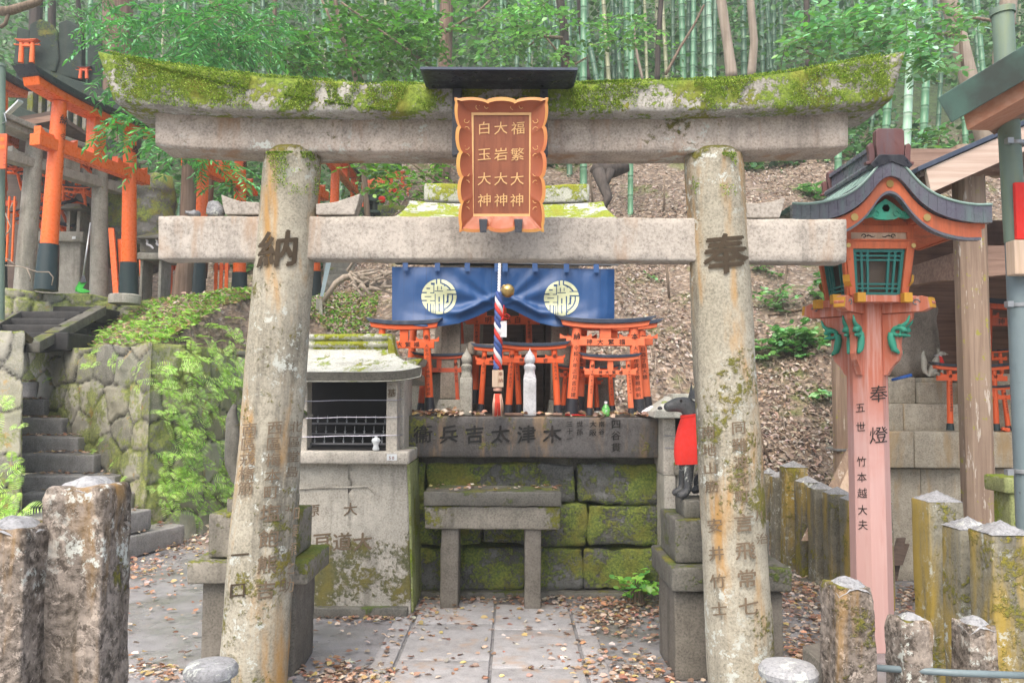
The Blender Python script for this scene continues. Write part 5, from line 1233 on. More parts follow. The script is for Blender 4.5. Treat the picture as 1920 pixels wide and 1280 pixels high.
for yy, x1_ in ((631,722),(645,728)):
    a_, b_ = P(545,yy+1,LY+.32), P(x1_+6,yy,LY+.32); rr_ = .021
    mb.tube([a_, a_.lerp(b_,.5), b_], [rr_,rr_,rr_], 12)
mb.box((P(545,650,LY+.36).x,LY+.32,P(545,656,LY+.34).z),(P(728,650,LY+.36).x,LY+.42,P(545,630,LY+.34).z))
build('ridge', mb, M_['roof_moss'], CS, smooth=True)
mb = MB(); a_ = P(732,634,LY+.29); mb.hexa([(a_.x-.01,LY+.27,a_.z-.16),(a_.x+.05,LY+.27,a_.z-.16),(a_.x+.05,LY+.45,a_.z-.16),(a_.x-.01,LY+.45,a_.z-.16),(a_.x-.02,LY+.27,a_.z+.03),(a_.x+.012,LY+.27,a_.z+.03),(a_.x+.012,LY+.45,a_.z+.03),(a_.x-.02,LY+.45,a_.z+.03)]); build('ridge_end', mb, M_['roof_moss'], CS, bevel=.008)
carve_flat(base, '大', 657, 955, LY+.025, 28, 30, 'engraved_soft'); carve_flat(base, '原', 587, 957, LY+.025, 26, 30, 'engraved_soft')
mb = MB(); write(mb, '亘道大', lambda x, y: P(604+x, 1016-y, LY+.012), 38, 38, vertical=False, bold=.035); build('inscription', mb, M_['engraved_soft'], base)
mb = MB(); mb.tube([P(545,916,LY+.022),P(690,912,LY+.022),P(697,918,LY+.022),P(704,925,LY+.022)], .008, 6); build('moulding', mb, M_['candle_base'], base)
mb = MB(); mb.lathe([(.016,0),(.022,.006),(.024,.012),(.016,.034),(.020,.046),(.030,.062),(.030,.070),(.022,.082),(.010,.087),(.010,.094),(.013,.097),(.001,.097)], 20)
vz = build('white_vase', mb, M_['white'], smooth=True); vz.location = (xw(706.5,LY-.01), LY-.01, zw(847,LY-.04)+.003); tag(vz, 'small white gourd-shaped ceramic vase on the candle shrine ledge', 'vase')

# ================================================================ right candle shrine (mostly behind the fox and pillar)
RYs = 5.7
RS = thing('candle_shrine', (xw(1290,RYs), RYs+.2, 0), 'narrow stone candle shrine with pale flat roof behind the red-bibbed fox', 'stone shrine')
mb = MB(); mb.block((xw(1244,RYs),RYs+.0,0),(xw(1266,RYs),RYs+.5,zw(890,RYs)), r=.01, cell=.08, amp=.004); mb.block((xw(1268,RYs),RYs+.03,0),(xw(1380,RYs),RYs+.5,zw(888,RYs)), r=.01, cell=.08, amp=.004); build('base', mb, M_['candle_base'], RS, smooth='all')
mb = MB(); mb.block((xw(1262,RYs),RYs-.03,zw(888,RYs)),(xw(1390,RYs),RYs+.5,zw(864,RYs)), r=.01, cell=.08, amp=.004); build('ledge', mb, M_['ped_left'], RS, smooth='all')
mb = MB(); mb.block((xw(1243,RYs),RYs,zw(890,RYs)),(xw(1266,RYs),RYs+.45,zw(783,RYs)), r=.008, cell=.07, amp=.003); build('pillar', mb, M_['candle_stone'], RS, smooth='all')
mb = MB(); mb.block((xw(1370,RYs),RYs,zw(866,RYs)),(xw(1386,RYs),RYs+.45,zw(783,RYs)), r=.008, cell=.07, amp=.003); build('pillar', mb, M_['candle_stone'], RS, smooth='all')
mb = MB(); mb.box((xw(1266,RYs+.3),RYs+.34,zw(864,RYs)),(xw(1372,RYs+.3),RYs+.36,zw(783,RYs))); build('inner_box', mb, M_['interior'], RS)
for k, (yy, Yk) in enumerate(((855,RYs+.06),(838,RYs+.16))):
    mb = MB(); mb.box((xw(1267,Yk),Yk,zw(yy+2,Yk)),(xw(1370,Yk),Yk+.04,zw(yy-1,Yk))); build('candle_rack', mb, M_['metal'], RS)
for yy in (817, 840):
    mb = MB(); mb.tube([P(1246,yy-1,RYs-.004),P(1266,yy,RYs-.004),P(1320,yy+1,RYs+.0),P(1380,yy,RYs)], .0025, 5); build('wire', mb, M_['wire'], RS)
mb = MB(); z1, z2 = zw(782,RYs-.1), zw(752,RYs-.1)
mb.hexa([(xw(1226,RYs-.12),RYs-.12,z1),(xw(1400,RYs-.12),RYs-.12,z1),(xw(1400,RYs-.12),RYs+.6,z1+.02),(xw(1226,RYs-.12)+.02,RYs+.6,z1+.02),(xw(1229,RYs-.12),RYs-.12,z1+.055),(xw(1400,RYs-.12),RYs-.12,z1+.055),(xw(1392,RYs-.12),RYs+.3,z1+.15),(xw(1262,RYs+.0),RYs+.3,z1+.15)])
mb.box((xw(1266,RYs+.1),RYs+.2,z1+.12),(xw(1392,RYs),RYs+.4,z1+.17)); build('roof', mb, M_['candle_roof'], RS, bevel=.008)

# ================================================================ fox statues and pedestals
def pedestal(label, Yf, cols, mats):
    """cols: list of (x0,x1,ytop,ybot,depth,inset,material)"""
    x = xw((cols[0][1]+cols[0][2])/2, Yf); r = thing('stone_pedestal', (x, Yf+.2, 0), label, 'pedestal')
    for nm, x0, x1, yt, yb, yf, dp, m in cols:
        mb = MB(); zb = 0 if yb is None else zw(yb, yf); mb.block((xw(x0,yf),yf,zb),(xw(x1,yf),yf+dp,zw(yt,yf)), r=.010, cell=.05, amp=.004, seed=x0*.13); build(nm, mb, M_[m], r, smooth='all')
    return r
PY = 4.30
pedestal('tiered dark stone pedestal under the fox with red bib, behind the right torii pillar', PY, [('column',1262,1462,1108,None,PY-.02,.46,'ped_column'),('slab',1257,1480,1062,1108,PY-.08,.62,'dark_stone'),('block',1264,1440,972,1054,PY+.02,.42,'dark_stone'),('top_block',1281,1425,936,970,PY+.08,.24,'dark_stone')], None)
pedestal('tiered mossy stone pedestal behind the left torii pillar, before the candle shrine', 4.25, [('column',390,562,1094,None,4.28,.42,'ped_column'),('slab',360,583,1056,1098,4.22,.50,'ped_left'),('block',398,560,965,1048,4.29,.35,'ped_left'),('top_block',430,545,935,965,4.34,.23,'ped_left')], None)

def skin_body(name, joints, edges, mat, parent, sub=2):
    me = bpy.data.meshes.new(name); off = worldloc(parent) if parent else Vector(); me.from_pydata([tuple(Vector(j[0])) for j in joints], edges, [])
    o = bpy.data.objects.new(name, me); sc.collection.objects.link(o); o.parent = None
    md = o.modifiers.new('skin', 'SKIN'); sv = me.skin_vertices[0].data
    for i, j in enumerate(joints): sv[i].radius = (j[1], j[1] if len(j) < 3 else j[2])
    sv[0].use_root = True
    s_ = o.modifiers.new('sub', 'SUBSURF'); s_.levels = s_.render_levels = sub
    bpy.context.view_layer.update(); dg = bpy.context.evaluated_depsgraph_get(); m2 = bpy.data.meshes.new_from_object(o.evaluated_get(dg))
    bpy.data.objects.remove(o); bpy.data.meshes.remove(me); m2.name = name; m2.materials.clear(); m2.materials.append(mat)
    m2.polygons.foreach_set('use_smooth', [True]*len(m2.polygons))
    o = bpy.data.objects.new(name, m2); sc.collection.objects.link(o); o.parent = parent; return o
# a sitting stone fox, facing -X in local space, about 1 unit high
def fox(name, label, loc, s, rz, bodym, bib=None, tail=True, scarf=None):
    r = thing(name, loc, label, 'fox statue', None, rz); r.scale = (s,)*3
    J = [((.18,0,.20),.15,.17),((.10,0,.38),.135,.15),((-.02,0,.56),.12,.14),((-.06,0,.70),.085,.095),((-.10,0,.82),.085,.10),((-.20,0,.83),.062,.075),((-.33,0,.79),.034,.038),
         ((-.07,.075,.50),.06),((-.13,.085,.28),.045),((-.14,.085,.08),.038),((-.18,.085,.035),.045,.04),((-.24,.085,.028),.03),
         ((-.07,-.075,.50),.06),((-.13,-.085,.28),.045),((-.14,-.085,.08),.038),((-.18,-.085,.035),.045,.04),((-.24,-.085,.028),.03),
         ((.16,.12,.14),.10),((.02,.14,.16),.06),((.02,.14,.05),.045),((-.05,.14,.035),.035),
         ((.16,-.12,.14),.10),((.02,-.14,.16),.06),((.02,-.14,.05),.045),((-.05,-.14,.035),.035)]
    E = [(0,1),(1,2),(2,3),(3,4),(4,5),(5,6),(2,7),(7,8),(8,9),(9,10),(10,11),(2,12),(12,13),(13,14),(14,15),(15,16),(0,17),(17,18),(18,19),(19,20),(0,21),(21,22),(22,23),(23,24)]
    if tail:
        b = len(J); J += [((.32,0,.12),.06),((.42,0,.30),.085),((.40,0,.55),.10),((.44,0,.78),.06),((.40,0,.92),.02)]; E += [(0,b),(b,b+1),(b+1,b+2),(b+2,b+3),(b+3,b+4)]
    body = skin_body('body', J, E, bodym, r)
    for sy in (-1, 1):
        mb = MB(); mb.add([(-.10,sy*.025,.88),(-.04,sy*.03,.88),(-.06,sy*.085,.87),(-.055,sy*.07,1.03),(-.09,sy*.05,.875)], [(0,1,3),(1,2,3),(2,4,3),(4,0,3)]); build('ear', mb, bodym, r, world=False, smooth=True)
        mb = MB(); mb.lathe([(.001,-.010),(.013,-.005),(.013,.005),(.001,.010)], 8, Matrix.Translation((-.19,sy*.062,.86)) @ Matrix.Rotation(R(90), 4, 'X')); build('eye', mb, M_['ink'], r, world=False, smooth=True)
    mb = MB(); mb.lathe([(.001,-.02),(.02,-.012),(.022,.0),(.012,.012),(.001,.014)], 8, Matrix.Translation((-.365,0,.795))); build('nose', mb, bodym, r, world=False, smooth=True)
    if bib:
        mb = MB()
        def bb(u, v):
            a = -1.75+3.5*u; w_ = .112+.060*math.sin(math.pi*min(1, v*.72))+.012*math.sin(u*19)*v; z = .745-.43*v; x = -.045-.02*v; return Vector((x-math.cos(a)*w_*(1.05), math.sin(a)*w_*1.15, z-.02*math.cos(a)))
        mb.grid(bb, 36, 14); build('bib', mb, bib, r, world=False, smooth='all')
        mb = MB(); mb.tube([Vector((-.055+math.cos(a)*.108, math.sin(a)*.12, .735+.02*math.cos(a))) for a in [k*2*math.pi/16 for k in range(17)]], .016, 6, cap=False); build('bib_cord', mb, bib if scarf is None else scarf, r, world=False, smooth='all')
    return r
darkfox = stone('fox_dark_wet_stone', (.035,.038,.042), (.085,.09,.092), moss=.2, lichen=.5, stain=.5, wet=.9, mossc=((.10,.13,.02),(.05,.08,.02)))
f1 = P(1314, 934, 4.5)
fox('fox_statue', 'dark wet stone fox statue wearing a bright red bib on the right pedestal', (f1.x, 4.5, zw(936,PY+.08)), .625, R(4), darkfox, M_['cloth_red'])
f2 = P(470, 934, 4.86)
fox('fox_statue', 'grey stone fox statue hidden behind the left torii pillar, only its tail showing', (P(512,934,4.46).x, 4.46, zw(935,4.34)), .55, R(180), M_['dark_stone'])
# ================================================================ stone fence, right side
def fence_post(x0, x1, yt, Y, label, mat='fence', group=None, tip=.05, yb=None, rnd=False, name='fence_post', notch=False, lean=0.0):
    cx = (x0+x1)/2; s_ = Y/F; w2 = (x1-x0)*s_/2; x = P(cx, yt, Y).x; zt = P(cx, yt, Y).z
    r = thing(name, (x, Y+w2, 0), label, 'stone post', group)
    mb = MB()
    if rnd:
        rr_ = R(0 if x0 < 400 else 6); w2 = w2*(.76 if x0 < 400 else .84); r.rotation_euler.z = rr_
        def wp(v):
            k = max(0, (v.z-(zt-.05))/.05); q = 1-.10*k*k+.03*(1-v.z/zt); return Vector((v.x*q, v.y*q, v.z))
        mb.block((-w2,-w2,-.05),(w2,w2,zt), r=w2*.09, cell=.022, amp=.007, fr=14, warp=wp, lim=50, seed=x0*.1)
        build('shaft', mb, M_[mat], r, world=False, smooth='all')
        mb = MB(); q = w2*.93; mb.grid(lambda u, v: (lambda X_, Y_: Vector((X_*(1+.05*noise.noise(Vector((X_*20,Y_*20,x0)))), Y_, zt+.022-.034*(.5*(X_*X_+Y_*Y_)/q/q+.5*max(abs(X_), abs(Y_))/q)**1.2+.010*noise.noise(Vector((X_*22, Y_*22, x)))+.004*noise.noise(Vector((X_*70, Y_*70, x))))))((2*u-1)*q, (2*v-1)*q), 18, 18)
        build('cap', mb, M_['cap_stone'], r, world=False, smooth='all')
    else:
        mb.block((-w2,-w2,-.05),(w2,w2,zt-tip), r=w2*.10, cell=.05, amp=.004, fr=8, lim=34, seed=x0*.1); build('shaft', mb, M_[mat], r, world=False, smooth='all')
        mb = MB(); q = w2*1.0; n = 5; vs = []
        mb.grid(lambda u, v: (lambda X_, Y_: Vector((X_, Y_, zt-tip*max(abs(X_), abs(Y_))/q+.004*noise.noise(Vector((X_*30, Y_*30, x))))))((2*u-1)*q, (2*v-1)*q), 10, 10)
        build('cap', mb, M_['cap_stone'], r, world=False, smooth='all')
    return r
FG = 'stone fence posts receding on the right'
for i, (x0, x1, yt, Y) in enumerate(((1433,1462,878,7.55),(1452,1483,884,7.25),(1474,1515,865,6.95),(1502,1540,893,6.65),(1527,1566,905,6.4),(1557,1600,914,6.15),(1590,1634,925,5.9),(1628,1674,928,5.65))):
    lab = 'lichen-stained square stone post in the receding fence row behind the lantern' if i != 2 else 'taller wider square stone post in the receding fence row'
    fence_post(x0, x1, yt, Y, lab, group=FG if i != 2 else None)
for x0, x1, yt, Y, lab in ((1741,1806,922,4.0,'yellow-lichened square stone post with pyramid top right of the lantern foot'),(1800,1868,972,3.6,'lichened square stone post with blue-grey pyramid top before the weathered wooden pillar'),(1860,1940,980,3.3,'lichened stone post with pyramid top cut by the right picture edge')):
    fence_post(x0, x1, yt, Y, lab)
for x0, x1, yt, Y, lab in ((1562,1648,1102,2.72,'rough short stone post with rounded white top at the lower right'),(1687,1757,1168,2.95,'short stone post with pale rounded top, middle of the three low ones'),(1811,1880,1174,2.95,'short stone post with pale rounded top nearest the lower right corner')):
    fence_post(x0, x1, yt, Y, lab, mat='near_post', rnd=True)
for x0, x1, yt, Y, lab in ((52,205,916,2.15,'big rough stone post with pale faceted top in the left foreground'),(-90,55,994,2.05,'rough stone post cut by the left picture edge, lower than its neighbour')):
    fence_post(x0, x1, yt, Y, lab, mat='near_post', rnd=True)
mb = MB(); a_ = P(1640,1251,3.0); b_ = P(1935,1266,2.9); mb.tube([a_, a_.lerp(b_, .5)+Vector((0,0,-.004)), b_], .012, 10); rp_ = build('guard_pipe', mb, M_['pole_b'], smooth='all'); tag(rp_, 'thin dark metal pipe running between the short posts at lower right', 'pipe')
for px, wd, py, Y, lab in ((377,98,1262,2.75,'low round stone cap at the bottom edge in front of the left torii pillar'),(1497,108,1266,2.75,'low round stone cap at the bottom edge right of the right torii pillar')):
    c = P(px, py, Y); r_ = wd/2*Y/F; mb = MB(); mb.lathe([(r_*.7,0),(r_*.75,c.z-.05),(r_,c.z-.035),(r_*1.02,c.z-.015),(r_*.9,c.z+.002),(r_*.5,c.z+.012),(.001,c.z+.014)], 32)
    o = build('bollard', mb, M_['cap_stone'], smooth=True); o.location = (c.x, c.y+r_, 0); tag(o, lab, 'bollard')
mb = MB(); a_ = G(1508,1290,0); mb.hexa([tuple(P(1506,1290,3.5)),tuple(P(1556,1310,3.3)),tuple(P(1575,1250,4.4)),tuple(P(1535,1240,4.5)),tuple(P(1504,1210,3.6)),tuple(P(1556,1258,3.3)),tuple(P(1600,1228,4.4)),tuple(P(1545,1200,4.5))])
o = build('kerb_block', mb, M_['ped_column'], bevel=.01); tag(o, 'low slanting kerb stone beside the short rough post at lower right', 'kerb stone')

# ================================================================ vermilion lantern
LX, LYc = 2.152, 4.85
LN = thing('wooden_lantern', (LX, LYc, 0), 'tall faded vermilion wooden lantern with curved copper roof and teal lattice', 'lantern')
def lz(py, Y): return P(1645, py, Y).z
def lv(px, py, Y): return P(px, py, Y)
mb = MB(); r8 = .118/math.cos(R(22.5))*1.0
pts8 = lambda rr, z: [(LX+rr*math.cos(R(22.5+45*j)), LYc+rr*math.sin(R(22.5+45*j)), z) for j in range(8)]
zs = [0, .5, 1.0, 1.6, lz(556,5.0)]; vs = []
for z in zs: vs += pts8(.118-.004*z/2, z)
mb.add(vs, [(i*8+j, i*8+(j+1)%8, (i+1)*8+(j+1)%8, (i+1)*8+j) for i in range(len(zs)-1) for j in range(8)]+[tuple(range(7,-1,-1))])
post = build('post', mb, M_['lantern_pink'], LN, bevel=.004)
yf = LYc-.118*math.cos(R(22.5))
t_ = MB()
for ch, py in (('奉',739),('燈',816)): write(t_, ch, lambda x, y: (lambda q: Vector((q.x, yf-.0035, q.z)))(P(1647+x, py-y, yf)), 36, 1, bold=.015)
# left chamfer face
nL = Vector((math.cos(R(225)), math.sin(R(225)), 0)); cL_ = Vector((LX, LYc, 0))+nL*(.118*math.cos(R(22.5))+.003); uL = Vector((-nL.y, nL.x, 0))
for k, (ch, py) in enumerate(zip('五世竹本越大夫', (763,797,858,886,914,944,970))):
    write(t_, ch, lambda x, y, py=py: cL_+uL*(x*.9)+Vector((0,0,P(1612,py,5.05).z+y)), .066, 1, bold=.01)
build('lettering', t_, M_['ink'], post)
# bracket wings: scalloped boards crossing at the top of the post
def wing_profile():
    return [(.10,1.60),(.125,1.60),(.155,1.66),(.19,1.70),(.205,1.745),(.20,1.80),(.205,1.86),(.225,1.92),(.27,1.97),(.275,2.01),(.10,2.01)]
VS = .89
zbase = lz(704, LYc)-1.60*VS
def wing(direc, th=.035):
    dx, dy = direc; mb = MB(); px_ = wing_profile(); n = len(px_); nx_2, ny_2 = -dy*th/2, dx*th/2
    A = [(LX+dx*a+nx_2, LYc+dy*a+ny_2, b*VS+zbase) for a, b in px_]; B = [(LX+dx*a-nx_2, LYc+dy*a-ny_2, b*VS+zbase) for a, b in px_]
    mb.add(A+B, [tuple(range(n)), tuple(range(2*n-1,n-1,-1))]+[(i,i+n,(i+1)%n+n,(i+1)%n) for i in range(n)]); b_ = build('bracket_wing', mb, M_['lantern_pink'], LN, bevel=.003)
    e = MB(); 
    for i in range(1, 9):
        if i in (4,5,6): continue
        (a0, b0), (a1, b1) = px_[i], px_[i+1]
        e.add([(LX+dx*(a0+.003)+s*nx_2*1.15, LYc+dy*(a0+.003)+s*ny_2*1.15, b0+zbase) for s in (1,-1)]+[(LX+dx*(a1+.003)+s*nx_2*1.15, LYc+dy*(a1+.003)+s*ny_2*1.15, b1+zbase) for s in (-1,1)], [(0,1,2,3)])
    build('ochre_edge', e, M_['goldy'], b_)
    c = MB()   # carved cloud scroll standing proud of the wing
    for s in (1, -1):
        def q(a, b, o=.02): return Vector((LX+dx*a+s*nx_2*(1+o*60*.6), LYc+dy*a+s*ny_2*(1+o*60*.6), b*VS+zbase))
        sp = [q(.195+.038*(1-.6*k/14)*math.cos(k*.50), 1.885+.034*(1-.6*k/14)*math.sin(k*.50)) for k in range(15)]
        c.tube(sp[::-1]+[], [.006+.013*k/14 for k in range(15)], 7)
        c.tube([q(.158,1.885),q(.155,1.85),q(.162,1.81),q(.172,1.77),q(.20,1.745)], [.017,.021,.023,.019,.008], 7)
        c.tube([q(.20,1.92),q(.225,1.925),q(.25,1.95),q(.262,1.99)], [.016,.014,.010,.004], 7)
        c.tube([q(.20,1.86),q(.225,1.865),q(.245,1.86)], [.012,.010,.005], 7)
    build('carving', c, M_['verdi'], b_, smooth='all')
    a = MB(); P4 = [(.08,2.012),(.305,2.012),(.345,2.035),(.355,2.07),(.335,2.10),(.30,2.115),(.08,2.085)]
    if True:
        th2 = .06; nx2, ny2 = -dy*th2/2, dx*th2/2; n = len(P4)
        A = [(LX+dx*a_*1.1+nx2, LYc+dy*a_*1.1+ny2, b*VS+zbase) for a_, b in P4]; B = [(LX+dx*a_*1.1-nx2, LYc+dy*a_*1.1-ny2, b*VS+zbase) for a_, b in P4]
        a.add(A+B, [tuple(range(n)), tuple(range(2*n-1,n-1,-1))]+[(i,i+n,(i+1)%n+n,(i+1)%n) for i in range(n)]); ar = build('bracket_arm', a, M_['lantern_pink'], LN, bevel=.004)
        c = MB()
        for s in (1, -1):
            c.tube([Vector((LX+dx*(.30+.022*(1-.5*k/10)*math.cos(k*.5))+s*nx2*1.06, LYc+dy*(.30+.022*(1-.5*k/10)*math.cos(k*.5))+s*ny2*1.06, 2.072*VS+zbase+.020*(1-.5*k/10)*math.sin(k*.5))) for k in range(11)], .0035, 5)
        build('scroll', c, M_['pole_b'], ar, smooth='all')
        e = MB(); e.hexa([(LX+dx*a_+s_*nx2*1.03, LYc+dy*a_+s_*ny2*1.03, zz*VS+zbase) for zz, aa in ((2.035,(.374,.389)),(2.10,(.365,.382))) for a_, s_ in ((aa[0],1),(aa[1],1),(aa[1],-1),(aa[0],-1))])
        build('ochre_end', e, M_['goldy'], ar)
for k in range(4): wing((math.cos(R(45+90*k)), math.sin(R(45+90*k))))
# base frame of the light box, ochre beam ends
zb0 = lz(567, LYc-.2); mb = MB()
for s in (-1, 1):
    mb.box((LX+s*.135-.022, LYc-.235, zb0), (LX+s*.135+.022, LYc+.235, zb0+.05)); mb.box((LX-.235, LYc+s*.135-.022, zb0+.002), (LX+.235, LYc+s*.135+.022, zb0+.048))
mb.box((LX-.112,LYc-.20,zb0+.004),(LX+.112,LYc+.20,zb0+.044)); build('base_frame', mb, M_['lantern_pink'], LN, bevel=.002)
for dx, dy in ((0,-1),(0,1),(-1,0)):
    for s in (-1, 1):
        mb = MB(); cx, cy = LX+dx*.237+(s*.135 if dx == 0 else 0), LYc+dy*.237+(s*.135 if dy == 0 else 0); mb.box((cx-.024, cy-.024, zb0-.003), (cx+.024, cy+.024, zb0+.052)); 
        if dx == 0 or True: build('beam_end', mb, M_['goldy'], LN, bevel=.002)
# light box, tapering down
z0, z1 = zb0+.045, lz(452, LYc-.2); hb0, hb1 = .168, .202
def bx(side, u, v, o=0.0):   # u -1..1 across, v 0..1 up, on one of four faces
    h_ = hb0+(hb1-hb0)*v+o; z = z0+(z1-z0)*v; a = u*(hb0+(hb1-hb0)*v)
    return {0: Vector((LX+a, LYc-h_, z)), 1: Vector((LX-h_, LYc-a, z)), 2: Vector((LX-a, LYc+h_, z)), 3: Vector((LX+h_, LYc+a, z))}[side]
def bar(mb, side, u0, u1, v0, v1, o0, o1):
    mb.hexa([bx(side,u0,v0,o0),bx(side,u1,v0,o0),bx(side,u1,v0,o1),bx(side,u0,v0,o1),bx(side,u0,v1,o0),bx(side,u1,v1,o0),bx(side,u1,v1,o1),bx(side,u0,v1,o1)])
mb = MB()
for s in range(4):
    bar(mb, s, -1.0, -.80, 0, 1, -.02, .012); bar(mb, s, .80, 1.0, 0, 1, -.02, .012); bar(mb, s, -.80, .80, .86, 1, -.02, .008)
build('box_frame', mb, M_['lantern_red'], LN)
mb = MB()
for s in range(4): mb.add([bx(s,-.8,.0,-.045),bx(s,.8,.0,-.045),bx(s,.8,1,-.045),bx(s,-.8,1,-.045)], [(0,1,2,3)])
build('panel', mb, M_['lampglass'], LN)
for s in range(4):
    mb = MB(); T = .015
    bar(mb, s, -.78, -.68, .01, .86, -.02, -.004); bar(mb, s, .68, .78, .01, .86, -.02, -.004); bar(mb, s, -.68, .68, .01, .06, -.02, -.004); bar(mb, s, -.68, .68, .80, .86, -.02, -.004)
    for u in (-.55,-.36,.29,.48): bar(mb, s, u, u+.07, .06, .80, -.019, -.006)
    for v in (.12,.20,.64,.72): bar(mb, s, -.68, .68, v, v+.032, -.018, -.007)
    build('lattice', mb, M_['teal'], LN)
# head band with white scroll panel, beams under the roof
mb = MB(); zH = z1
for s in range(4): bar(mb, s, -1.02, 1.02, 1.0, 1.03, -.02, .016)
mb.box((LX-.205,LYc-.205,zH+.052),(LX+.205,LYc+.205,zH+.095))
for sx in (-1, 1): mb.box((LX+sx*.19-.022, LYc-.33, zH+.095),(LX+sx*.19+.022, LYc+.33, zH+.135))
for sx in (-1, 1):
    for sy in (-1, 1): mb.box((LX+sx*.185-.02, LYc+sy*.185-.02, zH+.01),(LX+sx*.185+.02, LYc+sy*.185+.02, zH+.055))
mb.prism([(LX-.19,zH+.095),(LX+.19,zH+.095),(LX+.02,zH+.20),(LX-.02,zH+.20)],LYc-.20,LYc-.16); build('head_frame', mb, M_['lantern_red'], LN, bevel=.003)
mb = MB(); mb.box((LX-.17,LYc-.192,zH+.010),(LX+.17,LYc+.192,zH+.052)); hp = build('head_panel', mb, M_['palewood'], LN)
c = MB()
for s in (-1, 1):
    cx = LX+s*.085
    c.tube([Vector((cx+s*.014*(1-.6*k/10)*math.cos(k*.55), LYc-.195, zH+.030+.014*(1-.6*k/10)*math.sin(k*.55))) for k in range(11)], .003, 5)
    c.tube([Vector((cx-s*(.015+.01*k), LYc-.195, zH+.03+.006*math.sin(k*1.3))) for k in range(6)], [.003,.004,.003,.003,.002,.001], 5)
build('scroll', c, M_['ink'], hp, smooth='all')
for sx, py_, dz in ((-1,0,.0),(1,0,.0)):
    mb = MB(); mb.lathe([(.001,-.008),(.010,-.006),(.014,0),(.014,.004)], 8, Matrix.Translation((LX+sx*.19, LYc-.222, z1-.03)) @ Matrix.Rotation(R(90), 4, 'X')); build('stud', mb, M_['brass'], LN, smooth=True)
# roof
YF0, YF1 = 4.49, 5.24; HW = .566
zA, zE = P(1672,312,YF0).z, P(1672,386,YF0).z
zA = P(1672,298,YF0).z
RT = [(0,1.0),(.05,.985),(.12,.88),(.20,.66),(.27,.49),(.35,.345),(.45,.215),(.55,.13),(.70,.05),(.85,.01),(1,.02)]
def rz_(t): return zE+(zA-zE)*(.5*lerp_tab(RT, abs(t))+.25*lerp_tab(RT, abs(t)+.035)+.25*lerp_tab(RT, abs(abs(t)-.035)))
def roofpt(t, y, dz=0.0, ins=0.0): return Vector((LX+(HW-ins)*t, y, rz_(t)+dz))
mb = MB(); N = 40
mb.grid(lambda u, v: roofpt(2*u-1, YF0+(YF1-YF0)*v), N, 8); mb.grid(lambda u, v: roofpt(2*u-1, YF0+(YF1-YF0)*v, -.03), N, 8)
for yy in (YF0, YF1):
    for k in range(N):
        a_, b_ = roofpt(2*k/N-1, yy), roofpt(2*(k+1)/N-1, yy); mb.add([a_, b_, b_+Vector((0,0,-.03)), a_+Vector((0,0,-.03))], [(0,1,2,3)])
build('roof', mb, M_['tarnish'], LN, smooth=True)
mb = MB()   # seams on the roof
for k in range(1, 14):
    t = -1+2*k/14; mb.tube([roofpt(t, YF0+.005, .003), roofpt(t, YF1, .003)], .004, 5)
build('roof_seam', mb, M_['copper'], LN)
def rim_at(yy0, yy1, d0, d1, n=18, gap=0.0, ins=0.0, ends=None):
    mb = MB()
    for k in range(n):
        ta, tb_ = -1+2*k/n+gap, -1+2*(k+1)/n-gap; L = []
        sub_ = 3
        for q in range(sub_):
            a = ta+(tb_-ta)*q/sub_; b = ta+(tb_-ta)*(q+1)/sub_
            mb.hexa([roofpt(a,yy0,d1,ins),roofpt(b,yy0,d1,ins),roofpt(b,yy1,d1,ins),roofpt(a,yy1,d1,ins),roofpt(a,yy0,d0,ins),roofpt(b,yy0,d0,ins),roofpt(b,yy1,d0,ins),roofpt(a,yy1,d0,ins)])
    return mb
build('front_edge', rim_at(YF0-.012, YF0+.03, -.002, -.10, 22, .0012), M_['copper'], LN)
mb = MB(); mb.tube([roofpt(-1+2*k/40, YF0-.012, .003) for k in range(41)], .008, 6); build('edge_bead', mb, M_['tarnish'], LN, smooth='all')
build('bargeboard', rim_at(YF0+.012, YF0+.05, -.098, -.182, 30, 0, .05), M_['lantern_red'], LN)
build('barge_line', rim_at(YF0+.010, YF0+.052, -.180, -.196, 30, 0, .055), M_['copper'], LN)
for t in (-.40, .40, 0): 
    mb = MB(); mb.lathe([(.001,-.010),(.008,-.009),(.012,-.004),(.020,-.003),(.022,.002)], 8, Matrix.Translation(roofpt(t,YF0+.008,-.140,.05)) @ Matrix.Rotation(R(90), 4, 'X')); build('stud', mb, M_['brass'], LN, smooth=True)
mb = MB(); mb.grid(lambda u, v: roofpt(2*u-1, YF0+.05+(YF1-YF0-.05)*v, -.10, .06), 24, 2); 
for sx in (-1, 1): mb.box((LX+sx*.53-.012, YF0+.02, rz_(.95)-.125),(LX+sx*.53+.012, YF1, rz_(.95)-.085))
for k in range(22):
    y = YF0+.08+k*.034
    for sx in (-1, 1):
        a_, b_ = Vector((LX+sx*.20, y, rz_(.42)-.15)), Vector((LX+sx*.51, y, rz_(.95)-.115)); mb.tube([a_, b_], .0085, 4)
build('soffit', mb, M_['lantern_red'], LN)
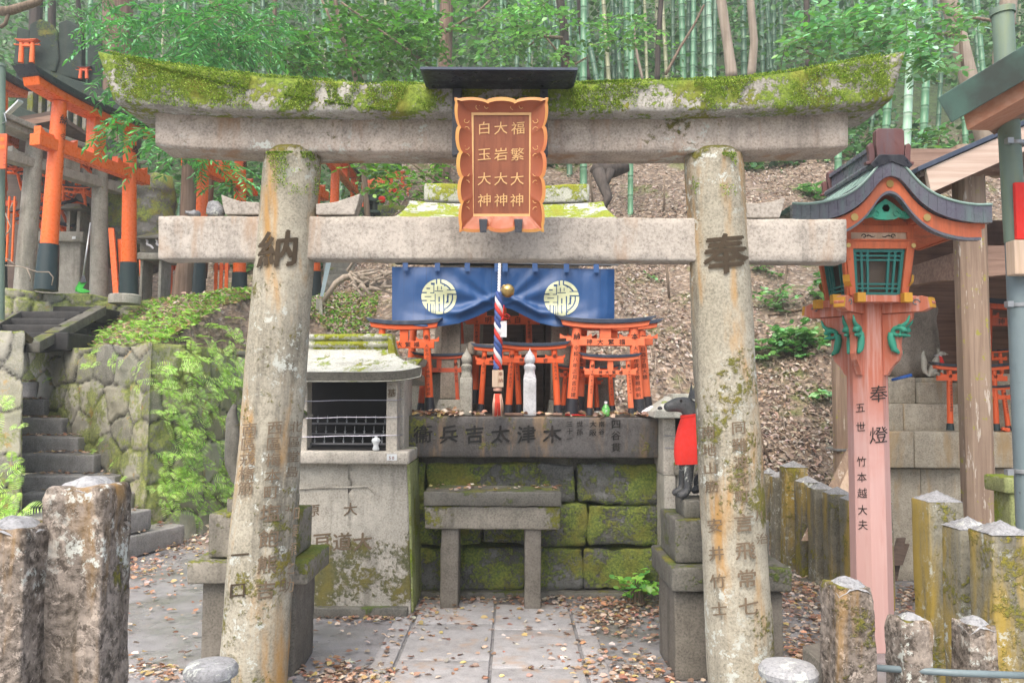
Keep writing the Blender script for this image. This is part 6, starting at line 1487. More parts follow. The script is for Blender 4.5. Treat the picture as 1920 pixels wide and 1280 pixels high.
# gable ornament
mb = MB(); g = lambda x, z, o=0: (LX+x, YF0+.075-o, zA-.215+z)
tri = [(0,-.0),(.045,-.030),(.10,-.075),(.155,-.105),(.12,-.115),(.08,-.105),(.05,-.118),(0,-.122),(-.05,-.118),(-.08,-.105),(-.12,-.115),(-.155,-.105),(-.10,-.075),(-.045,-.03)]
n = len(tri); mb.add([g(x,z,.012) for x,z in tri]+[g(x,z,-.012) for x,z in tri], [tuple(range(n)), tuple(range(2*n-1,n-1,-1))]+[(i,i+n,(i+1)%n+n,(i+1)%n) for i in range(n)])
for s in (-1, 1):
    for cx, sc_ in ((.055,.020),(.095,.015),(.125,.010)):
        mb.tube([Vector(g(s*(cx+sc_*(1-.55*k/9)*math.cos(k*.55)), -.09+.2*sc_+sc_*(1-.55*k/9)*math.sin(k*.55), .014)) for k in range(10)], .0045, 5)
go = build('gable_carving', mb, M_['verdi'], LN)
mb = MB(); mb.lathe([(.001,-.022),(.014,-.020),(.022,-.012),(.024,0)], 6, Matrix.Translation(g(0,-.055,.012)) @ Matrix.Rotation(R(90), 4, 'X')); build('boss', mb, M_['gold'], go, smooth=True)
# ridge with end cap
zR = zA-.025; mb = MB(); mb.box((LX-.045, YF0+.05, zR),(LX+.045, YF1-.02, zR+.11)); mb.box((LX-.062, YF0+.05, zR+.11),(LX+.062, YF1-.02, zR+.135)); mb.tube([(LX-.075,YF0+.04,zR+.008),(LX-.075,YF1,zR+.008)], .018, 8); mb.tube([(LX+.075,YF0+.04,zR+.008),(LX+.075,YF1,zR+.008)], .018, 8)
build('ridge', mb, M_['copper'], LN, bevel=.003)
def cap_end(yy, sgn, big=1.0):
    mb = MB(); z = zR; p = [(-.075,.03),(.075,.03),(.082,.10),(.080,.185),(.068,.20),(-.068,.20),(-.080,.185),(-.082,.10)]
    mb.prism([(LX+x*big, z+zz*big) for x, zz in p], yy-.03, yy+.02)
    for s in (-1, 1):
        w_ = [(.085,.0),(.135,-.01),(.140,.01),(.118,.012),(.118,.05),(.125,.10),(.112,.118),(.094,.112),(.086,.07)]
        w_ = [(LX+s*x*big, z+zz*big) for x, zz in (w_ if s > 0 else w_[::-1])]; mb.prism(w_, yy-.02, yy+.012)
    return build('ridge_cap', mb, M_['copper_red'], LN, bevel=.005)
cap_end(YF0+.02, 1); cap_end(YF1, 1, .8)
mb = MB(); mb.prism([(LX-.12,zR-.015),(LX-.07,zR+.045),(LX+.07,zR+.045),(LX+.12,zR-.015),(LX+.10,zR-.035),(LX,zR+.005),(LX-.10,zR-.035)], YF0-.02, YF0+.05); build('ridge_saddle', mb, M_['black'], LN, bevel=.003)
mb = MB(); a_ = P(1672,712,5.0); b_ = P(1709,703,5.0); mb.tube([a_, b_], [.009,.011], 8); o = build('blue_handle', mb, painted('blue_plastic', (.02,.12,.45), rough=.3), smooth='all'); tag(o, 'short bright blue plastic handle jutting out beside the lantern post', 'handle')

# ================================================================ pavilion on the right
PX = 2.92
PV = thing('pavilion', (3.9, 6.0, 0), 'open wooden pavilion with weathered posts and sloping roof sheltering a stone altar', 'pavilion')
def wpost(x0, x1, Y, zt, mat, dep=None, nm='post', taper=0):
    mb = MB(); a, b = xw(x0,Y), xw(x1,Y); d = dep or (b-a); c = (b-a)*.16
    poly = [(a+c,Y),(b-c,Y),(b,Y+c),(b,Y+d-c),(b-c,Y+d),(a+c,Y+d),(a,Y+d-c),(a,Y+c)]
    n = 8; mb.add([(x,y,0) for x,y in poly]+[(x,y,zt) for x,y in poly], [tuple(range(n-1,-1,-1)), tuple(range(n,2*n))]+[(i,(i+1)%n,(i+1)%n+n,i+n) for i in range(n)])
    return build(nm, mb, M_[mat], PV, bevel=.003)
wpost(1812,1866,5.5,3.25,'oldwood',.14); wpost(1570,1611,7.0,3.0,'oldwood',.15)
mb = MB(); mb.box((xw(1568,7.0)-.004,6.996,zw(842,7.0)),(xw(1611,7.0)+.004,7.25,zw(838,7.0))); build('metal_strap', mb, M_['metal'], PV)
def beam3(a, b, w_, h_, mat='oldwood_x', arch=0.0, nm='beam'):
    a, b = Vector(a), Vector(b); d = (b-a).normalized(); s_ = d.cross(Vector((0,0,1))).normalized()*w_/2; mb = MB(); n = 8
    for i in range(n):
        p, q = a.lerp(b, i/n), a.lerp(b, (i+1)/n); ua = arch*math.sin(math.pi*i/n)**.7; ub = arch*math.sin(math.pi*(i+1)/n)**.7 if i < n-1 else 0
        mb.hexa([p-s_+Vector((0,0,-h_/2+ua)),q-s_+Vector((0,0,-h_/2+ub)),q+s_+Vector((0,0,-h_/2+ub)),p+s_+Vector((0,0,-h_/2+ua)),p-s_+Vector((0,0,h_/2)),q-s_+Vector((0,0,h_/2)),q+s_+Vector((0,0,h_/2)),p+s_+Vector((0,0,h_/2))])
    return build(nm, mb, M_[mat], PV)
xp = xw(1834,5.5)
beam3((xp,5.65,zw(500,5.65,1800)),(xp,7.1,zw(500,5.65,1800)),.11,.20,arch=.05)
beam3((xp+.1,5.60,zw(492,5.6,1850)-.0),(xp+3,5.60,zw(492,5.6,1850)),.11,.22,arch=.08)
beam3((xp-.55,5.58,3.14),(xp+3,5.58,3.14),.12,.16); beam3((xp,5.3,3.10),(xp,7.4,3.10),.12,.16)
# roof: left slope rising to the right, boards and rafters below
sl = .445; ex, ez = P(1722,334,5.27).x, P(1722,334,5.27).z
def rpt(x, y, dz=0): return Vector((x, y, ez+(x-ex)*sl+dz))
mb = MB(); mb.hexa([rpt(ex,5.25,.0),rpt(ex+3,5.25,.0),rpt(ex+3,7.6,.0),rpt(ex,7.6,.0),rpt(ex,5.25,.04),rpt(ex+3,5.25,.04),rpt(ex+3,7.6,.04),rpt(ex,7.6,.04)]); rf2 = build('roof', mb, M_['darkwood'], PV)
mb = MB(); mb.hexa([rpt(ex-.03,5.21,.042),rpt(ex+3,5.21,.042),rpt(ex+3,7.64,.042),rpt(ex-.03,7.64,.042),rpt(ex-.03,5.21,.075),rpt(ex+3,5.21,.075),rpt(ex+3,7.64,.075),rpt(ex-.03,7.64,.075)]); build('tin_cover', mb, M_['bluedark'], PV, bevel=.003)
mb = MB(); mb.hexa([rpt(ex+.06,5.225,-.135),rpt(ex+3,5.225,-.135),rpt(ex+3,5.265,-.135),rpt(ex+.06,5.265,-.135),rpt(ex+.03,5.225,.035),rpt(ex+3,5.225,.035),rpt(ex+3,5.265,.035),rpt(ex+.03,5.265,.035)]); build('bargeboard', mb, wood('wood_barge', (.46,.34,.27), (.56,.44,.36), 'X', dark=.2), PV, bevel=.003)
mb = MB()
for k in range(14): y = 5.4+k*.16; mb.hexa([rpt(ex+.05,y,-.08),rpt(ex+3,y,-.08),rpt(ex+3,y+.05,-.08),rpt(ex+.05,y+.05,-.08),rpt(ex+.05,y,-.002),rpt(ex+3,y,-.002),rpt(ex+3,y+.05,-.002),rpt(ex+.05,y+.05,-.002)])
build('rafters', mb, M_['oldwood_x'], PV)
mb = MB(); mb.box((ex+.06,5.35,ez-.13),(ex+.11,7.5,ez+.0)); build('eave_board', mb, M_['oldwood_x'], PV)
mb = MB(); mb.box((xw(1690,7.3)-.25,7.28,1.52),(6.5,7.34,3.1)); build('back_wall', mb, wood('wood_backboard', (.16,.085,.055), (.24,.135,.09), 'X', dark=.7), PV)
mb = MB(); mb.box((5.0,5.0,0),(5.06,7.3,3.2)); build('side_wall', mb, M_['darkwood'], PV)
# stepped stone altar inside
PA = thing('stepped_altar', (3.9, 6.6, 0), 'stepped altar of pale granite courses inside the right pavilion', 'altar')
for nm, x0, Y, y1, y0, ymin in (('lower_course',1690,6.55,878,1095,None),('middle_course',1664,6.46,809,877,None),('upper_course',1668,6.60,757,808,None)):
    xs_ = {'lower_course':[1664,1722,1850,1990,2100],'middle_course':[1664,1712,1850,1985,2100],'upper_course':[1666,1693,1860,2000,2100]}[nm]
    for j in range(4):
        mb = MB(); mb.block((xw(xs_[j],Y)+.003,Y+.004*(j%2),max(0,zw(y0,Y,xs_[j]))),(xw(xs_[j+1],Y)-.003,Y+.8,zw(y1,Y,xs_[j])), r=.008, cell=.08, amp=.003, seed=x0+j)
        build(nm, mb, M_['pav_stone'] if 'pav_stone' in M_ else M_.setdefault('pav_stone', stone('granite_buff', (.30,.27,.21), (.40,.365,.29), moss=.22, stain=.35, rust=.3, mossc=((.18,.20,.05),(.12,.14,.04)), mscale=1.6, rustc=(.36,.25,.12))), PA, smooth='all')
mb = MB(); zc = zw(757,6.6,1700); mb.block((xw(1666,6.75),6.74,zc),(xw(1716,6.75),7.2,zw(707,6.75,1700)), r=.008, cell=.1, amp=.003); mb.block((xw(1720,6.72),6.70,zc),(xw(1800,6.72),7.2,zw(717,6.72,1750)), r=.008, cell=.1, amp=.003)
mb.block((xw(1728,6.8),6.78,zw(717,6.72,1750)),(xw(1778,6.8),7.0,zw(708,6.8,1750)), r=.005, cell=.1, amp=.002); mb.block((xw(1810,6.9),6.9,zc),(xw(1990,6.9),7.25,zw(700,6.9,1850)), r=.008, cell=.1, amp=.003); build('top_blocks', mb, M_['pav_stone'], PA, smooth='all')
mb = MB(); mb.block((3.35,6.98,1.6),(3.75,7.2,2.35), r=.12, cell=.05, amp=.03, fr=4, warp=lambda v: Vector((v.x+(v.z-1.6)*.06, v.y, v.z))); o = build('stone_tablet', mb, M_['shrine_stone'], smooth='all'); tag(o, 'upright rough brown stone slab behind the small white fox in the pavilion', 'stone tablet')
whitefox = stone('fox_pale_stone', (.42,.40,.33), (.52,.50,.42), stain=.3)
ff = P(1757,708,6.86); fox('fox_statue', 'little pale stone fox with white scarf and red bib on the pavilion altar', (ff.x, 6.86, zw(708,6.8,1750)), .255, R(176), whitefox, M_['cloth_red'], scarf=M_['paper'])
RG = 'small torii in the right pavilion'
zA1 = zw(809,6.46,1790)
add_torii('votive_torii','vermilion torii with black cap on the pavilion altar, half hidden by the weathered post',RG,1782,1868,806,682,6.50,rp=5,over=.28,tie=.22,sleeve=.10,lean=.01,mats=('verm','black'),text=('神','奉大阪市浪速区日本橋筋','納'))
add_torii('votive_torii','small vermilion torii on the pavilion altar just left of the pole at right edge',RG,1830,1891,806,722,6.50,rp=4.2,over=.24,tie=.28,sleeve=.10,lean=.09,mats=('verm','black'),text=('太','納','奉令和五年吉日'))
add_torii('votive_torii','dark red torii with pierced crossbeam high at the back of the right pavilion',RG,1850,1960,760,560,6.95,rp=6,over=.2,tie=.22,mats=('verm_d','black'),text=('神大竹岩','',''))
add_torii('votive_torii','dim vermilion torii at the back of the pavilion between post and pole',RG,1840,1880,715,655,6.98,rp=3.4,over=.3,tie=.3,mats=('verm','black'))
mb = MB(); mb.block((-.035,-.03,0),(.035,.03,.035), r=.015, cell=.012, amp=.012, fr=30); o = build('red_trinket', mb, M_['verm'], smooth='all'); o.location = (xw(1882,6.49), 6.49, zA1); tag(o, 'tiny red and orange trinket lying on the pavilion altar by the torii foot', 'trinket')
# boards leaning behind the fence, broken board by the lantern foot
for (a, b, Y0_, Y1_, m, lab) in (((1560,925),(1601,842),6.75,6.95,'oldwood','grey weathered board leaning on the back pavilion post'),((1583,925),(1622,838),6.7,6.98,'palewood','pale fresh board leaning right of the grey one behind the fence')):
    p, q = P(*a, Y0_), P(*b, Y1_); p = p+(p-q)*1.0; mb = MB(); s_ = Vector((.055,0,0)); mb.hexa([p-s_,p+s_,p+s_+Vector((0,.02,0)),p-s_+Vector((0,.02,0)),q-s_,q+s_,q+s_+Vector((0,.02,0)),q-s_+Vector((0,.02,0))]); o = build('board', mb, M_[m], bevel=.002); tag(o, lab, 'board')
for (a, b, w_, lab) in (((1672,1090),(1694,1008),.05,'dark rotten board leaning behind the lantern foot'),((1680,1060),(1700,1020),.06,'broken dark board with ragged end right behind the lantern foot')):
    p, q = P(*a, 6.0), P(*b, 6.3); mb = MB(); s_ = Vector((w_,.02,.0)); mb.hexa([p-s_,p+s_,p+s_+Vector((0,.03,0)),p-s_+Vector((0,.03,0)),q-s_,q+s_*.5,q+s_*.5+Vector((0,.03,0)),q-s_+Vector((0,.03,0))]); o = build('board', mb, M_['darkwood'], bevel=.002); tag(o, lab, 'board')

# near copper eave, top right
CE = thing('copper_eave', tuple(P(1850,160,3.5)), 'corner of a green weathered copper roof eave entering at top right', 'roof')
A0 = P(1757,184,3.55); dirx = (P(1925,82,3.3)-A0); 
def ce(t, dep, dz): return A0+dirx*t*1.6+Vector((.05,dep,0)) + Vector((0,0,dz))
mb = MB(); q = Vector((.06,0,-.115)); q0 = A0; q1 = A0+dirx*1.6
bk = Vector((.50,.55,.0)); mb.hexa([q0+q, q1+q, q1+q+bk+Vector((0,0,.30)), q0+q+bk+Vector((0,0,.30)), q0, q1, q1+bk+Vector((0,0,.32)), q0+bk+Vector((0,0,.32))]); build('copper_edge', mb, M_['copper_g'], CE, bevel=.004)
mb = MB(); b0 = P(1806,214,3.56); b1 = b0+dirx*1.5; hh = Vector((.015,0,-.075))
bk = Vector((.42,.45,0)); mb.hexa([b0+hh, b1+hh, b1+hh+bk+Vector((0,0,.15)), b0+hh+bk+Vector((0,0,.15)), b0, b1, b1+bk+Vector((0,0,.15)), b0+bk+Vector((0,0,.15))]); build('eave_beam', mb, wood('wood_reddish', (.40,.17,.09), (.46,.24,.15), 'X', dark=.2), CE, bevel=.003)
mb = MB(); b2 = P(1812,196,3.66); mb.hexa([b2+hh*.6, b2+dirx*1.5+hh*.6, b2+dirx*1.5+hh*.6+Vector((.3,.3,0)), b2+hh*.6+Vector((.3,.3,0)), b2+Vector((0,0,.05)), b2+dirx*1.5+Vector((0,0,.05)), b2+dirx*1.5+Vector((.3,.3,.05)), b2+Vector((.3,.3,.05))]); build('fascia', mb, M_['oldwood_x'], CE)
for k in range(9):
    mb = MB(); c0 = b2+dirx*(.14*k+.08)+Vector((0,-.012,-.02)); mb.box(c0-Vector((.010,.01,.014)), c0+Vector((.010,.02,.016))); build('rafter_end', mb, M_['oldwood_x'], CE)
# pole with red sign
PO = thing('metal_pole', (xw(1903,3.9), 3.9, 0), 'blue-grey metal pole with clamps at the right picture edge', 'pole')
mb = MB(); cx = xw(1916,3.9); mb.tube([(cx+.012,3.9,0),(cx,3.9,P(1905,450,3.9).z)], .052, 16); build('lower_tube', mb, M_['pole_b'], PO, smooth=True)
mb = MB(); mb.tube([(cx-.006,3.9,P(1905,450,3.9).z-.01),(cx-.03,3.9,3.4)], .050, 16); mb.tube([(cx-.03,3.9,3.4),(cx-.032,3.9,3.43)], .058, 16); build('upper_tube', mb, M_['pole'], PO, smooth=True)
for py in (264, 570, 885):
    mb = MB(); c0 = P(1899, py, 3.84); mb.lathe([(.055,-.010),(.058,-.008),(.058,.008),(.055,.010)], 16, Matrix.Translation((cx,3.9,c0.z))); mb.box((c0.x-.03,3.83,c0.z-.014),(c0.x+.0,3.86,c0.z+.014)); build('clamp', mb, M_['metal'], PO, smooth=True)
mb = MB(); a_, b_ = P(1907,448,3.82), P(1950,342,3.82); mb.box((a_.x,3.82,a_.z),(b_.x,3.84,b_.z)); o = build('red_sign', mb, M_['cloth_red'], bevel=.002); tag(o, 'bright red vertical signboard fixed to the metal pole at right edge', 'sign')
mb = MB(); a_, b_ = P(1899,515,3.80), P(1950,451,3.80); mb.box((a_.x,3.78,a_.z),(b_.x,3.85,b_.z)); o = build('wooden_box', mb, M_['palewood'], bevel=.006); tag(o, 'plain wooden box end below the red sign on the metal pole', 'wooden box')
mb = MB(); a_ = P(1884,895,4.4); mb.block((a_.x,4.4,P(1884,925,4.4).z),(a_.x+.5,4.6,a_.z), r=.01, cell=.1, amp=.003); mb.block((a_.x+.04,4.42,0),(a_.x+.45,4.58,P(1884,925,4.4).z), r=.01, cell=.1, amp=.003); o = build('mossy_ledge', mb, M_['green_side'], smooth='all'); tag(o, 'bright mossy stone ledge at the right edge beside the weathered wooden post', 'stone ledge')
# white light patch: pale board under the pavilion roof
mb = MB(); a_, b_ = P(1892,318,4.9), P(1906,302,4.9)
# bank details: fallen sticks
for (pp, Y, r_, lab) in (([(1135,505),(1150,545),(1168,572)],8.2,.012,'broken pale stick slanting on the bank right of the curtain'),([(1440,590),(1490,582),(1550,572)],8.0,.016,'grey fallen branch lying across the bank above the shrub'),
       ([(1480,455),(1472,530),(1450,575)],8.5,.010,'thin leaning twig right of the right pillar'),([(1240,640),(1262,655)],8.6,.014,'short grey stick lying on the leaf litter'),([(1246,330),(1245,400)],11.5,.012,'thin upright stem on the upper bank between the beams'),
       ([(1249,490),(1255,560)],8.6,.014,'thin sapling stem on the bank right of the curtain'),([(1105,320),(1108,350),(1112,385)],9.6,.014,'pale crooked stick beside the shrine roof'),([(1415,770),(1430,830),(1445,870)],7.9,.010,'thin twig behind the right pillar beside the fence')):
    q_ = [P(x,y,on_hill(x,y)-.03) for x, y in pp]; r_ *= q_[0].y/Y
    if 'upright' in lab or 'sapling' in lab or 'crooked' in lab or 'twig' in lab: Yb = q_[-1].y; q_ = [P(x,y,Yb-.02) for x, y in pp]
    mb = MB(); mb.tube(q_, [r_]*len(pp), 6); o = build('fallen_branch', mb, M_['twig'], smooth='all'); tag(o, lab, 'branch')
mb = MB(); q = [P(x,y,10.5) for x,y in ((1110,312),(1130,322),(1150,318),(1178,312))]; mb.tube(q, [.08,.13,.11,.07], 8); mb.tube([P(1122,322,10.4),P(1132,350,10.3),P(1140,370,10.2),P(1130,392,10.1)], [.09,.07,.06,.04], 8); mb.tube([P(1145,320,10.4),P(1136,345,10.3)], [.06,.04], 6)
o = build('tree_stump', mb, M_['bark_dark'], smooth='all'); tag(o, 'dark twisted tree root on the upper bank between tablet and right pillar', 'stump')
# ================================================================ left: rubble walls, steps, ferns
def rubble(name, base, topz, batter, cell, label, seed, mat, z0=-.1, amp=.055):
    "wall along base polyline; voronoi stones bulge from the face"
    base = [Vector((x, y, 0)) for x, y in base]; seg = [(b-a).length for a, b in zip(base, base[1:])]; L = sum(seg); Hh = topz-z0; st = .026
    nu, nv = int(L/st), int(Hh/st); r = np.random.default_rng(seed)
    su, sv = int(L/cell)+3, int(Hh/(cell*.8))+3
    S = np.array([((i+.15+.7*r.random()+(.5 if j % 2 else 0)-1)*cell, (j+.15+.7*r.random()-1)*cell*.8) for j in range(sv) for i in range(su)])
    SC = np.clip(np.array([(.28,.27,.20),(.20,.20,.155),(.36,.35,.29),(.15,.145,.12),(.31,.29,.21)])[r.integers(0,5,len(S))]*(1+r.normal(0,.1,(len(S),1))), .05, .6); SB = r.uniform(.3, 1, len(S))
    U, V = np.meshgrid(np.linspace(0, L, nu+1), np.linspace(0, Hh, nv+1)); Q = np.stack([U.ravel(), V.ravel()], 1)
    Q2 = Q+np.array([[noise.noise(Vector((u*4, v*4, seed)))*.05, noise.noise(Vector((u*4, v*4, seed+9)))*.05] for u, v in Q])
    D = (np.abs((Q2[:,None,:]-S[None])*np.array([1,1.12]))**3.2).sum(2)**(1/3.2); o = np.argsort(D, axis=1)[:, :2]; F1 = D[np.arange(len(Q)), o[:,0]]; F2 = D[np.arange(len(Q)), o[:,1]]
    g = np.clip((F2-F1-.006)/.030, 0, 1); g = g*g*(3-2*g); disp = amp*.8*g*(.3+.7*SB[o[:,0]])
    vs = []; cum = np.cumsum([0]+seg); cols = []
    for k, (u, v) in enumerate(Q):
        i = min(len(seg)-1, int(np.searchsorted(cum, u, side='right')-1)); t = (u-cum[i])/seg[i]; p = base[i].lerp(base[i+1], t)
        d = (base[i+1]-base[i]).normalized(); n = Vector((d.y, -d.x, 0))
        # blend normals at corners
        if t > .8 and i+1 < len(seg): d2 = (base[i+2]-base[i+1]).normalized(); n = (n.lerp(Vector((d2.y,-d2.x,0)), (t-.8)/.4)).normalized()
        if t < .2 and i > 0: d2 = (base[i]-base[i-1]).normalized(); n = (n.lerp(Vector((d2.y,-d2.x,0)), (.2-t)/.4)).normalized()
        rg = noise.noise(Vector((u*7, v*7, seed)))*.018+noise.noise(Vector((u*22, v*22, seed)))*.009
        p = p+n*(disp[k]+rg-batter*v); vs.append((p.x, p.y, z0+v+.04*noise.noise(Vector((u*2, 0, seed)))*(v/Hh)**3)); c = SC[o[k,0]]*(.05+.95*g[k]) ; cols.append(tuple(c))
    mb = MB(); mb.v = vs; mb.c = cols; W_ = nu+1
    mb.f = [(j*W_+i, j*W_+i+1, (j+1)*W_+i+1, (j+1)*W_+i) for j in range(nv) for i in range(nu)]
    # a cap going back from the top edge
    k0 = len(mb.v); 
    for i in range(nu+1):
        a = Vector(vs[nv*W_+i]); b = Vector(vs[i]); back = Vector((a.x, a.y, 0))+(Vector((-.35, .75, 0))); mb.v.append((back.x, back.y, a.z-.03)); mb.c.append((.2,.18,.12))
    mb.f += [(nv*W_+i, nv*W_+i+1, k0+i+1, k0+i) for i in range(nu)]
    w = build(name, mb, mat, smooth='all'); return tag(w, label, 'wall')
def rubble_mat():
    t = NT('rubble_stone'); o = t.obj(False); a = t.attr('col'); fine = t.noise(70, 4, .7); mid = t.noise(9, 6, .65)
    c = t.mix(t.ramp(mid, .35, .7, 0, .7), a, t.mix(1.0, a, (1.35,1.3,1.25), 'MULTIPLY')); c = t.mix(t.ramp(fine, .42, .62, 0, .4), c, (.42,.41,.36))
    mn = t.noise(1.5, 7, .66); f = t.math('ADD', mn, t.math('MULTIPLY', t.math('SUBTRACT', t.noise(22, 4, .7), .5), .35)); f = t.math('ADD', f, t.math('MULTIPLY', t.nz(), .15))
    mk = t.ramp(f, .47, .58, 0, .85); mc = t.mix(t.ramp(t.noise(45, 3), .35, .65), (.27,.31,.06), (.14,.18,.04)); c = t.mix(mk, c, mc)
    c = t.mix(t.ramp(t.noise(5, 5, .7), .62, .66, 0, .6), c, (.40,.25,.06))
    t.col(c); t.rough(.85); t.bump(t.math('ADD', fine, t.math('MULTIPLY', mk, t.noise(100, 3, .8))), .7, .01); return t.m
RM = rubble_mat()
rubble('retaining_wall', [(-6.2,9.83),(-5.0,8.92),(-3.55,7.83),(-3.30,8.25),(-3.02,9.35),(-2.3,10.3)], 1.97, .06, .42, 'tall rubble retaining wall with moss and ferns beside the left stone steps', 5, RM)
rubble('side_wall', [(-6.6,7.1),(-4.24,6.95),(-4.80,7.8),(-5.7,9.2)], 2.02, .02, .42, 'pale rubble wall with orange lichen at the left edge by the steps', 9, RM)
# steps
SLV = []
STP = thing('stone_steps', (-3.9, 7.3, 0), 'worn dark stone steps climbing left beside the fern-covered wall', 'steps')
for i, (xl, xr, yl, yr, h, Y) in enumerate(((215,347,1012,983,.17,7.45),(215,286,968,953,.17,7.62),(60,246,927,921,.17,7.8),(50,216,893,891,.17,7.95),(45,176,852,852,.16,8.25),(40,147,819,819,.16,8.5),(35,116,784,784,.16,8.8),(30,82,749,749,.16,9.1),(20,70,716,716,.16,9.4))):
    a_, b_ = P(xl, yl, Y-.0), P(xr, yr, Y+(.55 if i == 0 else .28 if i == 1 else .08)); zt = [.20,.40,.60,.72,.86,1.02,1.20,1.40,1.60][i]
    # choose depth so that the edge sits at zt
    a_, b_ = G(xl, yl, min(zt, 1.38)), G(xr, yr, min(zt, 1.38))
    if i >= 4: a_, b_ = P(xl, yl, Y), P(xr, yr, Y)
    if i in (2,3): a_, b_ = P(xl, yl, Y), P(xr, yr, Y+.05)
    d = (b_-a_); d.z = 0; L = d.length; ang = math.atan2(d.y, d.x); zt = (a_.z+b_.z)/2
    a2 = a_-d.normalized()*(.25 if i < 2 else .1)
    M = Matrix.Translation((a2.x, a2.y, zt)) @ Matrix.Rotation(ang, 4, 'Z'); mb = MB(); LL = (b_-a2).length
    mb.block((0, 0, -.19), (LL, .95, 0), r=.016, cell=.06, amp=.007, fr=5, seed=i*3.1, M=M, lim=40); build('step', mb, M_['steps'], STP, smooth='all')
    q = [(a2+d.normalized()*random.uniform(.1, LL-.05)+Vector((-d.y, d.x, 0)).normalized()*random.uniform(.03, .3)) for _ in range(34)]
    SLV += [(v.x, v.y, zt+.014+abs(random.gauss(0,.006))) for v in q]
tag(lay(np.array(SLV), .04, .07, LP, 'step_leaves', M_['litter'], .35), 'russet dead leaves lying along the left stone steps', 'leaves', kind='stuff')
# ferns on the wall, by pixel
wallf = 'ferns on the rubble retaining wall'
fl = [(268,700),(272,725),(300,700),(325,690),(350,705),(372,728),(395,745),(420,700),(435,720),(350,660),(385,655),(410,665),(430,760),(400,790),(372,770),(345,760),(330,740),(365,800),(395,830),(425,800),(430,840),(405,860),(380,875),(355,855),(330,850),(310,880),(300,905),(330,900),(355,905),(385,905),(415,895),(435,880),(300,935),(325,940),(350,935),(380,940),(410,930),(300,865),(345,820),(285,915),(315,960),(360,965),(395,965),(430,950),(180,665),(95,715),(178,850),(225,870),(235,905),(245,925),(195,830),(240,950),(160,690),(330,800),(360,745),(405,725),(440,690),(425,640),(330,675)]
WL = [(-6.2,9.83),(-5.0,8.92),(-3.55,7.83),(-3.30,8.25),(-3.02,9.35),(-2.3,10.3)]
def wall_hit(px, py):
    d = ray(px, py); best = None
    for (x0, y0), (x1, y1) in zip(WL, WL[1:]):
        ex, ey = x1-x0, y1-y0; den = d.x*ey-d.y*ex
        if abs(den) < 1e-6: continue
        t = (x0*ey-y0*ex)/den; u = (x0*d.y-y0*d.x)/den*1.0
        if t > 0 and -.02 <= u <= 1.02 and (best is None or t < best[0]): best = (t, ex, ey)
    if best is None: return None
    p = Vector((0,0,EYE))+d*best[0]; n = Vector((best[2], -best[1], 0)).normalized(); return p, n
fl += [(random.uniform(292,442), random.uniform(660,965)) for _ in range(26)]+[(random.uniform(150,290), random.uniform(655,700)) for _ in range(7)]
for px, py in fl:
    h_ = wall_hit(px, py)
    if h_ is None: continue
    p, n = h_; p = p+n*.05; sc_f = random.uniform(.5, .85) if px > 290 else random.uniform(.25, .42)
    o = put_fern(p.x, p.y, p.z, FL, wallf, s=sc_f); o.rotation_euler = (R(random.uniform(35, 70)), 0, math.atan2(n.y, n.x)+R(90)+random.gauss(0, .3))
for px, py, s_ in ((10,900,.8),(30,925,.7),(5,960,.9),(40,960,.8),(20,870,.6),(0,770,.7),(35,800,.3),(10,990,.9)):
    p = P(px, py, 6.85); put_fern(p.x, p.y, p.z, 'fern growing from the pale lichen-spotted wall at the left edge', 'ferns on the left edge wall', s=s_, tilt=R(50))
for px, py, s_ in ((180,600,.9),(150,640,.7),(125,650,.7),(210,640,.9),(280,620,.8),(310,640,.7),(350,590,.7),(380,600,.6),(330,610,.6),(250,640,.6),(420,640,.9),(400,620,.7),(440,650,.9),(290,585,.5),(455,600,.8),(225,625,.6),(370,640,.7),(300,655,.7),(240,660,.6),(270,650,.6),(200,660,.5),(165,620,.8),(195,610,.7),(235,600,.6),(260,615,.7),(340,625,.6),(385,625,.8),(430,605,.7),(325,650,.8),(355,660,.7),(395,655,.8),(150,655,.6),(445,680,.8),(410,680,.7),(290,635,.7)):
    Yk = min(np.arange(8.2, 12, .05), key=lambda q: abs(P(px,py,q).z-Hs(P(px,py,q).x,q)-.05)); p = P(px, py, Yk); put_fern(p.x, p.y, p.z+.03, 'bright green fern on the leafy slope above the retaining wall', 'ferns on the slope above the wall', s=s_)
for px, py in ((470,610),(520,620),(580,600),(600,560)):
    Yk = min(np.arange(8.2, 14, .05), key=lambda q: abs(P(px,py,q).z-Hs(P(px,py,q).x,q))); p = P(px, py, Yk); put_fern(p.x, p.y, p.z+.03, 'small fern on the littered bank around the left torii pillar', 'ferns on the bank behind the left pillar', s=.5)
# litter + green ground cover above the wall
n = 15000; xv = rng.uniform(-6.5, -1.9, n); xv[9000:] = rng.uniform(-3.9, -1.9, 6000); yv = rng.uniform(8.0, 11.6, n); z = H(xv, yv); k = z > .25; pos = np.stack([xv, yv, z+.03], 1)[k]; n = len(pos)
a = rng.uniform(0, 6.28, n); tag(leaf_cloud('ground_cover', pos, np.stack([np.cos(a), np.sin(a), rng.normal(.2,.4,n)], 1), np.stack([rng.normal(0,.4,n), rng.normal(-.2,.4,n), np.ones(n)], 1), rng.uniform(.035,.08,n), pick([(.24,.46,.08),(.18,.36,.06),(.40,.28,.18),(.34,.58,.12),(.30,.52,.10),(.46,.32,.2)], n, .2), M_['leafgreen']), kind='stuff')

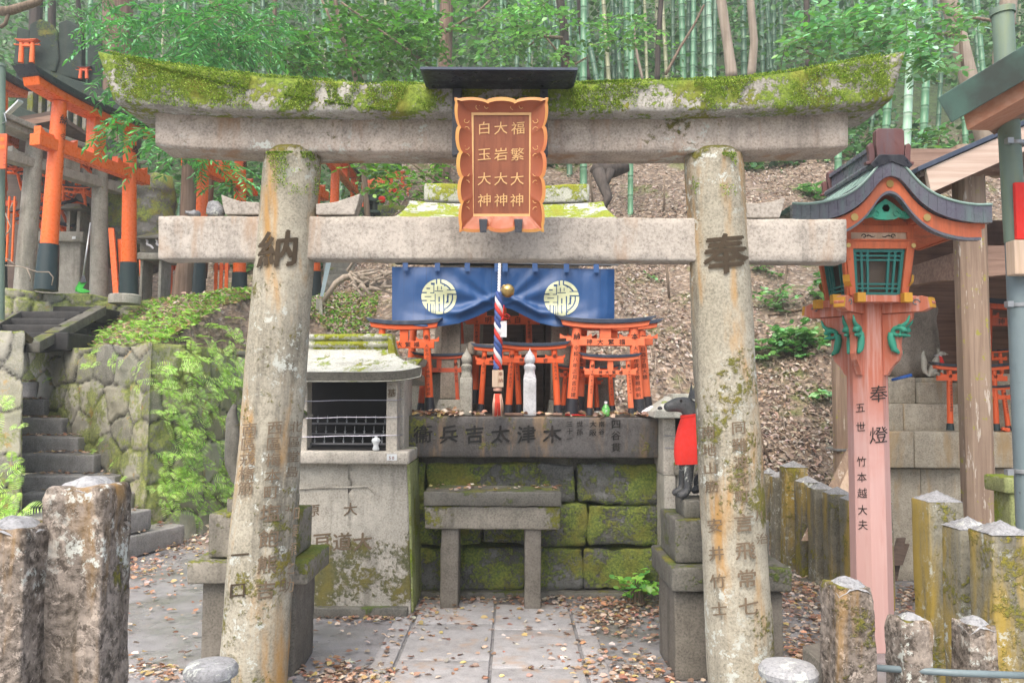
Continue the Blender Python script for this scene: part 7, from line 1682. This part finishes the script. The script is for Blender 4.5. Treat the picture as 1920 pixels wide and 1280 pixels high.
# upper flight
UF = thing('upper_steps', tuple(P(90,600,9.4)), 'short upper flight of dark steps with sloping side kerb leading to the orange torii', 'steps')
for i, (x0, x1, yt, Y) in enumerate(((-60,128,622,8.9),(-40,112,608,9.15),(-30,122,596,9.4),(20,150,583,9.7),(55,182,574,10.0))):
    a_ = P(x0, yt, Y); b_ = P(x1, yt, Y); mb = MB(); mb.block((a_.x, Y, a_.z-.2), (b_.x, Y+.6, a_.z), r=.012, cell=.08, amp=.005, seed=i); build('step', mb, M_['steps_dark'], UF, smooth='all')
mb = MB(); p = [P(48,640,8.6),P(75,640,8.6),P(200,573,10.1),P(178,573,10.1)]; mb.hexa([p[0]-Vector((0,0,.12)),p[1]-Vector((0,0,.12)),p[2]-Vector((0,0,.12)),p[3]-Vector((0,0,.12)),p[0],p[1],p[2],p[3]]); build('side_kerb', mb, M_['dark_stone'], UF, bevel=.01)
mb = MB(); p = [P(-30,618,9.0),P(-8,610,9.0),P(58,573,10.0),P(46,573,10.0)]; mb.hexa([p[0]-Vector((0,0,.2)),p[1]-Vector((0,0,.2)),p[2]-Vector((0,0,.2)),p[3]-Vector((0,0,.2)),p[0],p[1],p[2],p[3]]); build('side_kerb', mb, M_['dark_stone'], UF, bevel=.01)
rubble('terrace_edge', [(-8.0,9.9),(-6.05,9.72),(-5.5,10.3),(-4.9,11.0),(-4.3,11.25)], 2.72, .05, .26, 'low rough mossy stone edge carrying the orange torii terrace', 15, RM, z0=2.2)

# ================================================================ orange torii of the upper path
def path_torii(label, l, r_, ztop, rr, group=None, text=None, mats=('orange','black'), **kw):
    "l, r_: (px,py,Y) of the two feet"
    a_, b_ = P(*l), P(*r_); c = (a_+b_)/2; d = b_-a_; W = math.hypot(d.x, d.y); rz = math.atan2(d.y, d.x)
    pr = dict(lean=.035, over=.30, sleeve=.22, tie=.26, strut=True, sori=.045, cat='torii', inkm='ink'); pr.update(kw)
    return torii_w('orange_torii' if mats[0] == 'orange' else 'grey_torii', label, group, (c.x, c.y, min(a_.z, b_.z)), W, ztop, rr, mats, pr['lean'], pr['over'], pr['sleeve'], pr['tie'], pr['strut'], pr['sori'], text, pr['cat'], rz, pr['inkm'], pr.get('beamh', .75))
ot = path_torii('big bright orange torii with black sleeves at the top of the left steps', (86,543,9.9), (241,568,11.3), 2.62, .095, text=('','納令','奉'), over=.26, tie=.30, sori=.05)
for (px, py, Y, w_) in ((86,545,9.9,.19),(243,570,11.3,.19)):
    c = P(px, py, Y); mb = MB(); mb.lathe([(w_,-.12),(w_*1.02,-.06),(w_,-.015),(w_*.9,0)], 24, Matrix.Translation(c)); build('foundation_stone', mb, M_['grey_stone'], ot, smooth=True)
path_torii('orange torii standing higher behind the leftmost part of the picture', (-150,500,10.5), (-8,540,12.4), 3.35, .11, over=.25, tie=.28, sori=.06)
path_torii('second orange torii with dark green sleeves left of the left pillar', (367,568,12.2), (449,572,13.4), 2.95, .10, over=.40, tie=.28, sori=.05, text=('','納','奉'))
path_torii('third orange torii rising behind the left torii pillar', (520,560,13.5), (590,560,14.8), 3.0, .10, over=.35, tie=.28)
g3 = P(618,420,15.5); path_torii('distant orange torii seen under the beam right of the left pillar', (626,420,15.5), (664,400,17.3), 1.50, .085, over=.30, tie=.27, text=None, sleeve=0)
gt = path_torii('grey stone torii standing right behind the big orange one', (45,540,11.2), (185,565,12.4), 2.35, .12, mats=('grey_stone','grey_stone'), sleeve=0, over=.42, tie=.22, lean=.03)
for (x0, x1, y0, y1, Y, rzz, lab) in ((212,227,425,555,12.0,.155,'orange board leaning inside the big orange torii, left one'),(226,240,446,560,12.1,.14,'orange board leaning inside the big orange torii, middle one'),(250,262,450,560,12.2,.2,'orange board leaning right behind the right orange pillar'),(264,272,475,556,12.0,.16,'thin orange board end right of the right orange pillar')):
    a_, b_ = P(x0, y1, Y), P(x1, y0, Y); mb = MB(); k = (b_.z-a_.z)*rzz; mb.hexa([(a_.x,Y,a_.z),(b_.x,Y,a_.z),(b_.x,Y+.04,a_.z),(a_.x,Y+.04,a_.z),(a_.x-k,Y+.1,b_.z),(b_.x-k,Y+.1,b_.z),(b_.x-k,Y+.14,b_.z),(a_.x-k,Y+.14,b_.z)]); tag(build('painted_board', mb, M_['orange'], bevel=.003), lab, 'board')
gf = 'orange slatted fence panels along the upper path'
for k, (x0, x1, y0, y1, Y) in enumerate(((0,30,368,490,11.0),(298,372,488,562,13.6),(400,430,488,562,13.8))):
    FN = thing('slatted_fence', tuple(P((x0+x1)/2, y1, Y)), ('orange slatted fence panel at the left picture edge','row of dark orange slats under the left end of the tie beam','short orange slatted panel between two black sleeves')[k], 'fence')
    n = max(3, int((x1-x0)/9)); 
    for j in range(n):
        xa = x0+(x1-x0)*j/n; mb = MB(); a_, b_ = P(xa, y1, Y), P(xa+(x1-x0)/n*.8, y0, Y); mb.box((a_.x,Y,a_.z),(b_.x,Y+.03,b_.z)); build('slat', mb, M_['orange' if k != 1 else 'verm'], FN, bevel=.002)
    mb = MB(); a_, b_ = P(x0, y0+18, Y+.03), P(x1, y0+8, Y+.03); mb.box((a_.x,Y+.03,a_.z),(b_.x,Y+.06,b_.z)); build('rail', mb, M_['verm_d'], FN)
# stone shrine behind the orange torii, with its heap of toy torii
MS = thing('stone_shrine', tuple(P(140,540,12.6)), 'small grey stone shrine behind the big orange torii, piled with tiny torii', 'shrine')
mb = MB(); a_, b_ = P(60,560,12.6), P(152,448,12.6); mb.block((a_.x,12.6,a_.z-.1),(b_.x,13.4,b_.z), r=.02, cell=.15, amp=.01); build('base', mb, M_['grey_stone'], MS, smooth='all')
mb = MB(); a_, b_ = P(62,452,12.5), P(156,434,12.5); mb.block((a_.x,12.5,a_.z),(b_.x,13.4,b_.z), r=.015, cell=.12, amp=.004); build('ledge', mb, M_['grey_stone'], MS, smooth='all')
for x0, x1 in ((124,132),(143,151)):
    mb = MB(); a_, b_ = P(x0,434,12.6), P(x1,392,12.6); mb.box((a_.x,12.6,a_.z),(b_.x,12.9,b_.z)); build('post', mb, M_['grey_stone'], MS, bevel=.005)
mb = MB(); a_, b_ = P(114,393,12.5), P(160,385,12.5); mb.hexa([(a_.x,12.4,a_.z),(b_.x,12.4,a_.z),(b_.x,13.1,a_.z),(a_.x,13.1,a_.z),(a_.x+.1,12.5,b_.z+.03),(b_.x-.1,12.5,b_.z+.03),(b_.x-.1,13.0,b_.z+.08),(a_.x+.1,13.0,b_.z+.08)]); build('roof', mb, M_['dark_stone'], MS, bevel=.01)
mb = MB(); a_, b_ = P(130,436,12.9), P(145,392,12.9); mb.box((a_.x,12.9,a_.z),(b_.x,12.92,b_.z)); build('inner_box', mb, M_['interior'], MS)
mb = MB(); a_, b_ = P(135,448,12.48), P(142,443,12.48); mb.box((a_.x,12.48,a_.z),(b_.x,12.49,b_.z)); build('number_plate', mb, M_['white'], MS)
TG = 'tiny orange torii heaped on the grey shrine'
tiny = torii_w('toy_torii','tiny orange toy torii heaped on the grey shrine behind the stone torii',TG,(0,0,0),.34,.42,.022,('orange','black'),.05,.2,0,.26,False,.05,None,'toy torii',0,'ink')
first = True
for (px, py, rx, rzz) in ((150,340,.2,.3),(160,345,-.3,1.2),(140,338,.5,.8),(168,350,.2,-.6),(115,395,-.5,.4),(105,408,.9,.2),(118,412,.6,.9),(80,400,.3,.5),(75,350,.5,.3),(88,352,-.2,.9),(100,440,.9,.5),(110,436,.7,-.3),(140,385,.3,.2),(150,375,-.6,.4),(72,420,.4,.4),(82,432,.8,.1),(95,380,.2,.2),(20,330,.4,.4),(35,345,-.3,.6),(60,340,.2,1.0)):
    p = P(px, py+12, 12.7+random.uniform(-.1,.3))
    o = tiny if first else copy_thing(tiny); first = False; o.location = p; o.rotation_euler = (rx, random.uniform(-.5,.5), rzz)
# roof over it and the stone wall with tablets above
LR = thing('shelter_roof', tuple(P(120,270,12)), 'dark timber shelter roof behind the big orange torii', 'roof')
mb = MB(); q = [P(5,232,11.6),P(100,215,11.6),P(235,300,12.6),P(236,310,14.5),P(0,300,14.5)]; up = Vector((0,0,.06)); n = 5
mb.add([tuple(v) for v in q]+[tuple(v+up) for v in q], [tuple(range(n)), tuple(range(2*n-1,n-1,-1))]+[(i,i+n,(i+1)%n+n,(i+1)%n) for i in range(n)]); build('roof_sheet', mb, M_['darkwood'], LR)
mb = MB(); mb.hexa([P(5,244,11.55),P(100,226,11.55),P(100,226,11.62),P(5,244,11.62),P(5,232,11.55),P(100,215,11.55),P(100,215,11.62),P(5,232,11.62)]); build('fascia', mb, M_['oldwood_x'], LR)
for a, b in (((120,225),(235,310)),((60,240),(190,330))):
    mb = MB(); mb.tube([P(*a,12.0), P(*b,13.2)], .05, 4); build('rafter', mb, M_['oldwood_x'], LR)
mb = MB(); mb.box((P(-60,560,14.6).x,14.6,P(0,560,14.6).z),(P(250,560,14.6).x,14.7,P(0,250,14.6).z)); build('back_panel', mb, M_['darkwood'], LR)
EN = thing('stone_enclosure', tuple(P(110,250,14)), 'green-mossed stone balustrade wall above the shelter at top left', 'balustrade')
def bal(px): return 168+(px-50)*.46
for i in range(11):
    px = 58+i*16.5; w_ = 11 if i not in (0,8) else 15; yt = 118+(px-50)*.45+ (0 if w_ == 15 else 22); Yk = 14.0
    mb = MB(); a_, b_ = P(px-w_/2, yt+(95 if i else 160), Yk), P(px+w_/2, yt, Yk-(.04 if w_ == 15 else 0)); mb.box((a_.x,Yk-(.06 if w_ == 15 else 0),a_.z),(b_.x,Yk+.12,b_.z)); build('baluster', mb, M_['ped_left'], EN, bevel=.012)
mb = MB(); q = [(50,134),(225,214),(225,190),(50,110)]
mb.hexa([P(48,150,13.95),P(228,212,13.95),P(228,212,14.25),P(48,150,14.25),P(48,118,13.95),P(228,180,13.95),P(228,180,14.25),P(48,118,14.25)]); build('top_rail', mb, M_['green_stone'], EN, bevel=.01)
mb = MB(); mb.hexa([P(30,330,14.3),P(228,330,14.3),P(228,330,14.6),P(30,330,14.6),P(30,130,14.3),P(228,205,14.3),P(228,205,14.6),P(30,130,14.6)]); build('inner_wall', mb, M_['green_stone'], EN)
mb = MB(); mb.hexa([P(20,245,13.9),P(230,330,13.9),P(230,330,14.3),P(20,245,14.3),P(20,195,13.9),P(230,270,13.9),P(230,270,14.3),P(20,195,14.3)]); build('foot_wall', mb, M_['green_stone'], EN, bevel=.01)
def stele(pts_, Y, label, mat='green_stone', th=.16):
    mb = MB(); q = [P(x, y, Y) for x, y in pts_]; n = len(q); mb.add([tuple(v) for v in q]+[(v.x, Y+th, v.z) for v in q], [tuple(range(n)), tuple(range(2*n-1,n-1,-1))]+[(i,i+n,(i+1)%n+n,(i+1)%n) for i in range(n)])
    o = build('stone_tablet', mb, M_[mat], bevel=.03); return tag(o, label, 'stone tablet')
stele([(53,130),(55,45),(75,35),(92,41),(107,60),(110,110),(103,135)], 14.15, 'tall blue-green stone tablet with rounded shoulders, left one of the big pair')
stele([(104,140),(110,60),(108,44),(125,36),(145,46),(153,62),(153,150)], 14.2, 'tall mossy stone tablet right next to the blue-green one')
stele([(163,165),(163,82),(168,72),(182,72),(190,84),(194,170)], 14.1, 'narrower dark green stone tablet standing apart above the torii beam end')
stele([(24,120),(32,50),(56,56),(54,122)], 14.5, 'dark square stone tablet behind, at far left of the tablets')
tt = add_torii('votive_torii','little orange torii standing high among the stone tablets at top left',None,39,60,118,76,14.0,rp=4.5,over=.1,tie=.25,sleeve=0,mats=('orange','verm'),lean=.0)
tt2 = add_torii('votive_torii','tiny red torii wedged between the stone tablets at top left',None,150,163,148,126,14.05,rp=3,over=.3,tie=.3,sleeve=0,mats=('verm','black'))
# mossy rock slope between shrine and cedar
for i, (px, py, rx, rz_2, Y, lab) in enumerate(((262,400,.55,.7,13.0,'mossy boulder slope behind the right orange pillar'),(250,480,.4,.3,13.4,'low mossy rock behind the orange boards'))):
    c = P(px, py, Y); mb = MB(); mb.block((-rx,-.3,-rz_2),(rx,.4,rz_2), r=min(rx,rz_2)*.8, cell=.07, amp=.07, fr=2.6, seed=i*4); o = build('mossy_rock', mb, M_['altar_wall'], smooth='all'); o.location = c; tag(o, lab, 'rock')
# stone lantern with white paper zigzags
SL = thing('stone_lantern', tuple(P(283,495,11.9)), 'small dark stone lantern shrine with white zigzag paper on a stone table', 'stone lantern')
mb = MB(); a_, b_ = P(257,486,11.8), P(309,474,11.8); mb.block((a_.x,11.8,a_.z),(b_.x,12.4,b_.z), r=.012, cell=.1, amp=.004); build('table_slab', mb, M_['grey_stone'], SL, smooth='all')
for x0, x1 in ((260,268),(295,303)):
    mb = MB(); a_, b_ = P(x0,572,11.85), P(x1,486,11.85); mb.box((a_.x,11.85,a_.z),(b_.x,12.2,b_.z)); build('leg', mb, M_['grey_stone'], SL, bevel=.008)
mb = MB(); a_, b_ = P(262,474,11.9), P(300,447,11.9); mb.box((a_.x,11.9,a_.z),(b_.x,12.3,b_.z)); build('box', mb, M_['dark_stone'], SL, bevel=.01)
mb = MB(); a_, b_ = P(255,447,11.8), P(304,430,11.8); w_ = (b_.x-a_.x)/2; cx = (a_.x+b_.x)/2; mb.add([(cx-w_,11.8,a_.z),(cx+w_,11.8,a_.z),(cx+w_,12.4,a_.z),(cx-w_,12.4,a_.z),(cx-w_,11.8,a_.z+.03),(cx+w_,11.8,a_.z+.03),(cx+w_,12.4,a_.z+.03),(cx-w_,12.4,a_.z+.03),(cx-.1,12.05,b_.z),(cx+.1,12.05,b_.z)], [(3,2,1,0),(0,1,5,4),(1,2,6,5),(2,3,7,6),(3,0,4,7),(4,5,9,8),(5,6,9),(6,7,8,9),(7,4,8)]); build('roof', mb, M_['dark_stone'], SL, bevel=.01)
mb = MB()
for s in (0, 18):
    pz = [(273+s,446),(277+s,453),(275+s,458),(283+s,461),(287+s,466)]
    for a, b in zip(pz, pz[1:]): mb.tube([P(a[0],a[1],11.86), P(b[0],b[1],11.86)], .016, 4)
build('paper_zigzag', mb, M_['paper'], SL)
# broom
BM_ = thing('broom', tuple(P(152,548,10.8)), 'broom with bright green bristles and grey handle leaning by the stone torii', 'broom')
mb = MB(); mb.tube([P(156,518,10.8), P(170,418,11.0)], .014, 8); build('handle', mb, M_['metal'], BM_, smooth='all')
mb = MB(); mb.hexa([P(150,530,10.78),P(162,530,10.78),P(162,530,10.84),P(150,530,10.84),P(154,516,10.79),P(159,516,10.79),P(159,516,10.83),P(154,516,10.83)]); build('head', mb, M_['black'], BM_, bevel=.004)
mb = MB()
for _ in range(150):
    u = random.random(); mb.tube([P(149+14*u,528,10.80+.05*random.random()), P(142+12*u+random.uniform(-1,1),540,10.80), P(142+26*u+random.uniform(-2,2),546+3*math.sin(u*3),10.78+.07*random.random())], .004, 3, cap=False)
build('bristles', mb, M_['broom'], BM_)
# tree trunk beside the steps
tree('short bare tree trunk rising from the slope left of the black torii sleeve', path(11.4,(338,580),(344,520),(349,490),(352,400),(356,300),(360,150)), [.14,.125,.115,.11,.10,.09], 'bark', [], .1, BRD)
# light pole at the left edge
LP_ = thing('lamp_pole', tuple(P(4,600,7.2)), 'green-grey metal pole with a tube lamp at the left picture edge', 'lamp post')
mb = MB(); mb.tube([P(-2,600,7.2), P(0,122,7.2)], .045, 12); mb.tube([P(0,126,7.2), P(0,121,7.2)], .052, 12); build('pole', mb, M_['pole'], LP_, smooth=True)
mb = MB(); mb.hexa([P(10,214,7.1),P(34,190,7.1),P(44,194,7.2),P(18,217,7.2),P(10,210,7.1),P(34,186,7.1),P(44,190,7.2),P(18,213,7.2)]); build('lamp', mb, M_['white'], LP_, bevel=.003)
mb = MB(); mb.tube([P(8,212,7.15), P(12,228,7.15), P(4,232,7.18)], .006, 6); build('bracket', mb, M_['metal'], LP_)
mb = MB(); a_, b_ = P(-20,316,7.05), P(13,251,7.05); mb.box((a_.x,7.05,a_.z),(b_.x,7.07,b_.z)); sg = build('red_signboard', mb, M_['verm'], bevel=.002); tag(sg, 'red vertical signboard with gold characters on the left edge pole', 'sign')
t_ = MB(); write(t_, '奉納', lambda x, y: P(4+x, 262-y, 7.04), 10, 14, bold=.02); build('lettering', t_, M_['goldy'], sg)
t_ = MB(); write(t_, '大岩大神', lambda x, y: P(8+x, 290-y, 7.04), 5, 6.5, bold=.01); build('lettering', t_, M_['ink'], sg)
mb = MB()
for pp in ([(0,497),(40,500),(70,510),(92,510),(100,520),(97,535)],[(0,480),(18,488),(30,498)],[(10,400),(20,425),(16,435),(0,450)],[(18,395),(24,380)],[(50,502),(58,520),(56,528)]):
    mb.tube([P(x,y,7.6) for x, y in pp], [.006]*len(pp), 5)
tag(build('bare_twig', mb, M_['bark_pale'], smooth='all'), 'bare pale twig reaching in from the left edge before the orange torii', 'twig')
for (px,py,lab) in ((34,86,'thick mossy branch crossing the top left corner'),):
    mb = MB(); mb.tube([P(0,22,8.5),P(20,20,8.5),P(45,12,8.5),P(70,4,8.5),P(82,-12,8.5)], [.05,.05,.045,.04,.035], 8); mb.tube([P(16,26,8.5),P(10,45,8.5),P(0,52,8.5)], .02, 6); tag(build('branch', mb, M_['twig'], smooth='all'), lab, 'branch')

# ================================================================ upper shrine fragments seen between the beams
FS = thing('slatted_fence', tuple(P(705,355,15.5)), 'pinkish red picket fence of a far shrine seen between the beams', 'fence')
for j in range(13):
    px = 681+j*3.2; mb = MB(); a_, b_ = P(px,357-j*.7,15.5), P(px+2,340-j*.9,15.5); mb.box((a_.x,15.5,a_.z),(b_.x,15.53,b_.z)); build('slat', mb, M_['verm_l'], FS)
mb = MB(); mb.hexa([P(678,358,15.55),P(725,349,15.55),P(725,349,15.6),P(678,358,15.6),P(678,340,15.55),P(725,330,15.55),P(725,330,15.6),P(678,340,15.6)]); build('backing', mb, M_['verm_d'], FS)
FL_ = thing('stone_lantern', tuple(P(703,402,12.6)), 'dark mossy stone lantern peeping over the tie beam right of the left pillar', 'stone lantern')
for nm, x0, x1, y0, y1, Y in (('roof',679,707,369,377,12.5),('cap',685,702,364,369,12.5),('body_side',682,686,377,393,12.55),('body_side',698,704,377,393,12.55),('base_slab',678,710,393,399,12.5),('column',688,700,399,425,12.55)):
    mb = MB(); a_, b_ = P(x0,y1,Y), P(x1,y0,Y); mb.block((a_.x,Y,a_.z),(b_.x,Y+.22,b_.z), r=.01, cell=.06, amp=.004); build(nm, mb, M_['green_stone'], FL_, smooth='all')
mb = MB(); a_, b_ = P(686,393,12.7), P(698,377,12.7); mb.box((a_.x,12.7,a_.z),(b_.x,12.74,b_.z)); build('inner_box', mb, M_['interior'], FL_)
for (x0, x1, y0, y1, Y, lab) in ((705,760,384,394,13.4,'mossy green stone slab of a far terrace wall over the tie beam'),(728,758,370,384,14.0,'upper mossy block of the far terrace wall')):
    mb = MB(); a_, b_ = P(x0,y1,Y), P(x1,y0,Y); mb.block((a_.x,Y,a_.z-.4),(b_.x,Y+.5,b_.z), r=.02, cell=.1, amp=.015); tag(build('terrace_stone', mb, M_['altar_wall'], smooth='all'), lab, 'stone block')
for (xl, xr, yb, yt, Y, rp, lab) in ((732,756,362,322,14.5,3.2,'far orange torii among leaves left of the tablet'),(745,765,372,346,14.0,2,'thin far red torii leaning in the leaves'),(680,684,388,372,12.9,1.5,'tiny orange torii beside the dark far stone lantern')):
    add_torii('far_torii', lab, None, xl, xr, yb, yt, Y, rp=rp, over=.3, sleeve=0, mats=('verm','verm'), tie=.3)
for (px, py, lab) in ((741,357,'round red paper lantern, upper one, beside the far orange torii'),(716,374,'round red paper lantern, lower one, right of the dark stone lantern')):
    c = P(px, py, 13.2); mb = MB(); mb.lathe([(.02,-.055),(.045,-.045),(.06,-.015),(.06,.015),(.045,.045),(.02,.055)], 14, Matrix.Translation(c)); o = build('paper_lantern', mb, M_['cloth_red'], smooth=True); tag(o, lab, 'paper lantern')
# far steps with handrail and dead branches behind the left pillar
FSt = thing('far_steps', tuple(P(660,590,11)), 'far flight of dark stone steps behind the left torii pillar', 'steps')
for i in range(9):
    Y = 11.0+i*.26; yt = 588-i*12.3; a_, b_ = P(606,yt,Y), P(742-i*1.5,yt,Y); mb = MB(); mb.block((a_.x,Y,a_.z-.20),(b_.x,Y+.40,a_.z), r=.012, cell=.15, amp=.006, seed=i); build('step', mb, M_['dark_stone'], FSt, smooth='all')
mb = MB(); mb.hexa([P(600,555,10.9),P(606,556,10.9),P(606,556,10.96),P(600,555,10.96),P(612,488,11.6),P(622,488,11.6),P(622,488,11.7),P(612,488,11.7)]); build('handrail', mb, M_['pole_b'], FSt)
mb = MB(); mb.tube([P(606,565,10.4),P(630,530,10.4),P(645,520,10.4),P(680,515,10.4)], [.035,.04,.045,.03], 7)
for _ in range(26):
    x0, y0 = random.uniform(650,720), random.uniform(508,545); L_ = random.uniform(20,55); an = random.choice([-.9,-.2,.3,.8])+random.gauss(0,.25)
    mb.tube([P(x0,y0,10.3),P(x0+L_*.5*math.cos(an),y0+L_*.5*math.sin(an)+random.uniform(-4,4),10.3),P(x0+L_*math.cos(an),y0+L_*math.sin(an)*.8,10.35)], [random.uniform(.012,.035),.018,.006], 6)
mb.tube([P(660,522,10.4),P(700,540,10.4),P(735,528,10.4)], [.06,.055,.04], 8)
tag(build('dead_branches', mb, M_['bark_pale'], smooth='all'), 'tangle of dead roots and branches before the far steps', 'branches')
mb = MB(); mb.hexa([P(592,600,10.6),P(606,600,10.6),P(606,600,10.9),P(592,600,10.9),P(592,560,10.6),P(604,560,10.6),P(604,560,10.9),P(592,560,10.9)]); tag(build('concrete_block', mb, M_['grey_stone'], bevel=.01), 'grey block at the foot of the far handrail beside the left pillar', 'block')

# ================================================================ thin damp air
mb = MB(); mb.box((-48,-9,-1.2),(48,72,75)); hz = bpy.data.materials.new('damp_air'); hz.use_nodes = True; hn = hz.node_tree.nodes; hn.remove(hn['Principled BSDF'])
pv_ = hn.new('ShaderNodeVolumePrincipled'); pv_.inputs['Color'].default_value = (.86,.92,.90,1); pv_.inputs['Density'].default_value = .0045; pv_.inputs['Anisotropy'].default_value = .2
hz.node_tree.links.new(pv_.outputs[0], hn['Material Output'].inputs['Volume']); tag(build('haze', mb, hz), kind='stuff')
